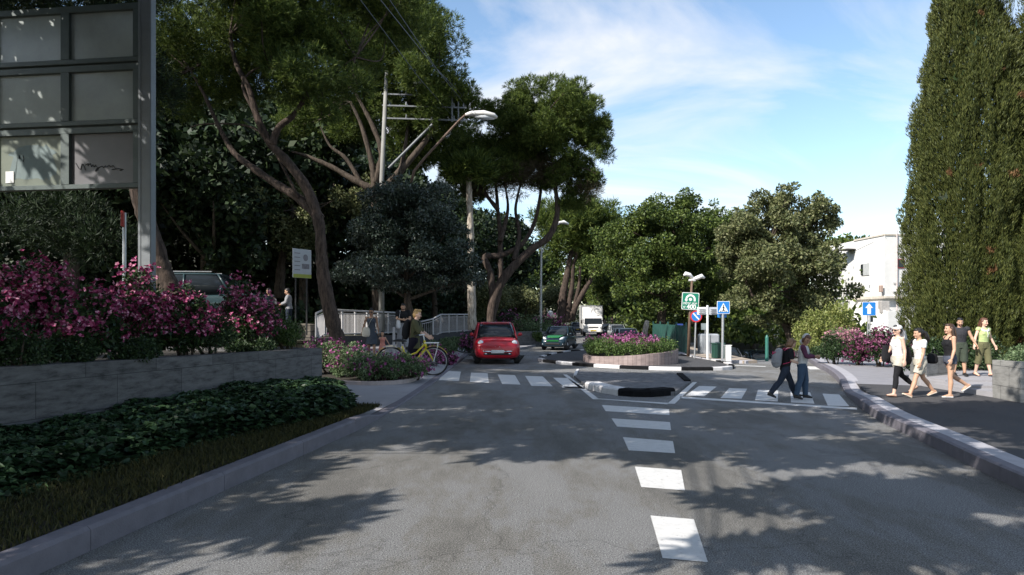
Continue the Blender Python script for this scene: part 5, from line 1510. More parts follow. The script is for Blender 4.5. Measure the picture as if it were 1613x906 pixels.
def loft(b, rings, mi=0):
    n = len(rings[0]); vs = [p for r in rings for p in r]; fs = []
    for i in range(len(rings) - 1):
        for k in range(n):
            k2 = (k + 1) % n
            fs.append((i * n + k, i * n + k2, i * n + n + k2, i * n + n + k))
    fs += [tuple(range(n - 1, -1, -1)), tuple(range((len(rings) - 1) * n, len(rings) * n))]
    b.add(vs, fs, mi)

def car(name, label, loc, rz, body_m, L=3.6, W=1.63, H=1.49, prof=None, cab=None, belt=.92, group=None, scale=1.0, wheel=.29, track=.80, wb=(.19, .84), front=None, rear=None, detail=True, roof_m=None, wtop=.76, cat="car"):
    """front at -Y. prof: (fraction of the length, width factor, bottom, top); cab: windscreen foot, roof front, roof rear, rear foot as fractions"""
    r = thing(name, label, cat, loc, rz, group, scale)
    Y = lambda f: (f - .5) * L
    prof = prof or [(0, .70, .30, .58), (.012, .80, .25, .66), (.05, .92, .21, .76), (.12, .98, .19, .84), (.22, 1, .19, .90), (.30, 1, .19, .93), (.5, 1.01, .19, .95), (.75, 1.01, .19, .95), (.90, .98, .20, .93), (.97, .92, .24, .88), (1, .80, .32, .78)]
    cab = cab or (.24, .42, .86, .975)
    fine = catmull([(Y(f), w * W / 2, a, t) for f, w, a, t in prof], 3)
    b = MB()
    loft(b, [[(x, y, z) for x, z in sq(28, 4.2, w, a, t)] for y, w, a, t in fine])
    me = b.mesh("body", body_m, True)
    cut = MB()
    for f in wb:
        for sd in (-1, 1): cut.tube([(sd * (W / 2 - .27), Y(f), wheel), (sd * (W / 2 + .1), Y(f), wheel)], wheel + .055, 24)
    if detail:
        co = bpy.data.objects.new("temporary_cut", cut.mesh("cut", GRILLE)); COL.objects.link(co)
        try: me = evaluated("body", me, [('BOOLEAN', dict(operation='DIFFERENCE', object=co, solver='EXACT'))], [body_m])
        except Exception as e: print("boolean", e)
        bpy.data.objects.remove(co)
    body = link("body", me, r)
    def rr(z, f0, f1, hw, ex=5, n=28):
        o = []
        for k in range(n):
            a = 2 * PI * k / n; c, s_ = math.cos(a), math.sin(a)
            o.append((math.copysign(abs(c) ** (2 / ex), c) * hw, (Y(f0) + Y(f1)) / 2 + math.copysign(abs(s_) ** (2 / ex), s_) * (Y(f1) - Y(f0)) / 2, z))
        return o
    z0, z1 = belt - .06, H - .05
    g = MB(); loft(g, [rr(z0, cab[0], cab[3], W * .475), rr((z0 + z1) / 2, (cab[0] + cab[1]) / 2 - .006, (cab[2] + cab[3]) / 2 + .006, W * (.475 + wtop / 2) / 2 + .012), rr(z1, cab[1], cab[2], W * wtop / 2)])
    g.build("windows", M['glass'], r, smooth=True)
    t = MB(); loft(t, [rr(z1 - .03, cab[1] - .012, cab[2] + .012, W * wtop / 2 + .012), rr(H - .018, cab[1] + .02, cab[2] - .015, W * wtop / 2 - .02), rr(H, cab[1] + .09, cab[2] - .07, W * wtop / 2 - .12)])
    for sd in (-1, 1):
        for fa, fb, rad in ((cab[0] + .012, cab[1] + .02, .032), (cab[3] - .02, cab[2] - .03, .05)):
            t.tube([(sd * W * .455, Y(fa), z0), (sd * (W * (.455 + wtop / 2) / 2 + .010), Y((fa + fb) / 2), (z0 + z1) / 2), (sd * (W * wtop / 2 - .01), Y(fb), z1)], rad, 8)
        fm = (cab[1] + cab[2]) / 2 + .02
        t.tube([(sd * W * .478, Y(fm), z0), (sd * (W * wtop / 2 + .012), Y(fm), z1)], .035, 8)
    t.build("roof", roof_m or body_m, r, smooth=True)
    for f in wb:
        for sd in (-1, 1):
            o = thing_part = None
            w = MB(); x = sd * (W / 2 - .10)
            tp = []
            for xx, rad in ((-.09, wheel * .70), (-.09, wheel * .95), (-.06, wheel), (.06, wheel), (.09, wheel * .95), (.09, wheel * .70)): tp.append(((x + xx, Y(f), wheel), rad))
            w.tube([p for p, _ in tp], [q for _, q in tp], 24)
            wo = w.build("wheel", M['rubber'], r, smooth=False)
            h = MB(); h.tube([(x + sd * .082, Y(f), wheel), (x + sd * .094, Y(f), wheel)], [wheel * .69, wheel * .62], 20); h.tube([(x + sd * .09, Y(f), wheel), (x + sd * .10, Y(f), wheel)], wheel * .2, 10)
            for k in range(5 if detail else 0):
                a = 2 * PI * k / 5; h.box((x + sd * .098, Y(f) + math.sin(a) * wheel * .38, wheel + math.cos(a) * wheel * .38), (.012, .05, wheel * .5), rot=Matrix.Rotation(-a, 3, 'X'))
            h.build("rim", M['steel'], wo)
    for sd in (-1, 1):
        mm = MB(); mm.ball((sd * (W / 2 + .07), Y(cab[0] + .08), belt + .10), (.085, .05, .065), 10); mm.tube([(sd * (W / 2 - .03), Y(cab[0] + .085), belt + .03), (sd * (W / 2 + .05), Y(cab[0] + .08), belt + .08)], .02, 6)
        mm.build("side_mirror", body_m, r, smooth=True)
    if front: front(r, Y, W)
    if rear: rear(r, Y, W)
    return r

def disc(b, c, rad, n=20, th=.03, ax=(0, -1, 0), mi=0):
    c = Vector(c); a = Vector(ax).normalized()
    b.tube([c, c + a * th * .6, c + a * th], [rad, rad, rad * .75], n, mi=mi)

def front_red(r, Y, W):
    for sd in (-1, 1):
        h = MB(); disc(h, (sd * .60, Y(.055) - .05, .76), .112, 20, .05, (sd * .25, -1, .25)); o = h.build("headlight", M['chrome'], r, smooth=True)
        k = MB(); disc(k, (sd * .60 + sd * .012, Y(.055) - .095, .772), .085, 20, .02, (sd * .25, -1, .25)); disc(k, (sd * .615, Y(.055) - .11, .777), .035, 14, .012, (sd * .25, -1, .25)); k.build("lens", M['lamp_glass'], o, smooth=True)
        h = MB(); h.ball((sd * .66, Y(.03), .565), (.05, .05, .045), 10); h.build("fog_light", M['lamp_glass'], r, smooth=True)
        c = MB(); c.tube([(sd * .21, Y(-.012), .465), (sd * .45, Y(-.002), .47), (sd * .66, Y(.03), .475)], [(.026, .03)] * 3, 10, up=(0, 0, 1)); c.build("chrome_bumper", M['chrome'], r, smooth=True)
        c = MB(); c.tube([(sd * .06, Y(.004), .635), (sd * .34, Y(.012), .64)], [(.014, .02), (.006, .012)], 8, up=(0, 0, 1)); c.build("chrome_whisker", M['chrome'], r, smooth=True)
        c = MB(); c.ball((sd * .42, Y(-.002), .385), (.05, .02, .03), 8); c.build("lower_lamp", M['chrome'], r, smooth=True)
    c = MB(); disc(c, (0, Y(.012), .637), .062, 18, .03); c.build("badge", M['chrome'], r, smooth=True)
    c = MB(); c.box((0, Y(-.012), .462), (.46, .03, .115), bev=.01); c.build("number_plate", PLATE, r)
    c = MB(); c.box((0, Y(.004), .375), (1.02, .05, .085), bev=.02); c.build("grille", GRILLE, r)
    c = MB(); c.tube([(-.02, Y(.10) , .868), (-.3, Y(.12), .875), (-.62, Y(.15), .868)], .004, 4); c.tube([(.02, Y(.10), .868), (.3, Y(.12), .875), (.62, Y(.15), .868)], .004, 4); c.build("bonnet_seam", GRILLE, r)

redprof = [(0, .74, .27, .70), (.010, .84, .23, .76), (.04, .94, .20, .83), (.10, .99, .185, .895), (.18, 1.0, .18, .93), (.28, 1.0, .18, .96), (.5, 1.01, .19, .97), (.75, 1.01, .19, .97), (.90, .98, .20, .95), (.97, .92, .24, .90), (1, .80, .32, .8)]
fl = G(779, 573, 0)
car("red_car", "small red hatchback with round headlights driving towards the viewer on the left", (fl.x, fl.y + 1.35, .003), R(4), P_RED, 3.55, 1.66, 1.5, redprof, (.25, .43, .86, .975), .95, scale=1.10, front=front_red)
def front_green(r, Y, W):
    for sd in (-1, 1):
        h = MB(); h.tube([(sd * .42, Y(.035), .66), (sd * .56, Y(.05), .73), (sd * .68, Y(.085), .83)], [(.05, .05), (.10, .07), (.04, .04)], 12, up=(0, 0, 1)); o = h.build("headlight", M['lamp_glass'], r, smooth=True)
        h = MB(); h.ball((sd * .62, Y(.012), .40), (.05, .03, .04), 8); h.build("fog_light", M['lamp_glass'], r, smooth=True)
    vs = []
    c = MB(); c.tube([(0, Y(.045), .80), (0, Y(.12), .878), (0, Y(.20), .925), (0, Y(.27), .945)], [(.36, .02), (.48, .02), (.54, .02), (.56, .02)], 14, up=(1, 0, 0)); c.build("bonnet", P_GREEN, r, smooth=True)
    c = MB(); c.box((0, Y(.0) + .01, .60), (.80, .06, .10), bev=.03); c.build("upper_grille", P_GREEN, r)
    c = MB(); c.tube([(-.42, Y(.0) - .01, .665), (.42, Y(.0) - .01, .665)], .012, 6); c.build("chrome_strip", M['chrome'], r)
    c = MB(); c.box((0, Y(.0) + .0, .42), (.95, .06, .13), bev=.03); c.build("lower_grille", GRILLE, r)
fl = G(880, 552, 0)
car("green_car", "dark blue hatchback with a green bonnet and white headlights coming round the roundabout", (fl.x + .12, fl.y + 1.3, .003), R(-17), P_NAVY, 3.7, 1.66, 1.5, None, (.24, .42, .86, .975), .93, scale=.88, front=front_green)
# dark car going down the side street
def rear_lamps(r, Y, W):
    for sd in (-1, 1):
        h = MB(); h.box((sd * (W / 2 - .14), Y(1.0) - .02, .80), (.20, .10, .16), bev=.02); h.build("tail_light", TAIL, r)
    c = MB(); c.box((0, Y(1.0) - .01, .62), (.5, .08, .12), bev=.01); c.build("number_plate", PLATE_Y, r)
    c = MB(); c.box((0, Y(1.0) - .02, .42), (1.2, .08, .16), bev=.03); c.build("bumper", P_SILVER, r)
car("parked_car", "dark hatchback with red tail lights driving away down the side street", (13.35, 43.6, -1.60), R(0), P_DARK, 4.0, 1.72, 1.55, rear=rear_lamps, detail=False)
car("parked_car", "low dark blue car right of the hatchback in the side street", (16.2, 45.8, -1.75), R(0), P_NAVY, 4.2, 1.75, 1.42, rear=rear_lamps, detail=False)
# far parked cars and the pale car behind the roundabout
def plain_front(r, Y, W):
    for sd in (-1, 1):
        h = MB(); h.ball((sd * .58, Y(.04), .66), (.14, .08, .09), 8); h.build("headlight", M['lamp_glass'], r, smooth=True)
    c = MB(); c.box((0, Y(.0) + .02, .48), (.9, .06, .16), bev=.03); c.build("grille", GRILLE, r)
    c = MB(); c.box((0, Y(.0) - .02, .46), (.5, .03, .11), bev=.01); c.build("number_plate", PLATE_Y, r)
for px, d, m, rz, lb in ((987, 42, P_PALE, 6, "pale car with dark windows just behind the roundabout flowers"), (972, 60, P_SILVER, 0, "silver car parked right of the truck, behind the pale car"), (957, 66, P_DARK, 0, "dark car parked right next to the truck"), (908, 82, P_DARK, 0, "dark car with a bright headlight half hidden left of the truck")):
    q = A(px, 500, d)
    car("distant_car", lb, (q.x, q.y, gh(q.x, q.y) + .035), R(rz), m, 4.0, 1.72, 1.5, front=plain_front, detail=False, scale=.78)
# off-road vehicle in the shade on the left bank
def spare(r, Y, W):
    w = MB(); w.tube([(0, Y(1.0) + .0, 1.0), (0, Y(1.0) + .05, 1.0), (0, Y(1.0) + .16, 1.0), (0, Y(1.0) + .2, 1.0)], [.33, .36, .36, .32], 22); o = w.build("spare_wheel", M['rubber'], r)
    h = MB(); h.tube([(0, Y(1.0) + .2, 1.0), (0, Y(1.0) + .22, 1.0)], [.22, .20], 18); h.build("rim", M['steel'], o)
    for k in (-1, 1):
        h = MB(); h.tube([(k * W * .36, Y(.48), 1.86), (k * W * .36, Y(.95), 1.86)], .02, 6); h.build("roof_rail", M['steel'], r)
q = A(338, 500, 25.5)
boxy = [(0, .86, .42, .95), (.02, .94, .38, 1.02), (.12, .99, .35, 1.08), (.3, 1, .34, 1.12), (.6, 1, .34, 1.12), (.95, .99, .36, 1.1), (1, .95, .42, 1.06)]
v = car("parked_van", "dark teal off-road estate parked in the shade behind the azaleas", (q.x, q.y, 1.62), R(97), P_TEAL, 4.1, 1.78, 1.82, boxy, (.30, .40, .955, .99), 1.12, wheel=.36, wb=(.2, .8), front=plain_front, rear=spare, detail=False, wtop=.86, cat="van")
# truck
def truck(px, d):
    q = A(px, 500, d)
    r = thing("box_truck", "white box truck with a tall cargo body coming along the far road", "truck", (q.x, q.y, gh(q.x, q.y) + .035), R(-3), None, 1.0)
    W, H = 2.05, 2.95
    b = MB(); b.box((0, 2.9, 1.78), (W, 4.6, 2.3), bev=.05); b.build("cargo_box", P_WHITE, r)
    b = MB()
    for z in (.66, 2.9): b.box((0, .58, z), (W + .02, .05, .08))
    for s in (-1, 1): b.box((s * W / 2, .58, 1.78), (.06, .05, 2.2))
    b.build("box_frame", M['steel'], r)
    b = MB()
    W2 = .93
    sec = [(-1.42, .42, .98), (-1.5, .55, 1.0), (-1.46, 1.0, 1.0), (-1.36, 1.12, 1.0), (-1.05, 1.72, .95), (-.9, 1.86, .90), (.4, 1.9, .90)]
    loft(b, [[(sx * W2 * w, y, z) for sx, w, y, z in ((-1, w0, y0, z0), (1, w0, y0, z0), (1, w0, .45, z0), (-1, w0, .45, z0))] for y0, z0, w0 in sec])
    b.build("cab", P_WHITE, r)
    b = MB(); b.add([(-.84, -1.375, 1.14), (.84, -1.375, 1.14), (.80, -1.085, 1.69), (-.80, -1.085, 1.69), (-.84, -1.33, 1.14), (.84, -1.33, 1.14), (.80, -1.03, 1.69), (-.80, -1.03, 1.69)], [(0, 1, 2, 3), (7, 6, 5, 4), (0, 4, 5, 1), (1, 5, 6, 2), (2, 6, 7, 3), (3, 7, 4, 0)]); b.build("windscreen", M['glass'], r)
    for s in (-1, 1):
        b = MB(); b.box((s * .925, -.6, 1.38), (.03, .7, .44)); b.build("side_window", M['glass'], r)
        b = MB(); b.box((s * .76, -1.49, .78), (.26, .06, .26), bev=.02); b.build("headlight", M['lamp_glass'], r)
        b = MB(); b.tube([(s * .9, -1.2, 1.55), (s * 1.08, -1.35, 1.5)], .015, 6); b.box((s * 1.1, -1.38, 1.35), (.14, .08, .34), bev=.02); b.build("side_mirror", M['black'], r)
        for y in (-.7, 3.6):
            b = MB(); b.tube([(s * .68, y, .38), (s * .95, y, .38)], .38, 20); o = b.build("wheel", M['rubber'], r)
            b = MB(); b.tube([(s * .94, y, .38), (s * .965, y, .38)], .22, 16); b.build("rim", M['steel'], o)
    b = MB(); b.box((0, -1.515, .84), (.9, .03, .07)); b.build("grille", GRILLE, r)
    b = MB(); b.box((0, -1.47, .5), (1.84, .16, .26), bev=.04); b.build("bumper", P_WHITE, r)
    b = MB(); b.box((0, -1.565, .53), (.52, .03, .12)); b.build("number_plate", PLATE_Y, r)
    b = MB(); b.box((0, 1.6, .5), (.8, 5, .18)); b.build("chassis", M['black'], r)
    return r
truck(933, 67.5)

# ------------------------------------------------------------------ bicycle
def bicycle(loc, rz, sc):
    """side view in local x-z, heading +X; wheel radius .34"""
    r = thing("bicycle", "yellow city bicycle with white front carrier pushed along the pavement edge", "bicycle", loc, rz, None, sc)
    Ym, Yf = mat("yellow_bike_paint", (.62, .50, .015), .35, var=.05, coat=.6), None
    RW, FX, RX = .345, .54, -.52
    for x in (FX, RX):
        w = MB()
        w.tube([(x + RW * math.cos(a), 0, RW + RW * math.sin(a)) for a in np.linspace(0, 2 * PI, 49)], .019, 8, cap=False)
        o = w.build("wheel", M['rubber'], r, smooth=True)
        w = MB(); w.tube([(x + (RW - .03) * math.cos(a), 0, RW + (RW - .03) * math.sin(a)) for a in np.linspace(0, 2 * PI, 49)], .011, 6, cap=False); w.tube([(x, -.05, RW), (x, .05, RW)], .025, 10); w.build("rim", M['steel'], o, smooth=True)
        w = MB()
        for k in range(20):
            a = 2 * PI * k / 20; w.tube([(x, .03 * (-1) ** k, RW), (x + (RW - .035) * math.cos(a), 0, RW + (RW - .035) * math.sin(a))], .0022, 3)
        w.build("spokes", M['steel'], o)
        w = MB(); a0, a1 = (15, 165) if x == RX else (28, 150)
        w.tube([(x + (RW + .035) * math.cos(R(a)), 0, RW + (RW + .035) * math.sin(R(a))) for a in np.linspace(a0, a1, 20)], [(.028, .006)] * 20, 6, up=(0, 1, 0)); w.build("mudguard", Ym, r, smooth=True)
    f = MB()
    bb, hd0, hd1, st = (-.08, 0, .29), (.36, 0, .66), (.31, 0, .86), (-.24, 0, .72)
    f.tube([bb, (.16, 0, .44), hd0], .026, 10); f.tube([(-.14, 0, .46), (.12, 0, .56), (.33, 0, .78)], .022, 10); f.tube([bb, st], .020, 10); f.tube([hd0, hd1], .028, 10)
    for s in (-1, 1): f.tube([bb, (RX, s * .06, RW)], .012, 6); f.tube([(-.19, 0, .58), (RX, s * .06, RW)], .011, 6)
    f.build("frame", Ym, r, smooth=True)
    k = MB()
    for s in (-1, 1): k.tube([(.365, s * .05, .64), (.42, s * .055, .56), (FX, s * .055, RW)], [.016, .016, .012], 8)
    k.build("fork", Ym, r, smooth=True)
    k = MB(); k.tube([(.31, 0, .86), (.29, 0, .98)], .014, 8); k.tube([(.13, -.29, .98), (.22, -.28, 1.0), (.30, -.12, 1.0), (.30, .12, 1.0), (.22, .28, 1.0), (.13, .29, .98)], .012, 8); o = k.build("handlebar", M['white'], r, smooth=True)
    for s in (-1, 1): k = MB(); k.tube([(.21, s * .282, 1.0), (.10, s * .29, .975)], .017, 8); k.build("grip", M['black'], o, smooth=True)
    k = MB(); k.tube([(.33, -.15, .80), (.66, -.15, .80), (.66, .15, .80), (.33, .15, .80), (.33, -.15, .80)], .010, 6)
    for y in (-.08, 0, .08): k.tube([(.33, y, .80), (.66, y, .80)], .006, 5)
    for s in (-1, 1): k.tube([(.64, s * .14, .80), (.64, s * .12, .70), (FX, s * .07, RW)], .007, 5)
    k.build("front_carrier", M['white'], r)
    k = MB(); k.tube([(-.46, 0, .845), (-.36, 0, .865), (-.24, 0, .855), (-.12, 0, .84)], [(.07, .02), (.10, .035), (.06, .03), (.02, .015)], 10, up=(0, 1, 0)); o = k.build("saddle", M['black'], r, smooth=True)
    k = MB(); k.tube([(-.24, 0, .70), (-.27, 0, .84)], .012, 8); k.build("seat_post", M['steel'], r)
    k = MB(); k.tube([(-.70, -.06, .70), (-.30, -.06, .70)], .009, 5); k.tube([(-.70, .06, .70), (-.30, .06, .70)], .009, 5)
    for s in (-1, 1): k.tube([(-.62, s * .06, .70), (RX, s * .07, RW)], .007, 5)
    k.build("rear_rack", M['steel'], r)
    k = MB(); k.tube([(bb[0], -.06, bb[2]), (bb[0], .06, bb[2])], .03, 10); k.tube([(bb[0], -.055, bb[2]), (bb[0], -.04, bb[2])], .09, 20)
    k.tube([(bb[0], -.07, bb[2]), (bb[0] + .10, -.075, bb[2] - .13)], .010, 6); k.tube([(bb[0], .07, bb[2]), (bb[0] - .10, .075, bb[2] + .13)], .010, 6); o = k.build("crank", M['steel'], r)
    for sx, y, z in ((.10, -.115, -.13), (-.10, .115, .13)): k = MB(); k.box((bb[0] + sx, y, bb[2] + z), (.09, .08, .022), bev=.005); k.build("pedal", M['black'], o)
    return r
fw = A(683, 500, 21.9)
bicycle((fw.x - .54 * 1.27, 21.9, .045), R(2), 1.27)

# ------------------------------------------------------------------ notice board at the left
FRAME = mat("grey_green_frame_paint", (.075, .095, .09), .5, .1, var=.15, scale=4, bump=.08)
POST = mat("grey_post_paint", (.17, .185, .195), .5, .1, var=.12, scale=3, bump=.06)
PANEL = mat("dusty_acrylic_panel", (.34, .37, .355), .25, var=.14, scale=1.4, spec=.5)
PANEL2 = mat("faded_poster_panel", (.16, .18, .14), .4, var=.2, scale=1.3)
PANEL3 = mat("dull_grey_panel", (.15, .145, .152), .35, var=.12, scale=1.3)
PALE = mat("torn_blue_grey_poster", (.15, .195, .195), .7, var=.2, scale=2.5)
INK = mat("black_marker", (.008, .008, .010), .5, var=0)
P0, P1 = A(232, 0, 13.0), A(0, 0, 13.4)
rzb = math.atan2(P1.y - P0.y, P1.x - P0.x)
bd = thing("notice_board", "large grey steel notice board with six framed panels standing over the azaleas", "notice board", (P0.x, P0.y, .9), rzb)
# local x runs leftwards from the right post, local +y faces the viewer (rotation is about 180 degrees)
UP = 3.056 / 232
Zb = lambda y: 1.9 + (498 - y) * 13 / FOC - .9
for u in (0, 3.36):
    b = MB(); b.box((u, 0, 4.0), (.25, .17, 8.2), bev=.015)
    if u == 0: b.box((.125 - .03, .088, 4.0), (.05, .012, 8.2))
    b.build("post", POST, bd)
rowsz = [(Zb(97), Zb(5)), (Zb(195), Zb(100)), (Zb(296), Zb(198))]
for ri, (za, zb) in enumerate(rowsz):
    b = MB()
    u0, u1 = .135, 3.22
    for z in (za + .045, zb - .06): b.box(((u0 + u1) / 2, 0, z), (u1 - u0, .13, .09 if z < (za + zb) / 2 else .12), bev=.008)
    for u, w in ((u0 + .055, .11), (1.64, .17), (u1 - .055, .11)): b.box((u, .004, (za + zb) / 2 - .012), (w, .122, zb - za - .21))
    fr_ = b.build("panel_frame", FRAME, bd)
    for ci, (a, e) in enumerate(((.24, 1.56), (1.72, 3.11))):
        b = MB(); b.box(((a + e) / 2, -.02, (za + zb) / 2 - .01), (e - a + .02, .03, zb - za - .16))
        b.build("panel", PANEL if ri < 2 else (PANEL3 if ci == 0 else PANEL2), fr_)
# lower panels: torn poster, white slip and a scribble
za, zb = rowsz[2]
b = MB(); g_ = np.random.default_rng(9)
c0 = ((98 - 54) * 0 + 2.36, (za + zb) / 2 - .06)
outl = [(c0[0] + (.50 + .05 * g_.normal()) * math.copysign(abs(math.cos(a)) ** .5, math.cos(a)), -.0035, c0[1] + (.31 + .03 * g_.normal()) * math.copysign(abs(math.sin(a)) ** .5, math.sin(a))) for a in np.linspace(0, 2 * PI, 36)[:-1]]
b.add(outl, [tuple(range(len(outl)))]); b.build("torn_poster", PALE, bd)
b = MB(); b.box((2.85, .003, za + .27), (.17, .01, .22)); b.build("paper_slip", M['white'], bd)
def ink(strokes, o, sx, sz, w=.006, name="scribble"):
    b = MB()
    for s in strokes: b.tube([(o[0] - x * sx, .0005, o[1] + z * sz) for x, z in s], w, 4)
    b.build(name, INK, bd)
zig = [[(0, 1), (.06, .3), (.10, .1), (.13, .9)], [(.15, .85), (.19, .2), (.20, .0)], [(.19, .7), (.26, .9), (.25, .6), (.30, .9), (.33, .45), (.36, .75), (.38, .4), (.42, .7)], [(.42, .5), (.47, .3), (.46, 0), (.41, -.15), (.44, .2), (.55, .5), (.58, .3), (.62, .55), (.64, .35)],
       [(.64, .35), (.70, .6), (.72, .35), (.78, .55), (.80, .3), (.86, .05), (.76, .0), (.9, .1), (1.0, -.05), (.92, -.12)]]
ink(zig, (1.46, za + .36), .98, .14, .0075)
ink([[(0, 0), (.03, .06), (.05, 0), (.02, .03)], [(.15, .06), (.18, -.02), (.15, -.06)]], (2.66, za + .62), .6, 1.0, .007)
# thin pole with a red disc seen edge-on
q = A(196, 470, 15.2)
r = thing("sign_pole", "thin pale pole with a small red sign edge-on, left of the board post", "sign pole", (q.x, q.y, 1.0))
b = MB(); b.tube([(0, 0, 0), (0, 0, 3.15)], .04, 8); b.build("pole", M['steel'], r)
b = MB(); b.box((-.02, 0, 3.0), (.05, .4, .34), bev=.01, rz=R(20)); b.build("red_sign", mat("red_sign_paint", (.35, .03, .02), .5), r)

# hanging information sign under the leaning pine
q0, q1 = A(461, 390, 25), A(490, 395, 25.8)
q = (q0 + q1) / 2
r = thing("information_sign", "tilted white information sign with a yellow-green foot, hanging left of the leaning pine's trunk", "sign", (q.x, q.y, 1.2), math.atan2(q1.y - q0.y, q1.x - q0.x))
hw = (q1 - q0).length / 2; zt = EYE + (498 - 391) * 25 / FOC - 1.2; zb_ = EYE + (498 - 437) * 25 / FOC - 1.2
b = MB(); b.box((0, 0, (zt + zb_) / 2), (hw * 2, .04, zt - zb_), bev=.01); b.build("board", mat("information_board", (.44, .46, .47), .5, var=.06), r)
b = MB(); b.box((0, -.022, zb_ + .07), (hw * 2 - .02, .006, .13)); b.build("coloured_foot", mat("lime_strip", (.32, .36, .06), .5), r)
b = MB(); b.tube([(0, -.022, zt - .28), (0, -.0245, zt - .28)], 0.01, 8)
for k in range(5): b.box((-hw * .55, -.022, zt - .16 - k * .15), (hw * .6, .005, .03))
b.ball((hw * .35, -.018, zt - .30), (.13, .008, .13), 14); b.box((hw * .35, -.022, zt - .62), (hw * .8, .005, .18)); b.build("printed_content", mat("grey_print", (.20, .19, .20), .6, var=.3, scale=12), r)
for s in (-1, 1):
    b = MB(); b.tube([(s * hw * .6, .04, 0), (s * hw * .6, .04, zt - .1)], .03, 8); b.build("pole", M['black'], r)

# ------------------------------------------------------------------ railings
def railing(label, runs, post_r=.045, bars=True):
    r = thing("metal_railing", label, "railing", tuple(runs[0]))
    org = runs[0]
    tp, bt, br = MB(), MB(), MB()
    pts = runs
    for i, (pb) in enumerate(pts):
        h = 1.0
        b = MB(); o = pb - org
        b.box(o + Vector((0, 0, h / 2)), (.09, .06, h + .02), rz=math.atan2((pts[min(i + 1, len(pts) - 1)] - pts[max(i - 1, 0)]).y, (pts[min(i + 1, len(pts) - 1)] - pts[max(i - 1, 0)]).x)); b.build("post", M['rail'], r)
    tp.tube([p - org + Vector((0, 0, 1.03)) for p in pts], .042, 8); tp.build("top_rail", M['rail'], r)
    tp2 = MB(); tp2.tube([p - org + Vector((0, 0, .90)) for p in pts], .02, 6); tp2.build("upper_rail", M['rail'], r)
    bt.tube([p - org + Vector((0, 0, .06)) for p in pts], .03, 6); bt.build("bottom_rail", M['rail'], r)
    for a, e in zip(pts[:-1], pts[1:]):
        L_ = (e - a).length; n = max(3, int(L_ / .125))
        for k in range(1, n):
            p = a.lerp(e, k / n) - org
            br.tube([p + Vector((0, 0, .06)), p + Vector((0, 0, .90))], .0155, 4, cap=False)
    br.build("balusters", M['rail'], r)
    return r
def seg(p0, p1, n): return [p0.lerp(p1, k / n) for k in range(n)]
a0, a1, a2, a3 = A(498, 537, 25.95), A(511, 529, 27.6), A(539, 528.5, 28.6), A(626, 525, 35.2)
railing("first pale railing with slim bars above the dark retaining wall", [a0, a1, a2] + seg(a2, a3, 5)[1:] + [a3])
b0, b1, b2, b3 = A(659, 527, 36.5), A(682, 528, 37.2), A(694, 525.5, 38), A(742, 521.5, 43.5)
b0.z = .55; b1.z = .72
railing("second pale railing climbing to the right behind the bicycle's handlebar", [b0, b1, b2] + seg(b2, b3, 4)[1:] + [b3])
r = thing("ramp_slab", "sloping grey concrete ramp edge under the second railing", "ramp", (b0.x, b0.y, 0))
mb = MB()
pts = [b0, b1, b2, b3]
for p, q in zip(pts[:-1], pts[1:]):
    o = Vector((b0.x, b0.y, 0))
    P_, Q_ = p - o, q - o
    P_ = Vector((P_.x, P_.y, p.z)); Q_ = Vector((Q_.x, Q_.y, q.z)); dz = Vector((0, 0, -.28)); bk = Vector((-.5, 1.6, 0))
    mb.add([P_ + dz, Q_ + dz, Q_ + dz + bk, P_ + dz + bk, P_, Q_, Q_ + bk, P_ + bk], [(3, 2, 1, 0), (4, 5, 6, 7), (0, 1, 5, 4), (1, 2, 6, 5), (2, 3, 7, 6), (3, 0, 4, 7)])
mb.build("slab", M['charcoal'], r)
rr_ = thing("short_railing", "short end post of the railing by the man's grey trousers", "railing", leftp(620.5, 26.0, .45))
b = MB(); b.box((0, 0, .52), (.09, .07, 1.04)); b.build("post", M['rail'], rr_)
b = MB(); b.tube([(0, 0, 1.0), (.35, .8, 1.08)], .035, 8); b.build("top_rail", M['rail'], rr_)

# ------------------------------------------------------------------ utility pole, wires and street lamps
CONC = mat("pole_concrete", (.25, .245, .225), .8, var=.12, scale=2.5, bump=.15)
DULL = mat("dull_grey_steel", (.17, .18, .185), .6, .2, var=.2, scale=5)
d = 33.2
q = A(601, 560, d)
r = thing("utility_pole", "tall concrete utility pole with crossarms reaching right in front of the pines", "utility pole", (q.x, q.y, .5))
U = lambda x, y, dd=0: A(x, y, d + dd) - Vector((q.x, q.y, .5))
b = MB(); b.tube([(0, 0, 0), U(601, 290), U(609, 112)], [.14, .11, .085], 12); b.build("pole", CONC, r, smooth=True)
for (x0, y0), (x1, y1) in (((602, 186), (735, 190)), ((602, 166), (735, 170)), ((602, 148), (728, 152))):
    b = MB(); b.box((U(x0, y0) + U(x1, y1)) / 2, ((U(x1, y1) - U(x0, y0)).length, .05, .065), rot=Matrix.Rotation(-math.atan2((U(x1, y1) - U(x0, y0)).z, (U(x1, y1) - U(x0, y0)).x), 3, 'Y')); o = b.build("crossarm", DULL, r)
    b = MB()
    for xx in (640, 680, 715, 730):
        t = (xx - x0) / (x1 - x0); p = U(x0, y0).lerp(U(x1, y1), t); b.tube([p + Vector((0, 0, .04)), p + Vector((0, 0, .2))], [.045, .03], 8)
    b.build("insulators", DULL, o)
b = MB(); b.tube([U(712, 192), U(712, 128)], .05, 6); b.tube([U(722, 186), U(722, 160)], .035, 6); b.build("crossarm_strut", DULL, r)
b = MB(); b.box((U(648, 131) + U(705, 133)) / 2, (1.45, .3, .12)); b.build("equipment_box", DULL, r)
b = MB(); b.tube([U(612, 265, .1), U(645, 232, .1), U(681, 196, .1)], .06, 8); b.build("brace", DULL, r)
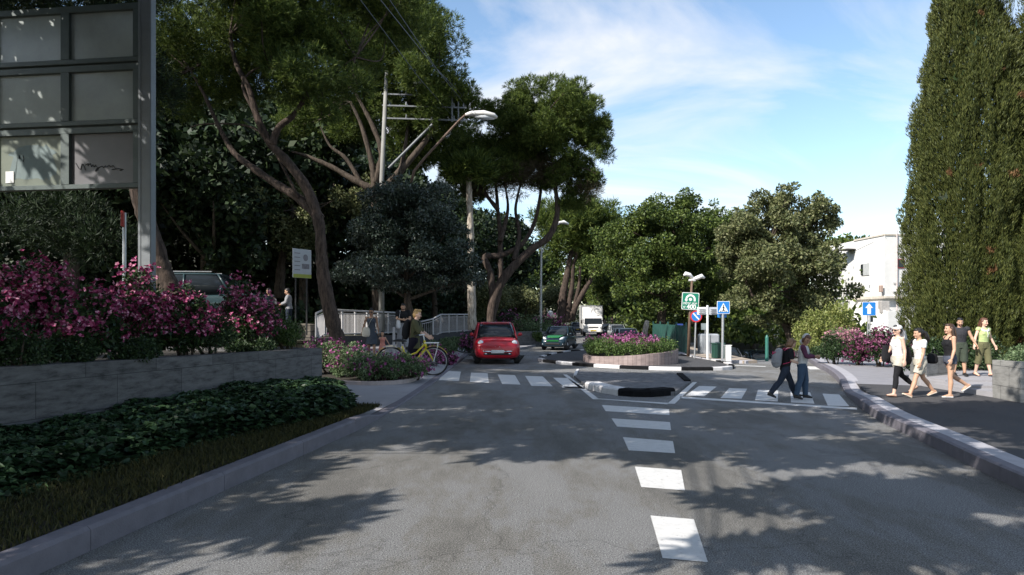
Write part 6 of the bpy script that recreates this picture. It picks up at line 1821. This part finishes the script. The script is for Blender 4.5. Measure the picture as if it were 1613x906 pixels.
r2 = thing("overhead_wires", "thin dark overhead wires running down from the top of the photo to the crossarms", "wires", (q.x, q.y, 6.0))
b = MB()
for (x0, y0, d0), (x1, y1) in (((575, -30, 14), (728, 150)), ((600, -20, 16), (735, 168)), ((560, -10, 18), (715, 186))):
    p0, p1 = A(x0, y0, d0), A(x1, y1, d); m_ = (p0 + p1) / 2 + Vector((0, 0, -.15))
    o = Vector((q.x, q.y, 6.0)); b.tube([p - o for p in (p0, m_, p1)], .012, 4)
b.build("wires", M['black'], r2)
# street lamp on its long arm
d = 30
q = A(640, 560, d)
r = thing("street_lamp", "large white cobra-head street lamp on a slanting brown arm above the round tree", "street lamp", (q.x, q.y, .5))
U = lambda x, y, dd=0: A(x, y, d + dd) - Vector((q.x, q.y, .5))
RUST = mat("brown_lamp_pole", (.12, .075, .05), .7, var=.3, scale=6)
b = MB(); b.tube([(0, 0, 0), U(640, 420), U(645, 300)], [.10, .085, .07], 10); b.build("pole", RUST, r, smooth=True)
b = MB(); b.tube([U(645, 300), U(652, 270), U(668, 250), U(700, 215), U(722, 191), U(732, 182), U(742, 181)], [.07, .06, .055, .05, .045, .045, .045], 10); b.build("arm", RUST, r, smooth=True)
b = MB(); b.tube([U(733, 181), U(742, 179), U(762, 179.5), U(778, 183), U(783, 185)], [(.06, .06), (.16, .11), (.24, .15), (.22, .12), (.1, .05)], 14, up=(0, 1, 0)); hd = b.build("lamp_head", mat("lamp_housing", (.62, .60, .56), .45, var=.06), r, smooth=True)
b = MB(); b.tube([U(748, 182), U(764, 184.5), U(779, 186)], [(.10, .09), (.19, .13), (.10, .07)], 12, up=(0, 1, 0)); b.build("lens", M['lamp_glass'], hd, smooth=True)
# farther single-arm street lamp among the pines, small park lamp
d = 45
q = A(852, 540, d)
r = thing("street_lamp", "small grey street lamp between the middle pine and the far pine", "street lamp", (q.x, q.y, .1))
U = lambda x, y, dd=0: A(x, y, d + dd) - Vector((q.x, q.y, .1))
b = MB(); b.tube([(0, 0, 0), U(852, 450), U(853, 380)], [.09, .08, .06], 8); b.tube([U(853, 400), U(865, 372), U(878, 354), U(884, 351)], [.05, .045, .04, .04], 8); b.build("pole", M['steel'], r)
b = MB(); b.tube([U(880, 351), U(888, 350), U(896, 353)], [(.08, .08), (.2, .12), (.1, .05)], 10, up=(0, 1, 0)); b.build("lamp_head", M['white'], r, smooth=True)
b = MB(); b.tube([U(852, 392), U(843, 388)], [.05, .14], 8); b.build("lamp_shade", M['white'], r)
q = A(867, 533, 56)
r = thing("park_lamp", "short lamp post with a small white lantern above the green car", "lamp", (q.x, q.y, .1))
b = MB(); b.tube([(0, 0, 0), (0, 0, 1.75)], .07, 8); b.build("pole", M['white'], r)
b = MB(); b.tube([(0, 0, 1.75), (0, 0, 1.85), (0, 0, 2.15), (0, 0, 2.25)], [.10, .2, .2, .06], 10); b.build("lantern", M['white'], r)

# ------------------------------------------------------------------ signs on the right
BLUE = mat("sign_blue", (.02, .20, .58), .35, var=.04); GREEN = mat("sign_green", (.01, .20, .12), .35, var=.04); SRED = mat("sign_red", (.58, .03, .03), .35, var=.04); SWH = mat("sign_white", (.80, .80, .78), .4, var=.03); SBK = mat("sign_black", (.012, .012, .012), .5, var=0)
def text_mesh(body, size, m, name="lettering"):
    cu = bpy.data.curves.new(name, 'FONT'); cu.body = body; cu.size = size; cu.align_x = 'CENTER'; cu.align_y = 'CENTER'; cu.extrude = .002; cu.offset = size * .025
    o = bpy.data.objects.new("temporary", cu); COL.objects.link(o)
    dg = bpy.context.evaluated_depsgraph_get(); dg.update()
    me = bpy.data.meshes.new_from_object(o.evaluated_get(dg)); bpy.data.objects.remove(o)
    me.materials.clear(); me.materials.append(m); me.name = name
    return me
def flat(name, poly, y, m, parent, th=.004):
    """flat shape in the sign's own x-z plane, facing -Y"""
    b = MB(); n = len(poly)
    a = sum(poly[i][0] * poly[(i + 1) % n][1] - poly[(i + 1) % n][0] * poly[i][1] for i in range(n))
    if a < 0: poly = poly[::-1]
    vs = [(x, y, z) for x, z in poly] + [(x, y + th, z) for x, z in poly]
    b.add(vs, [tuple(range(n)), tuple(range(2 * n - 1, n - 1, -1))] + [(i, n + i, n + (i + 1) % n, (i + 1) % n) for i in range(n)])
    return b.build(name, m, parent)
def rect(w, h, cz=0, cx=0, c=.06):
    o = []
    for sx, sz, a0 in ((1, -1, -90), (1, 1, 0), (-1, 1, 90), (-1, -1, 180)):
        for k in range(4):
            a = R(a0 + 30 * k); o.append((cx + sx * (w / 2 - c * w) + c * w * math.cos(a), cz + sz * (h / 2 - c * w) + c * w * math.sin(a)))
    return o
def circ(r_, cz=0, cx=0, n=32): return [(cx + r_ * math.cos(2 * PI * k / n), cz + r_ * math.sin(2 * PI * k / n)) for k in range(n)]
def sign_post(name, label, px, py_base, d, z0, group=None, cat="road sign", rz=0):
    q = A(px, 500, d); return thing(name, label, cat, (q.x, q.y, z0), rz, group), FOC / d, q
def lz(y, d, z0): return EYE + (498 - y) * d / FOC - z0

# double-headed lamp post with the green U-turn sign
d, z0 = 30.9, .11
r, s, q = sign_post("double_lamp_post", "brown lamp post with two white shell-shaped lamp heads above the green sign", 1084, 552, d, z0, cat="lamp post")
U = lambda x, y: Vector(((x - 1084) * d / FOC, 0, lz(y, d, z0)))
b = MB(); b.tube([(0, 0, 0), U(1086.5, 500), U(1090, 442)], [.075, .06, .05], 10); b.build("pole", RUST, r, smooth=True)
b = MB(); b.tube([U(1085, 441.5), U(1095.5, 441.5)], .05, 8); b.build("bracket", M['white'], r)
for p in ((U(1092, 439), U(1086, 433), U(1080, 431.5), U(1077, 434)), (U(1091, 440), U(1098, 438), U(1105, 435), U(1110, 438))):
    b = MB(); b.tube(list(p), [(.05, .05), (.14, .09), (.15, .10), (.05, .04)], 12, up=(0, 1, 0)); b.build("lamp_head", M['white'], r, smooth=True)
d2 = d - .12
r, s, q = sign_post("road_sign", "green square sign with a white U-turn arrow and the number 400", 1087.5, 474, d2, 0, "road signs at the right", "road sign")
r.location.z = EYE + (498 - 474.5) * d2 / FOC
r.rotation_euler = (0, R(3), 0)
W_ = 27 * d2 / FOC
flat("board", rect(W_, W_), 0, SWH, r, .02); flat("green_face", rect(W_ * .93, W_ * .93), -.004, GREEN, r)
ar = []
ro, ri, cz_ = W_ * .30, W_ * .19, W_ * .10
for k in range(17): a = R(-20 + 200 * k / 16 * 1.0); ar.append((W_ * .0 + ro * math.cos(a), cz_ + ro * math.sin(a)))
ar = [(ro, cz_ - W_ * .10)] + [(ro * math.cos(R(180 * k / 16)), cz_ + ro * math.sin(R(180 * k / 16))) for k in range(17)] + [(-ro, cz_ - .02 * W_), (-ro - W_ * .05, cz_ - .02 * W_), (-(ro + ri) / 2, cz_ - W_ * .15), (-ri + W_ * .05, cz_ - .02 * W_), (-ri, cz_ - .02 * W_)] + [(-ri * math.cos(R(180 * k / 16)), cz_ + ri * math.sin(R(180 * k / 16))) for k in range(17)] + [(ri, cz_ - W_ * .10)]
flat("arrow", ar, -.008, SWH, r)
flat("arrow_dot", circ(W_ * .09, cz_), -.008, SWH, r)
def put_text(body, size, m, parent, x, z, y=-.008, name="lettering"):
    o = link(name, text_mesh(body, size, m, name), parent); o.location = (x, y, z); o.rotation_euler = (R(90), 0, 0); return o
put_text("\u05d4\u05e1\u05e8\u05e4 \u05ea\u05e0\u05e4", W_ * .19, SWH, r, 0, -W_ * .14)
put_text("400", W_ * .36, SWH, r, W_ * .07, -W_ * .34)
put_text("\u05de'", W_ * .17, SWH, r, -W_ * .33, -W_ * .36)
# no-parking sign
d, z0 = 29.6, .11
r, s, q = sign_post("no_parking_sign", "round blue and red no-parking sign with one white slash on a thin pole", 1096.5, 560, d, z0, "road signs at the right")
zc = lz(498.5, d, z0); rad = 9.3 * d / FOC
b = MB(); b.tube([(-.06, .04, 0), (0, .04, zc - .1)], .035, 8); b.build("pole", M['steel'], r)
flat("rim", circ(rad, zc), 0, SRED, r, .015); flat("blue_face", circ(rad * .78, zc), -.004, BLUE, r)
c_, s_ = math.cos(R(-48)), math.sin(R(-48))
flat("slash", [(c_ * a - s_ * e, zc + s_ * a + c_ * e) for a, e in ((-rad * .74, -rad * .12), (rad * .74, -rad * .12), (rad * .74, rad * .12), (-rad * .74, rad * .12))], -.008, SWH, r)
# street name blades
d, z0 = 28.9, .11
r, s, q = sign_post("street_name_sign", "white post with two pale street name blades, between the no-parking and crossing signs", 1114.5, 563, d, z0, "road signs at the right")
zt = lz(481, d, z0)
b = MB(); b.tube([(0, 0, 0), (0, 0, zt)], .045, 10); b.build("post", SWH, r)
for x0, x1, y0, y1, m, rz_ in ((1098, 1113, 484, 496, SWH, 0), (1117, 1130, 484, 496, mat("grey_blade", (.5, .52, .55), .45, var=.05), 8)):
    w_ = (x1 - x0) * d / FOC; h_ = (y1 - y0) * d / FOC; xc = ((x0 + x1) / 2 - 1114.5) * d / FOC; zc = lz((y0 + y1) / 2, d, z0)
    b = MB(); b.box((xc, 0, zc), (w_, .03, h_), bev=.006, rz=R(rz_)); bl = b.build("blade", m, r)
    b = MB()
    for k in (-1, 0, 1): b.box((xc, -.05 + .0, zc + k * h_ * .25), (w_ * .7, .05, .018), rz=R(rz_))
    b.build("printed_lines", mat("faded_print", (.45, .46, .48), .6, var=.1), bl)
# pedestrian crossing sign with a second blue sign behind
d, z0 = 27.6, .11
r, s, q = sign_post("crossing_sign", "blue square pedestrian crossing sign with a white triangle on a grey pole", 1139.5, 567, d, z0, "road signs at the right")
zc = lz(484.5, d, z0); W_ = 20 * d / FOC
b = MB(); b.tube([(-.03, .05, 0), (0, .05, zc + .2)], .05, 10); b.build("pole", M['steel'], r)
flat("board", rect(W_, W_, zc), 0, SWH, r, .02); flat("blue_face", rect(W_ * .93, W_ * .93, zc), -.004, BLUE, r)
flat("triangle", [(-W_ * .38, zc - W_ * .34), (W_ * .38, zc - W_ * .34), (0, zc + W_ * .36)], -.008, SWH, r)
flat("walking_figure", circ(W_ * .045, zc + W_ * .14, 0, 12), -.012, SBK, r)
fg = MB()
for p in ([(0, .10), (.0, -.10)], [(0, -.10), (.06, -.27)], [(0, -.10), (-.06, -.27)], [(0, .06), (.07, -.04)], [(0, .06), (-.07, -.03)]): fg.tube([(x * W_, -.012, zc + z * W_) for x, z in p], W_ * .028, 6)
for k in (-2, -1, 1, 2): fg.box((k * W_ * .12, -.012, zc - W_ * .29), (W_ * .05, .004, W_ * .07))
fg.build("walking_body", SBK, r)
w2 = 14.5 * d / FOC; flat("rear_blue_sign", rect(w2, w2, lz(493, d, z0), -.02), .12, BLUE, r, .015)
# small white cabinet beside the pole
r, s, q = sign_post("junction_box", "small white junction box standing against the crossing sign's pole", 1143.5, 567, 27.75, .11, cat="utility box")
b = MB(); b.box((.08, 0, .3), (.22, .22, .62), bev=.02); b.build("box", SWH, r); b = MB(); b.box((.08, 0, .625), (.25, .25, .03), bev=.005); b.build("lid", SWH, r)
# grey cabinet and dark green box behind
r, s, q = sign_post("utility_cabinet", "wide grey utility cabinet behind the street name post", 1116, 560, 33.5, -.35, cat="utility box")
b = MB(); b.box((0, 0, .7), (30 * 33.5 / FOC, .6, 1.4), bev=.06); b.build("cabinet", mat("cabinet_grey", (.32, .34, .36), .5, var=.06), r); b = MB(); b.box((0, -.31, .7), (.012, .02, 1.3)); b.build("door_seam", GRILLE, r)
r, s, q = sign_post("waste_bin", "dark green slatted bin left of the white junction box", 1131, 565, 29.6, .1, cat="bin")
b = MB()
for k in range(8): b.box((-.2 + k * .058, 0, .32), (.045, .4, .6))
b.build("slats", mat("bin_green", (.02, .07, .05), .5), r); b = MB(); b.box((0, 0, .64), (.5, .44, .05), bev=.01); b.build("lid", mat("bin_lid_green", (.02, .06, .045), .5), r)
# blue bus-stop like sign, grey small sign
r, s, q = sign_post("blue_sign", "small blue square sign with a pale gate symbol near the green fence", 1070, 552, 36, .1, "road signs at the right")
zc = lz(516, 36, .1); w2 = 12 * 36 / FOC
b = MB(); b.tube([(0, .04, 0), (0, .04, zc)], .03, 6); b.build("pole", M['steel'], r)
flat("board", rect(w2, w2, zc), 0, mat("dark_blue_sign", (.03, .06, .25), .4, var=.03), r, .015); flat("yellow_strip", rect(w2 * 1.2, w2 * .2, zc - w2 * .68), 0, mat("sign_yellow", (.45, .33, .05), .4, var=.03), r, .012)
fg = MB()
for x in (-.25, .25): fg.box((x * w2, -.006, zc), (w2 * .1, .004, w2 * .5))
fg.box((0, -.006, zc + w2 * .25), (w2 * .6, .004, w2 * .1)); fg.box((0, -.006, zc - w2 * .02), (w2 * .1, .004, w2 * .42)); fg.build("symbol", SWH, r)
r, s, q = sign_post("grey_sign", "small plain grey sign on a thin post behind the street name post", 1109.5, 560, 32.5, .0, "road signs at the right")
b = MB(); b.tube([(.05, .04, -.2), (.05, .04, lz(514, 32.5, 0))], .025, 6); b.build("pole", M['steel'], r); flat("board", rect(.3, .3, lz(514.5, 32.5, 0)), 0, mat("plain_grey_sign", (.24, .28, .29), .5), r, .015)
# one-way arrow sign at the right
d, z0 = 30, .1
r, s, q = sign_post("one_way_sign", "blue square one-way sign with a white arrow pointing up before the white building", 1369, 540, d, z0, "road signs at the right")
zc = lz(486.5, d, z0); W_ = 21.5 * d / FOC
for x in (-.03, .06): b = MB(); b.tube([(x, .05, 0), (x, .05, zc)], .028, 8); b.build("pole", M['steel'], r)
flat("board", rect(W_, W_, zc), 0, SWH, r, .02); flat("blue_face", rect(W_ * .95, W_ * .95, zc), -.004, BLUE, r)
flat("arrow", [(x * W_, zc + z * W_) for x, z in ((-.13, -.38), (.13, -.38), (.13, .06), (.28, .06), (0, .40), (-.28, .06), (-.13, .06))], -.008, SWH, r)
# green fence
f0, f1 = A(1030, 500, 41), A(1082, 500, 33)
r = thing("green_fence", "dark green sheet fence behind the lamp post at the far corner", "fence", (f0.x, f0.y, 0), math.atan2(f1.y - f0.y, f1.x - f0.x))
L_ = (f1 - f0).length
FG = mat("fence_green", (.025, .085, .07), .55, var=.15, scale=2)
b = MB()
for k in range(int(L_ / .2)): b.box((.1 + k * .2, .012 * (k % 2), .8), (.19, .03, 1.3))
b.build("panels", FG, r)
for k in range(5): b = MB(); b.box((k * L_ / 4, -.04, .8), (.07, .07, 1.6)); b.build("post", FG, r)
q = A(1015, 500, 48); r = thing("gate_post", "pale round stone stump behind the roundabout flowers", "post", (q.x, q.y, 0)); b = MB(); b.tube([(0, 0, 0), (.05, 0, .9), (.2, 0, 1.55), (.22, 0, 1.6)], [.24, .2, .17, .08], 10); b.build("stump", M['bark_pale'], r, smooth=True)
q = A(1208, 500, 29.5); r = thing("bollard", "short green post at the corner of the side street", "post", (q.x, q.y, 0)); b = MB(); b.tube([(0, 0, -.3), (0, 0, 1.0), (0, 0, 1.1)], [.07, .07, .03], 10); b.build("post", mat("bollard_green", (.03, .14, .11), .5), r)

# ------------------------------------------------------------------ white building
d = 56
cn = A(1393, 560, d)
r = thing("white_building", "white two-storey building with a drainpipe and red-framed windows left of the cypress", "building", (cn.x, cn.y, 0), R(0))
zt = EYE + (498 - 370) * d / FOC; zl = EYE + (498 - 468) * d / FOC
lf = Vector((-.25, 4.4)); rt = Vector((9.0, 1.2))
mb = MB()
poly = [(lf.x, lf.y), (0, 0), (rt.x, rt.y), (rt.x - 1, rt.y + 10), (lf.x, lf.y + 8)]
mb.prism(poly, zl, zt - .0)
mb.prism([(lf.x + .1, lf.y + .1), (.02, .35), (rt.x, rt.y + .3), (rt.x - 1, rt.y + 9), (lf.x + .1, lf.y + 7.8)], -.5, zl)
mb.build("wall", M['white_wall'], r)
mb = MB()
def strip(p, q_, z, h, out, m=0):
    dv = (q_ - p).normalized(); nrm = Vector((dv.y, -dv.x))
    a, e = p + nrm * out, q_ + nrm * out
    mb.add([(a.x, a.y, z), (e.x, e.y, z), (q_.x, q_.y, z), (p.x, p.y, z), (a.x, a.y, z + h), (e.x, e.y, z + h), (q_.x, q_.y, z + h), (p.x, p.y, z + h)], [(3, 2, 1, 0), (4, 5, 6, 7), (0, 1, 5, 4), (1, 2, 6, 5), (2, 3, 7, 6), (3, 0, 4, 7)])
O = Vector((0, 0))
strip(lf, O, zl - .12, .22, .14); strip(O, rt, zl - .10, .16, .12); strip(lf, O, zt - .05, .14, .07); strip(O, rt, zt - .05, .14, .07)
mb.build("ledge", mat("stained_ledge", (.50, .45, .38), .85, var=.2, scale=3), r)
def on_wall(p, q_, t, z, w, h, dep, name, m, parent=None):
    dv = (q_ - p); L0 = dv.length; dv.normalize(); nrm = Vector((dv.y, -dv.x))
    c = p + (q_ - p) * t + nrm * (dep / 2 - .03)
    b = MB(); b.box((c.x, c.y, z), (w, dep, h), rz=math.atan2(dv.y, dv.x)); return b.build(name, m, parent or r)
RF = mat("red_window_frame", (.30, .05, .05), .5)
for zc, h in ((EYE + (498 - 415) * d / FOC, .75), (EYE + (498 - 514) * d / FOC, .75)):
    w = on_wall(O, rt, .155, zc, .62, h, .10, "window", RF); on_wall(O, rt, .155, zc, .46, h - .16, .13, "pane", M['glass'], w)
w = on_wall(lf, O, .42, EYE + (498 - 421) * d / FOC, .95, 1.0, .10, "window", mat("grey_shutter", (.40, .41, .40), .6)); on_wall(lf, O, .30, EYE + (498 - 421) * d / FOC, .3, .9, .14, "pane", M['glass'], w)
pp = O + (rt - O) * .115
mb = MB(); mb.tube([(pp.x, pp.y - .1, .0), (pp.x, pp.y - .1, zt + .4)], .05, 8); mb.build("drainpipe", mat("drainpipe_pink", (.52, .44, .42), .6), r)
mb = MB(); mb.tube([(pp.x - .3, pp.y - .12, EYE + (498 - 446) * d / FOC), (pp.x + 1.6, pp.y + .08, EYE + (498 - 446) * d / FOC)], .03, 6); mb.tube([(pp.x - .3, pp.y - .12, EYE + (498 - 460) * d / FOC), (pp.x + 1.6, pp.y + .08, EYE + (498 - 458) * d / FOC)], .05, 6)
mb.tube([(lf.x, lf.y - .08, zt - .9), (lf.x * .4, lf.y * .4 - .08, zt - .45), (.1, -.05, zt - .2)], .02, 5); mb.build("pipes", M['steel'], r)
mb = MB(); mb.box((-.75, 4.8, zt - .75), (1.3, 1.6, .08), rz=R(20)); mb.build("canopy", mat("dark_canopy", (.05, .045, .04), .7), r)
mb = MB(); mb.box((-.30, -.05, EYE + (498 - 455) * d / FOC), (.24, .28, .55), bev=.03); mb.build("vent", mat("rusty_vent", (.35, .25, .2), .7), r)
mb = MB(); mb.box((-.2, -.3, EYE + (498 - 484) * d / FOC), (.7, .5, .95), bev=.03); mb.build("air_conditioner", mat("grey_machine", (.34, .32, .30), .6, var=.2), r)
mb = MB(); mb.prism([(-1.7, 1.8), (-.2, -.9), (.8, -.7), (.6, 4), (-1.2, 6)], -.5, [2.9, 2.3, 2.3, 2.6, 3.0]); mb.build("annexe", M['white_wall'], r)
mb = MB(); mb.box((-.85, .28, 1.9), (.22, .1, .9), rz=R(-61)); mb.build("narrow_window", M['glass'], r)

# ------------------------------------------------------------------ undergrowth closing the view under the far trees
def undergrowth(name, label, boxes, n, size, m, seed):
    g = np.random.default_rng(seed); P = []
    for (x0, y0), (x1, y1), h, th, k in boxes:
        t = g.random(k); x = x0 + (x1 - x0) * t + g.normal(size=k) * th; y = y0 + (y1 - y0) * t + g.normal(size=k) * th
        hh = h * (.62 + .25 * np.sin(t * 23 + x0) + .2 * np.sin(t * 57 + 1))
        z = np.array([max(gh(a, e), 0) for a, e in zip(x, y)]) + hh * g.random(k) ** .8
        P.append(np.stack([x, y, z], 1))
    P = np.concatenate(P); k = len(P)
    D = unit(k, g) + np.array([0, -.3, .3]); D /= np.linalg.norm(D, axis=1)[:, None]
    L = size * (.6 + .8 * g.random(k))
    V, F = blades(P, D, L, L * .6, g, .08)
    tag(link(name, from_np(name, V, F, m)), label, "undergrowth", kind="stuff")
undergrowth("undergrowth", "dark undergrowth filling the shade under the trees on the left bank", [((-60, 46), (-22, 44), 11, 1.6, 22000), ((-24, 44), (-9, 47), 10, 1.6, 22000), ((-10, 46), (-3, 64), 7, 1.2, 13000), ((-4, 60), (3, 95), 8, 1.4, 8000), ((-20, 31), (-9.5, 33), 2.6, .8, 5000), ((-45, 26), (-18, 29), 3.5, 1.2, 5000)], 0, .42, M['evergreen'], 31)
undergrowth("shrub_belt", "belt of green shrubs under the trees on the far side of the side street", [((10.9, 62), (23, 88), 5.5, 1.2, 6000), ((16.5, 46), (19.5, 66), 4.5, 1.0, 6000), ((14, 100), (40, 92), 8, 2, 5000), ((17.6, 36), (18.4, 44), 2.2, .5, 3000), ((8, 118), (22, 118), 8, 1.5, 4000), ((25, 60), (60, 75), 7, 1.5, 6000)], 0, .40, M['broad'], 32)

# ------------------------------------------------------------------ trees beside and behind the viewer: they cast the dappled shade
def shade_tree(label, trunk, spots, n, size=.30, m='broad', seed=1):
    """spots: ground point that lies in shade, height of the leaves above it, radius"""
    g = np.random.default_rng(seed)
    cl = []
    for gx, gy, h, rx, ry in spots:
        h = max(3.6, (3.3 + .4527 * gy) / 1.351 + .5)
        t = h / -SUN_DIR.z
        cl.append((gx - SUN_DIR.x * t, gy - SUN_DIR.y * t, h, rx, ry, .7))
    base = Vector((trunk[0], trunk[1], 0))
    sc = subclumps(cl, 16, .34, g, .2, .3)
    lim = [([base, base + Vector((.1, .1, 2.5)), base + Vector((0, .2, 5.0))], [.32, .26, .2])]
    for c in cl: lim.append(([base + Vector((0, .2, 4.6)), (base + Vector((0, 0, 5.5)) + Vector(c[:3])) / 2 + Vector((0, 0, .5)), Vector(c[:3])], [.03, .02, .01]))
    return tree("shade_tree", label, "tree", base, lim, M['bark_dark'], [("crown", leaf_crown("crown", sc, n, size, M[m], g, .36, .35, .1))], None)
shade_tree("tall shade tree left of the viewer, outside the photo, shading the planter and the ivy", (-13.5, -1.5),
           [(-6.5, 6, 9, 2.2, 2.0), (-4.6, 9, 9.5, 1.6, 2.2), (-7, 10, 10, 2.2, 2.2), (-5.5, 13.5, 10, 1.7, 2.2), (-8.5, 14, 11, 2.2, 2.2), (-4.4, 5.0, 8.5, 1.3, 1.6), (-3.6, 12.0, 10, 1.0, 1.6), (-3.0, 8.5, 9.0, .5, .9)], 15000, .3, 'broad', 41)
shade_tree("second shade tree behind the viewer's left shoulder, outside the photo", (-14.5, 4.5),
           [(-1.2, 12.5, 12, 1.8, 1.3), (.9, 13.5, 12, 1.6, 1.5), (-2.0, 15.5, 12.5, 1.8, 1.6), (1.6, 16.5, 13, 2.0, 1.6), (-.3, 18.5, 13, 2.0, 1.5), (-3.2, 18.5, 13, 2, 1.6), (.3, 15.2, 12.5, 1.4, 1.0), (-2.3, 10.8, 11, .8, .8), (-1.9, 11.2, 11, 1.0, .7), (-.3, 10.9, 11, 1.2, .7), (1.3, 10.8, 11, 1.2, .7), (2.4, 10.0, 11, .9, .6), (2.2, 12.2, 12, 1.2, 1.0), (.2, 9.6, 11, .5, .3)], 21000, .34, 'broad', 42)
shade_tree("shade tree behind the viewer, outside the photo, shading the right lane", (-6.5, -9),
           [(4.6, 12.8, 12, 1.7, 1.6), (3.4, 15.8, 12.5, 1.9, 1.6), (6.2, 15.5, 12.5, 1.8, 1.6), (4.9, 9.8, 11, 1.4, 1.1), (3.3, 7.4, 10, 1.3, .75), (5.6, 7.6, 10, 1.2, .6), (2.7, 5.9, 9.5, 1.0, .55), (8.6, 12.5, 12, 1.6, 1.8), (4.4, 18.5, 13, 1.8, 1.6), (7.4, 18.8, 13, 1.6, 1.4), (3.3, 10.8, 11, .9, .6), (4.8, 5.6, 9.5, 1.2, .5), (8.2, 10.2, 11, 1.3, 1.2), (10.2, 13.2, 12, 1.6, 1.2), (7.0, 8.4, 11, 1.2, 1.0), (12.5, 14.0, 12, 1.5, 1.2), (9.5, 10.8, 12, 1.3, 1.0)], 36000, .33, 'broad', 43)
shade_tree("shade tree far left, outside the photo, shading the crossing", (-18.5, 10),
           [(-1.5, 22, 14, 2.2, 2.0), (1.2, 21.5, 14, 2, 1.8), (3.4, 21.5, 14, 1.8, 1.6), (5.6, 21.8, 14, 1.8, 1.6), (-3.5, 25, 14, 2.2, 2.4), (0, 26, 14.5, 2.2, 2), (-1.5, 31, 15, 2.2, 2.2), (2.5, 30, 15, 2, 2)], 26000, .3, 'broad', 44)
shade_tree("shade tree behind the viewer's left, outside the photo, shading the left verge", (-12, -7),
           [(-3.6, 6.6, 10, .9, 1.4), (-5.6, 3.5, 9, 1.8, 1.6), (-2.3, 6.4, 10, .5, .6), (-3.2, 9.8, 11, .7, 1.2)], 10000, .28, 'broad', 45)
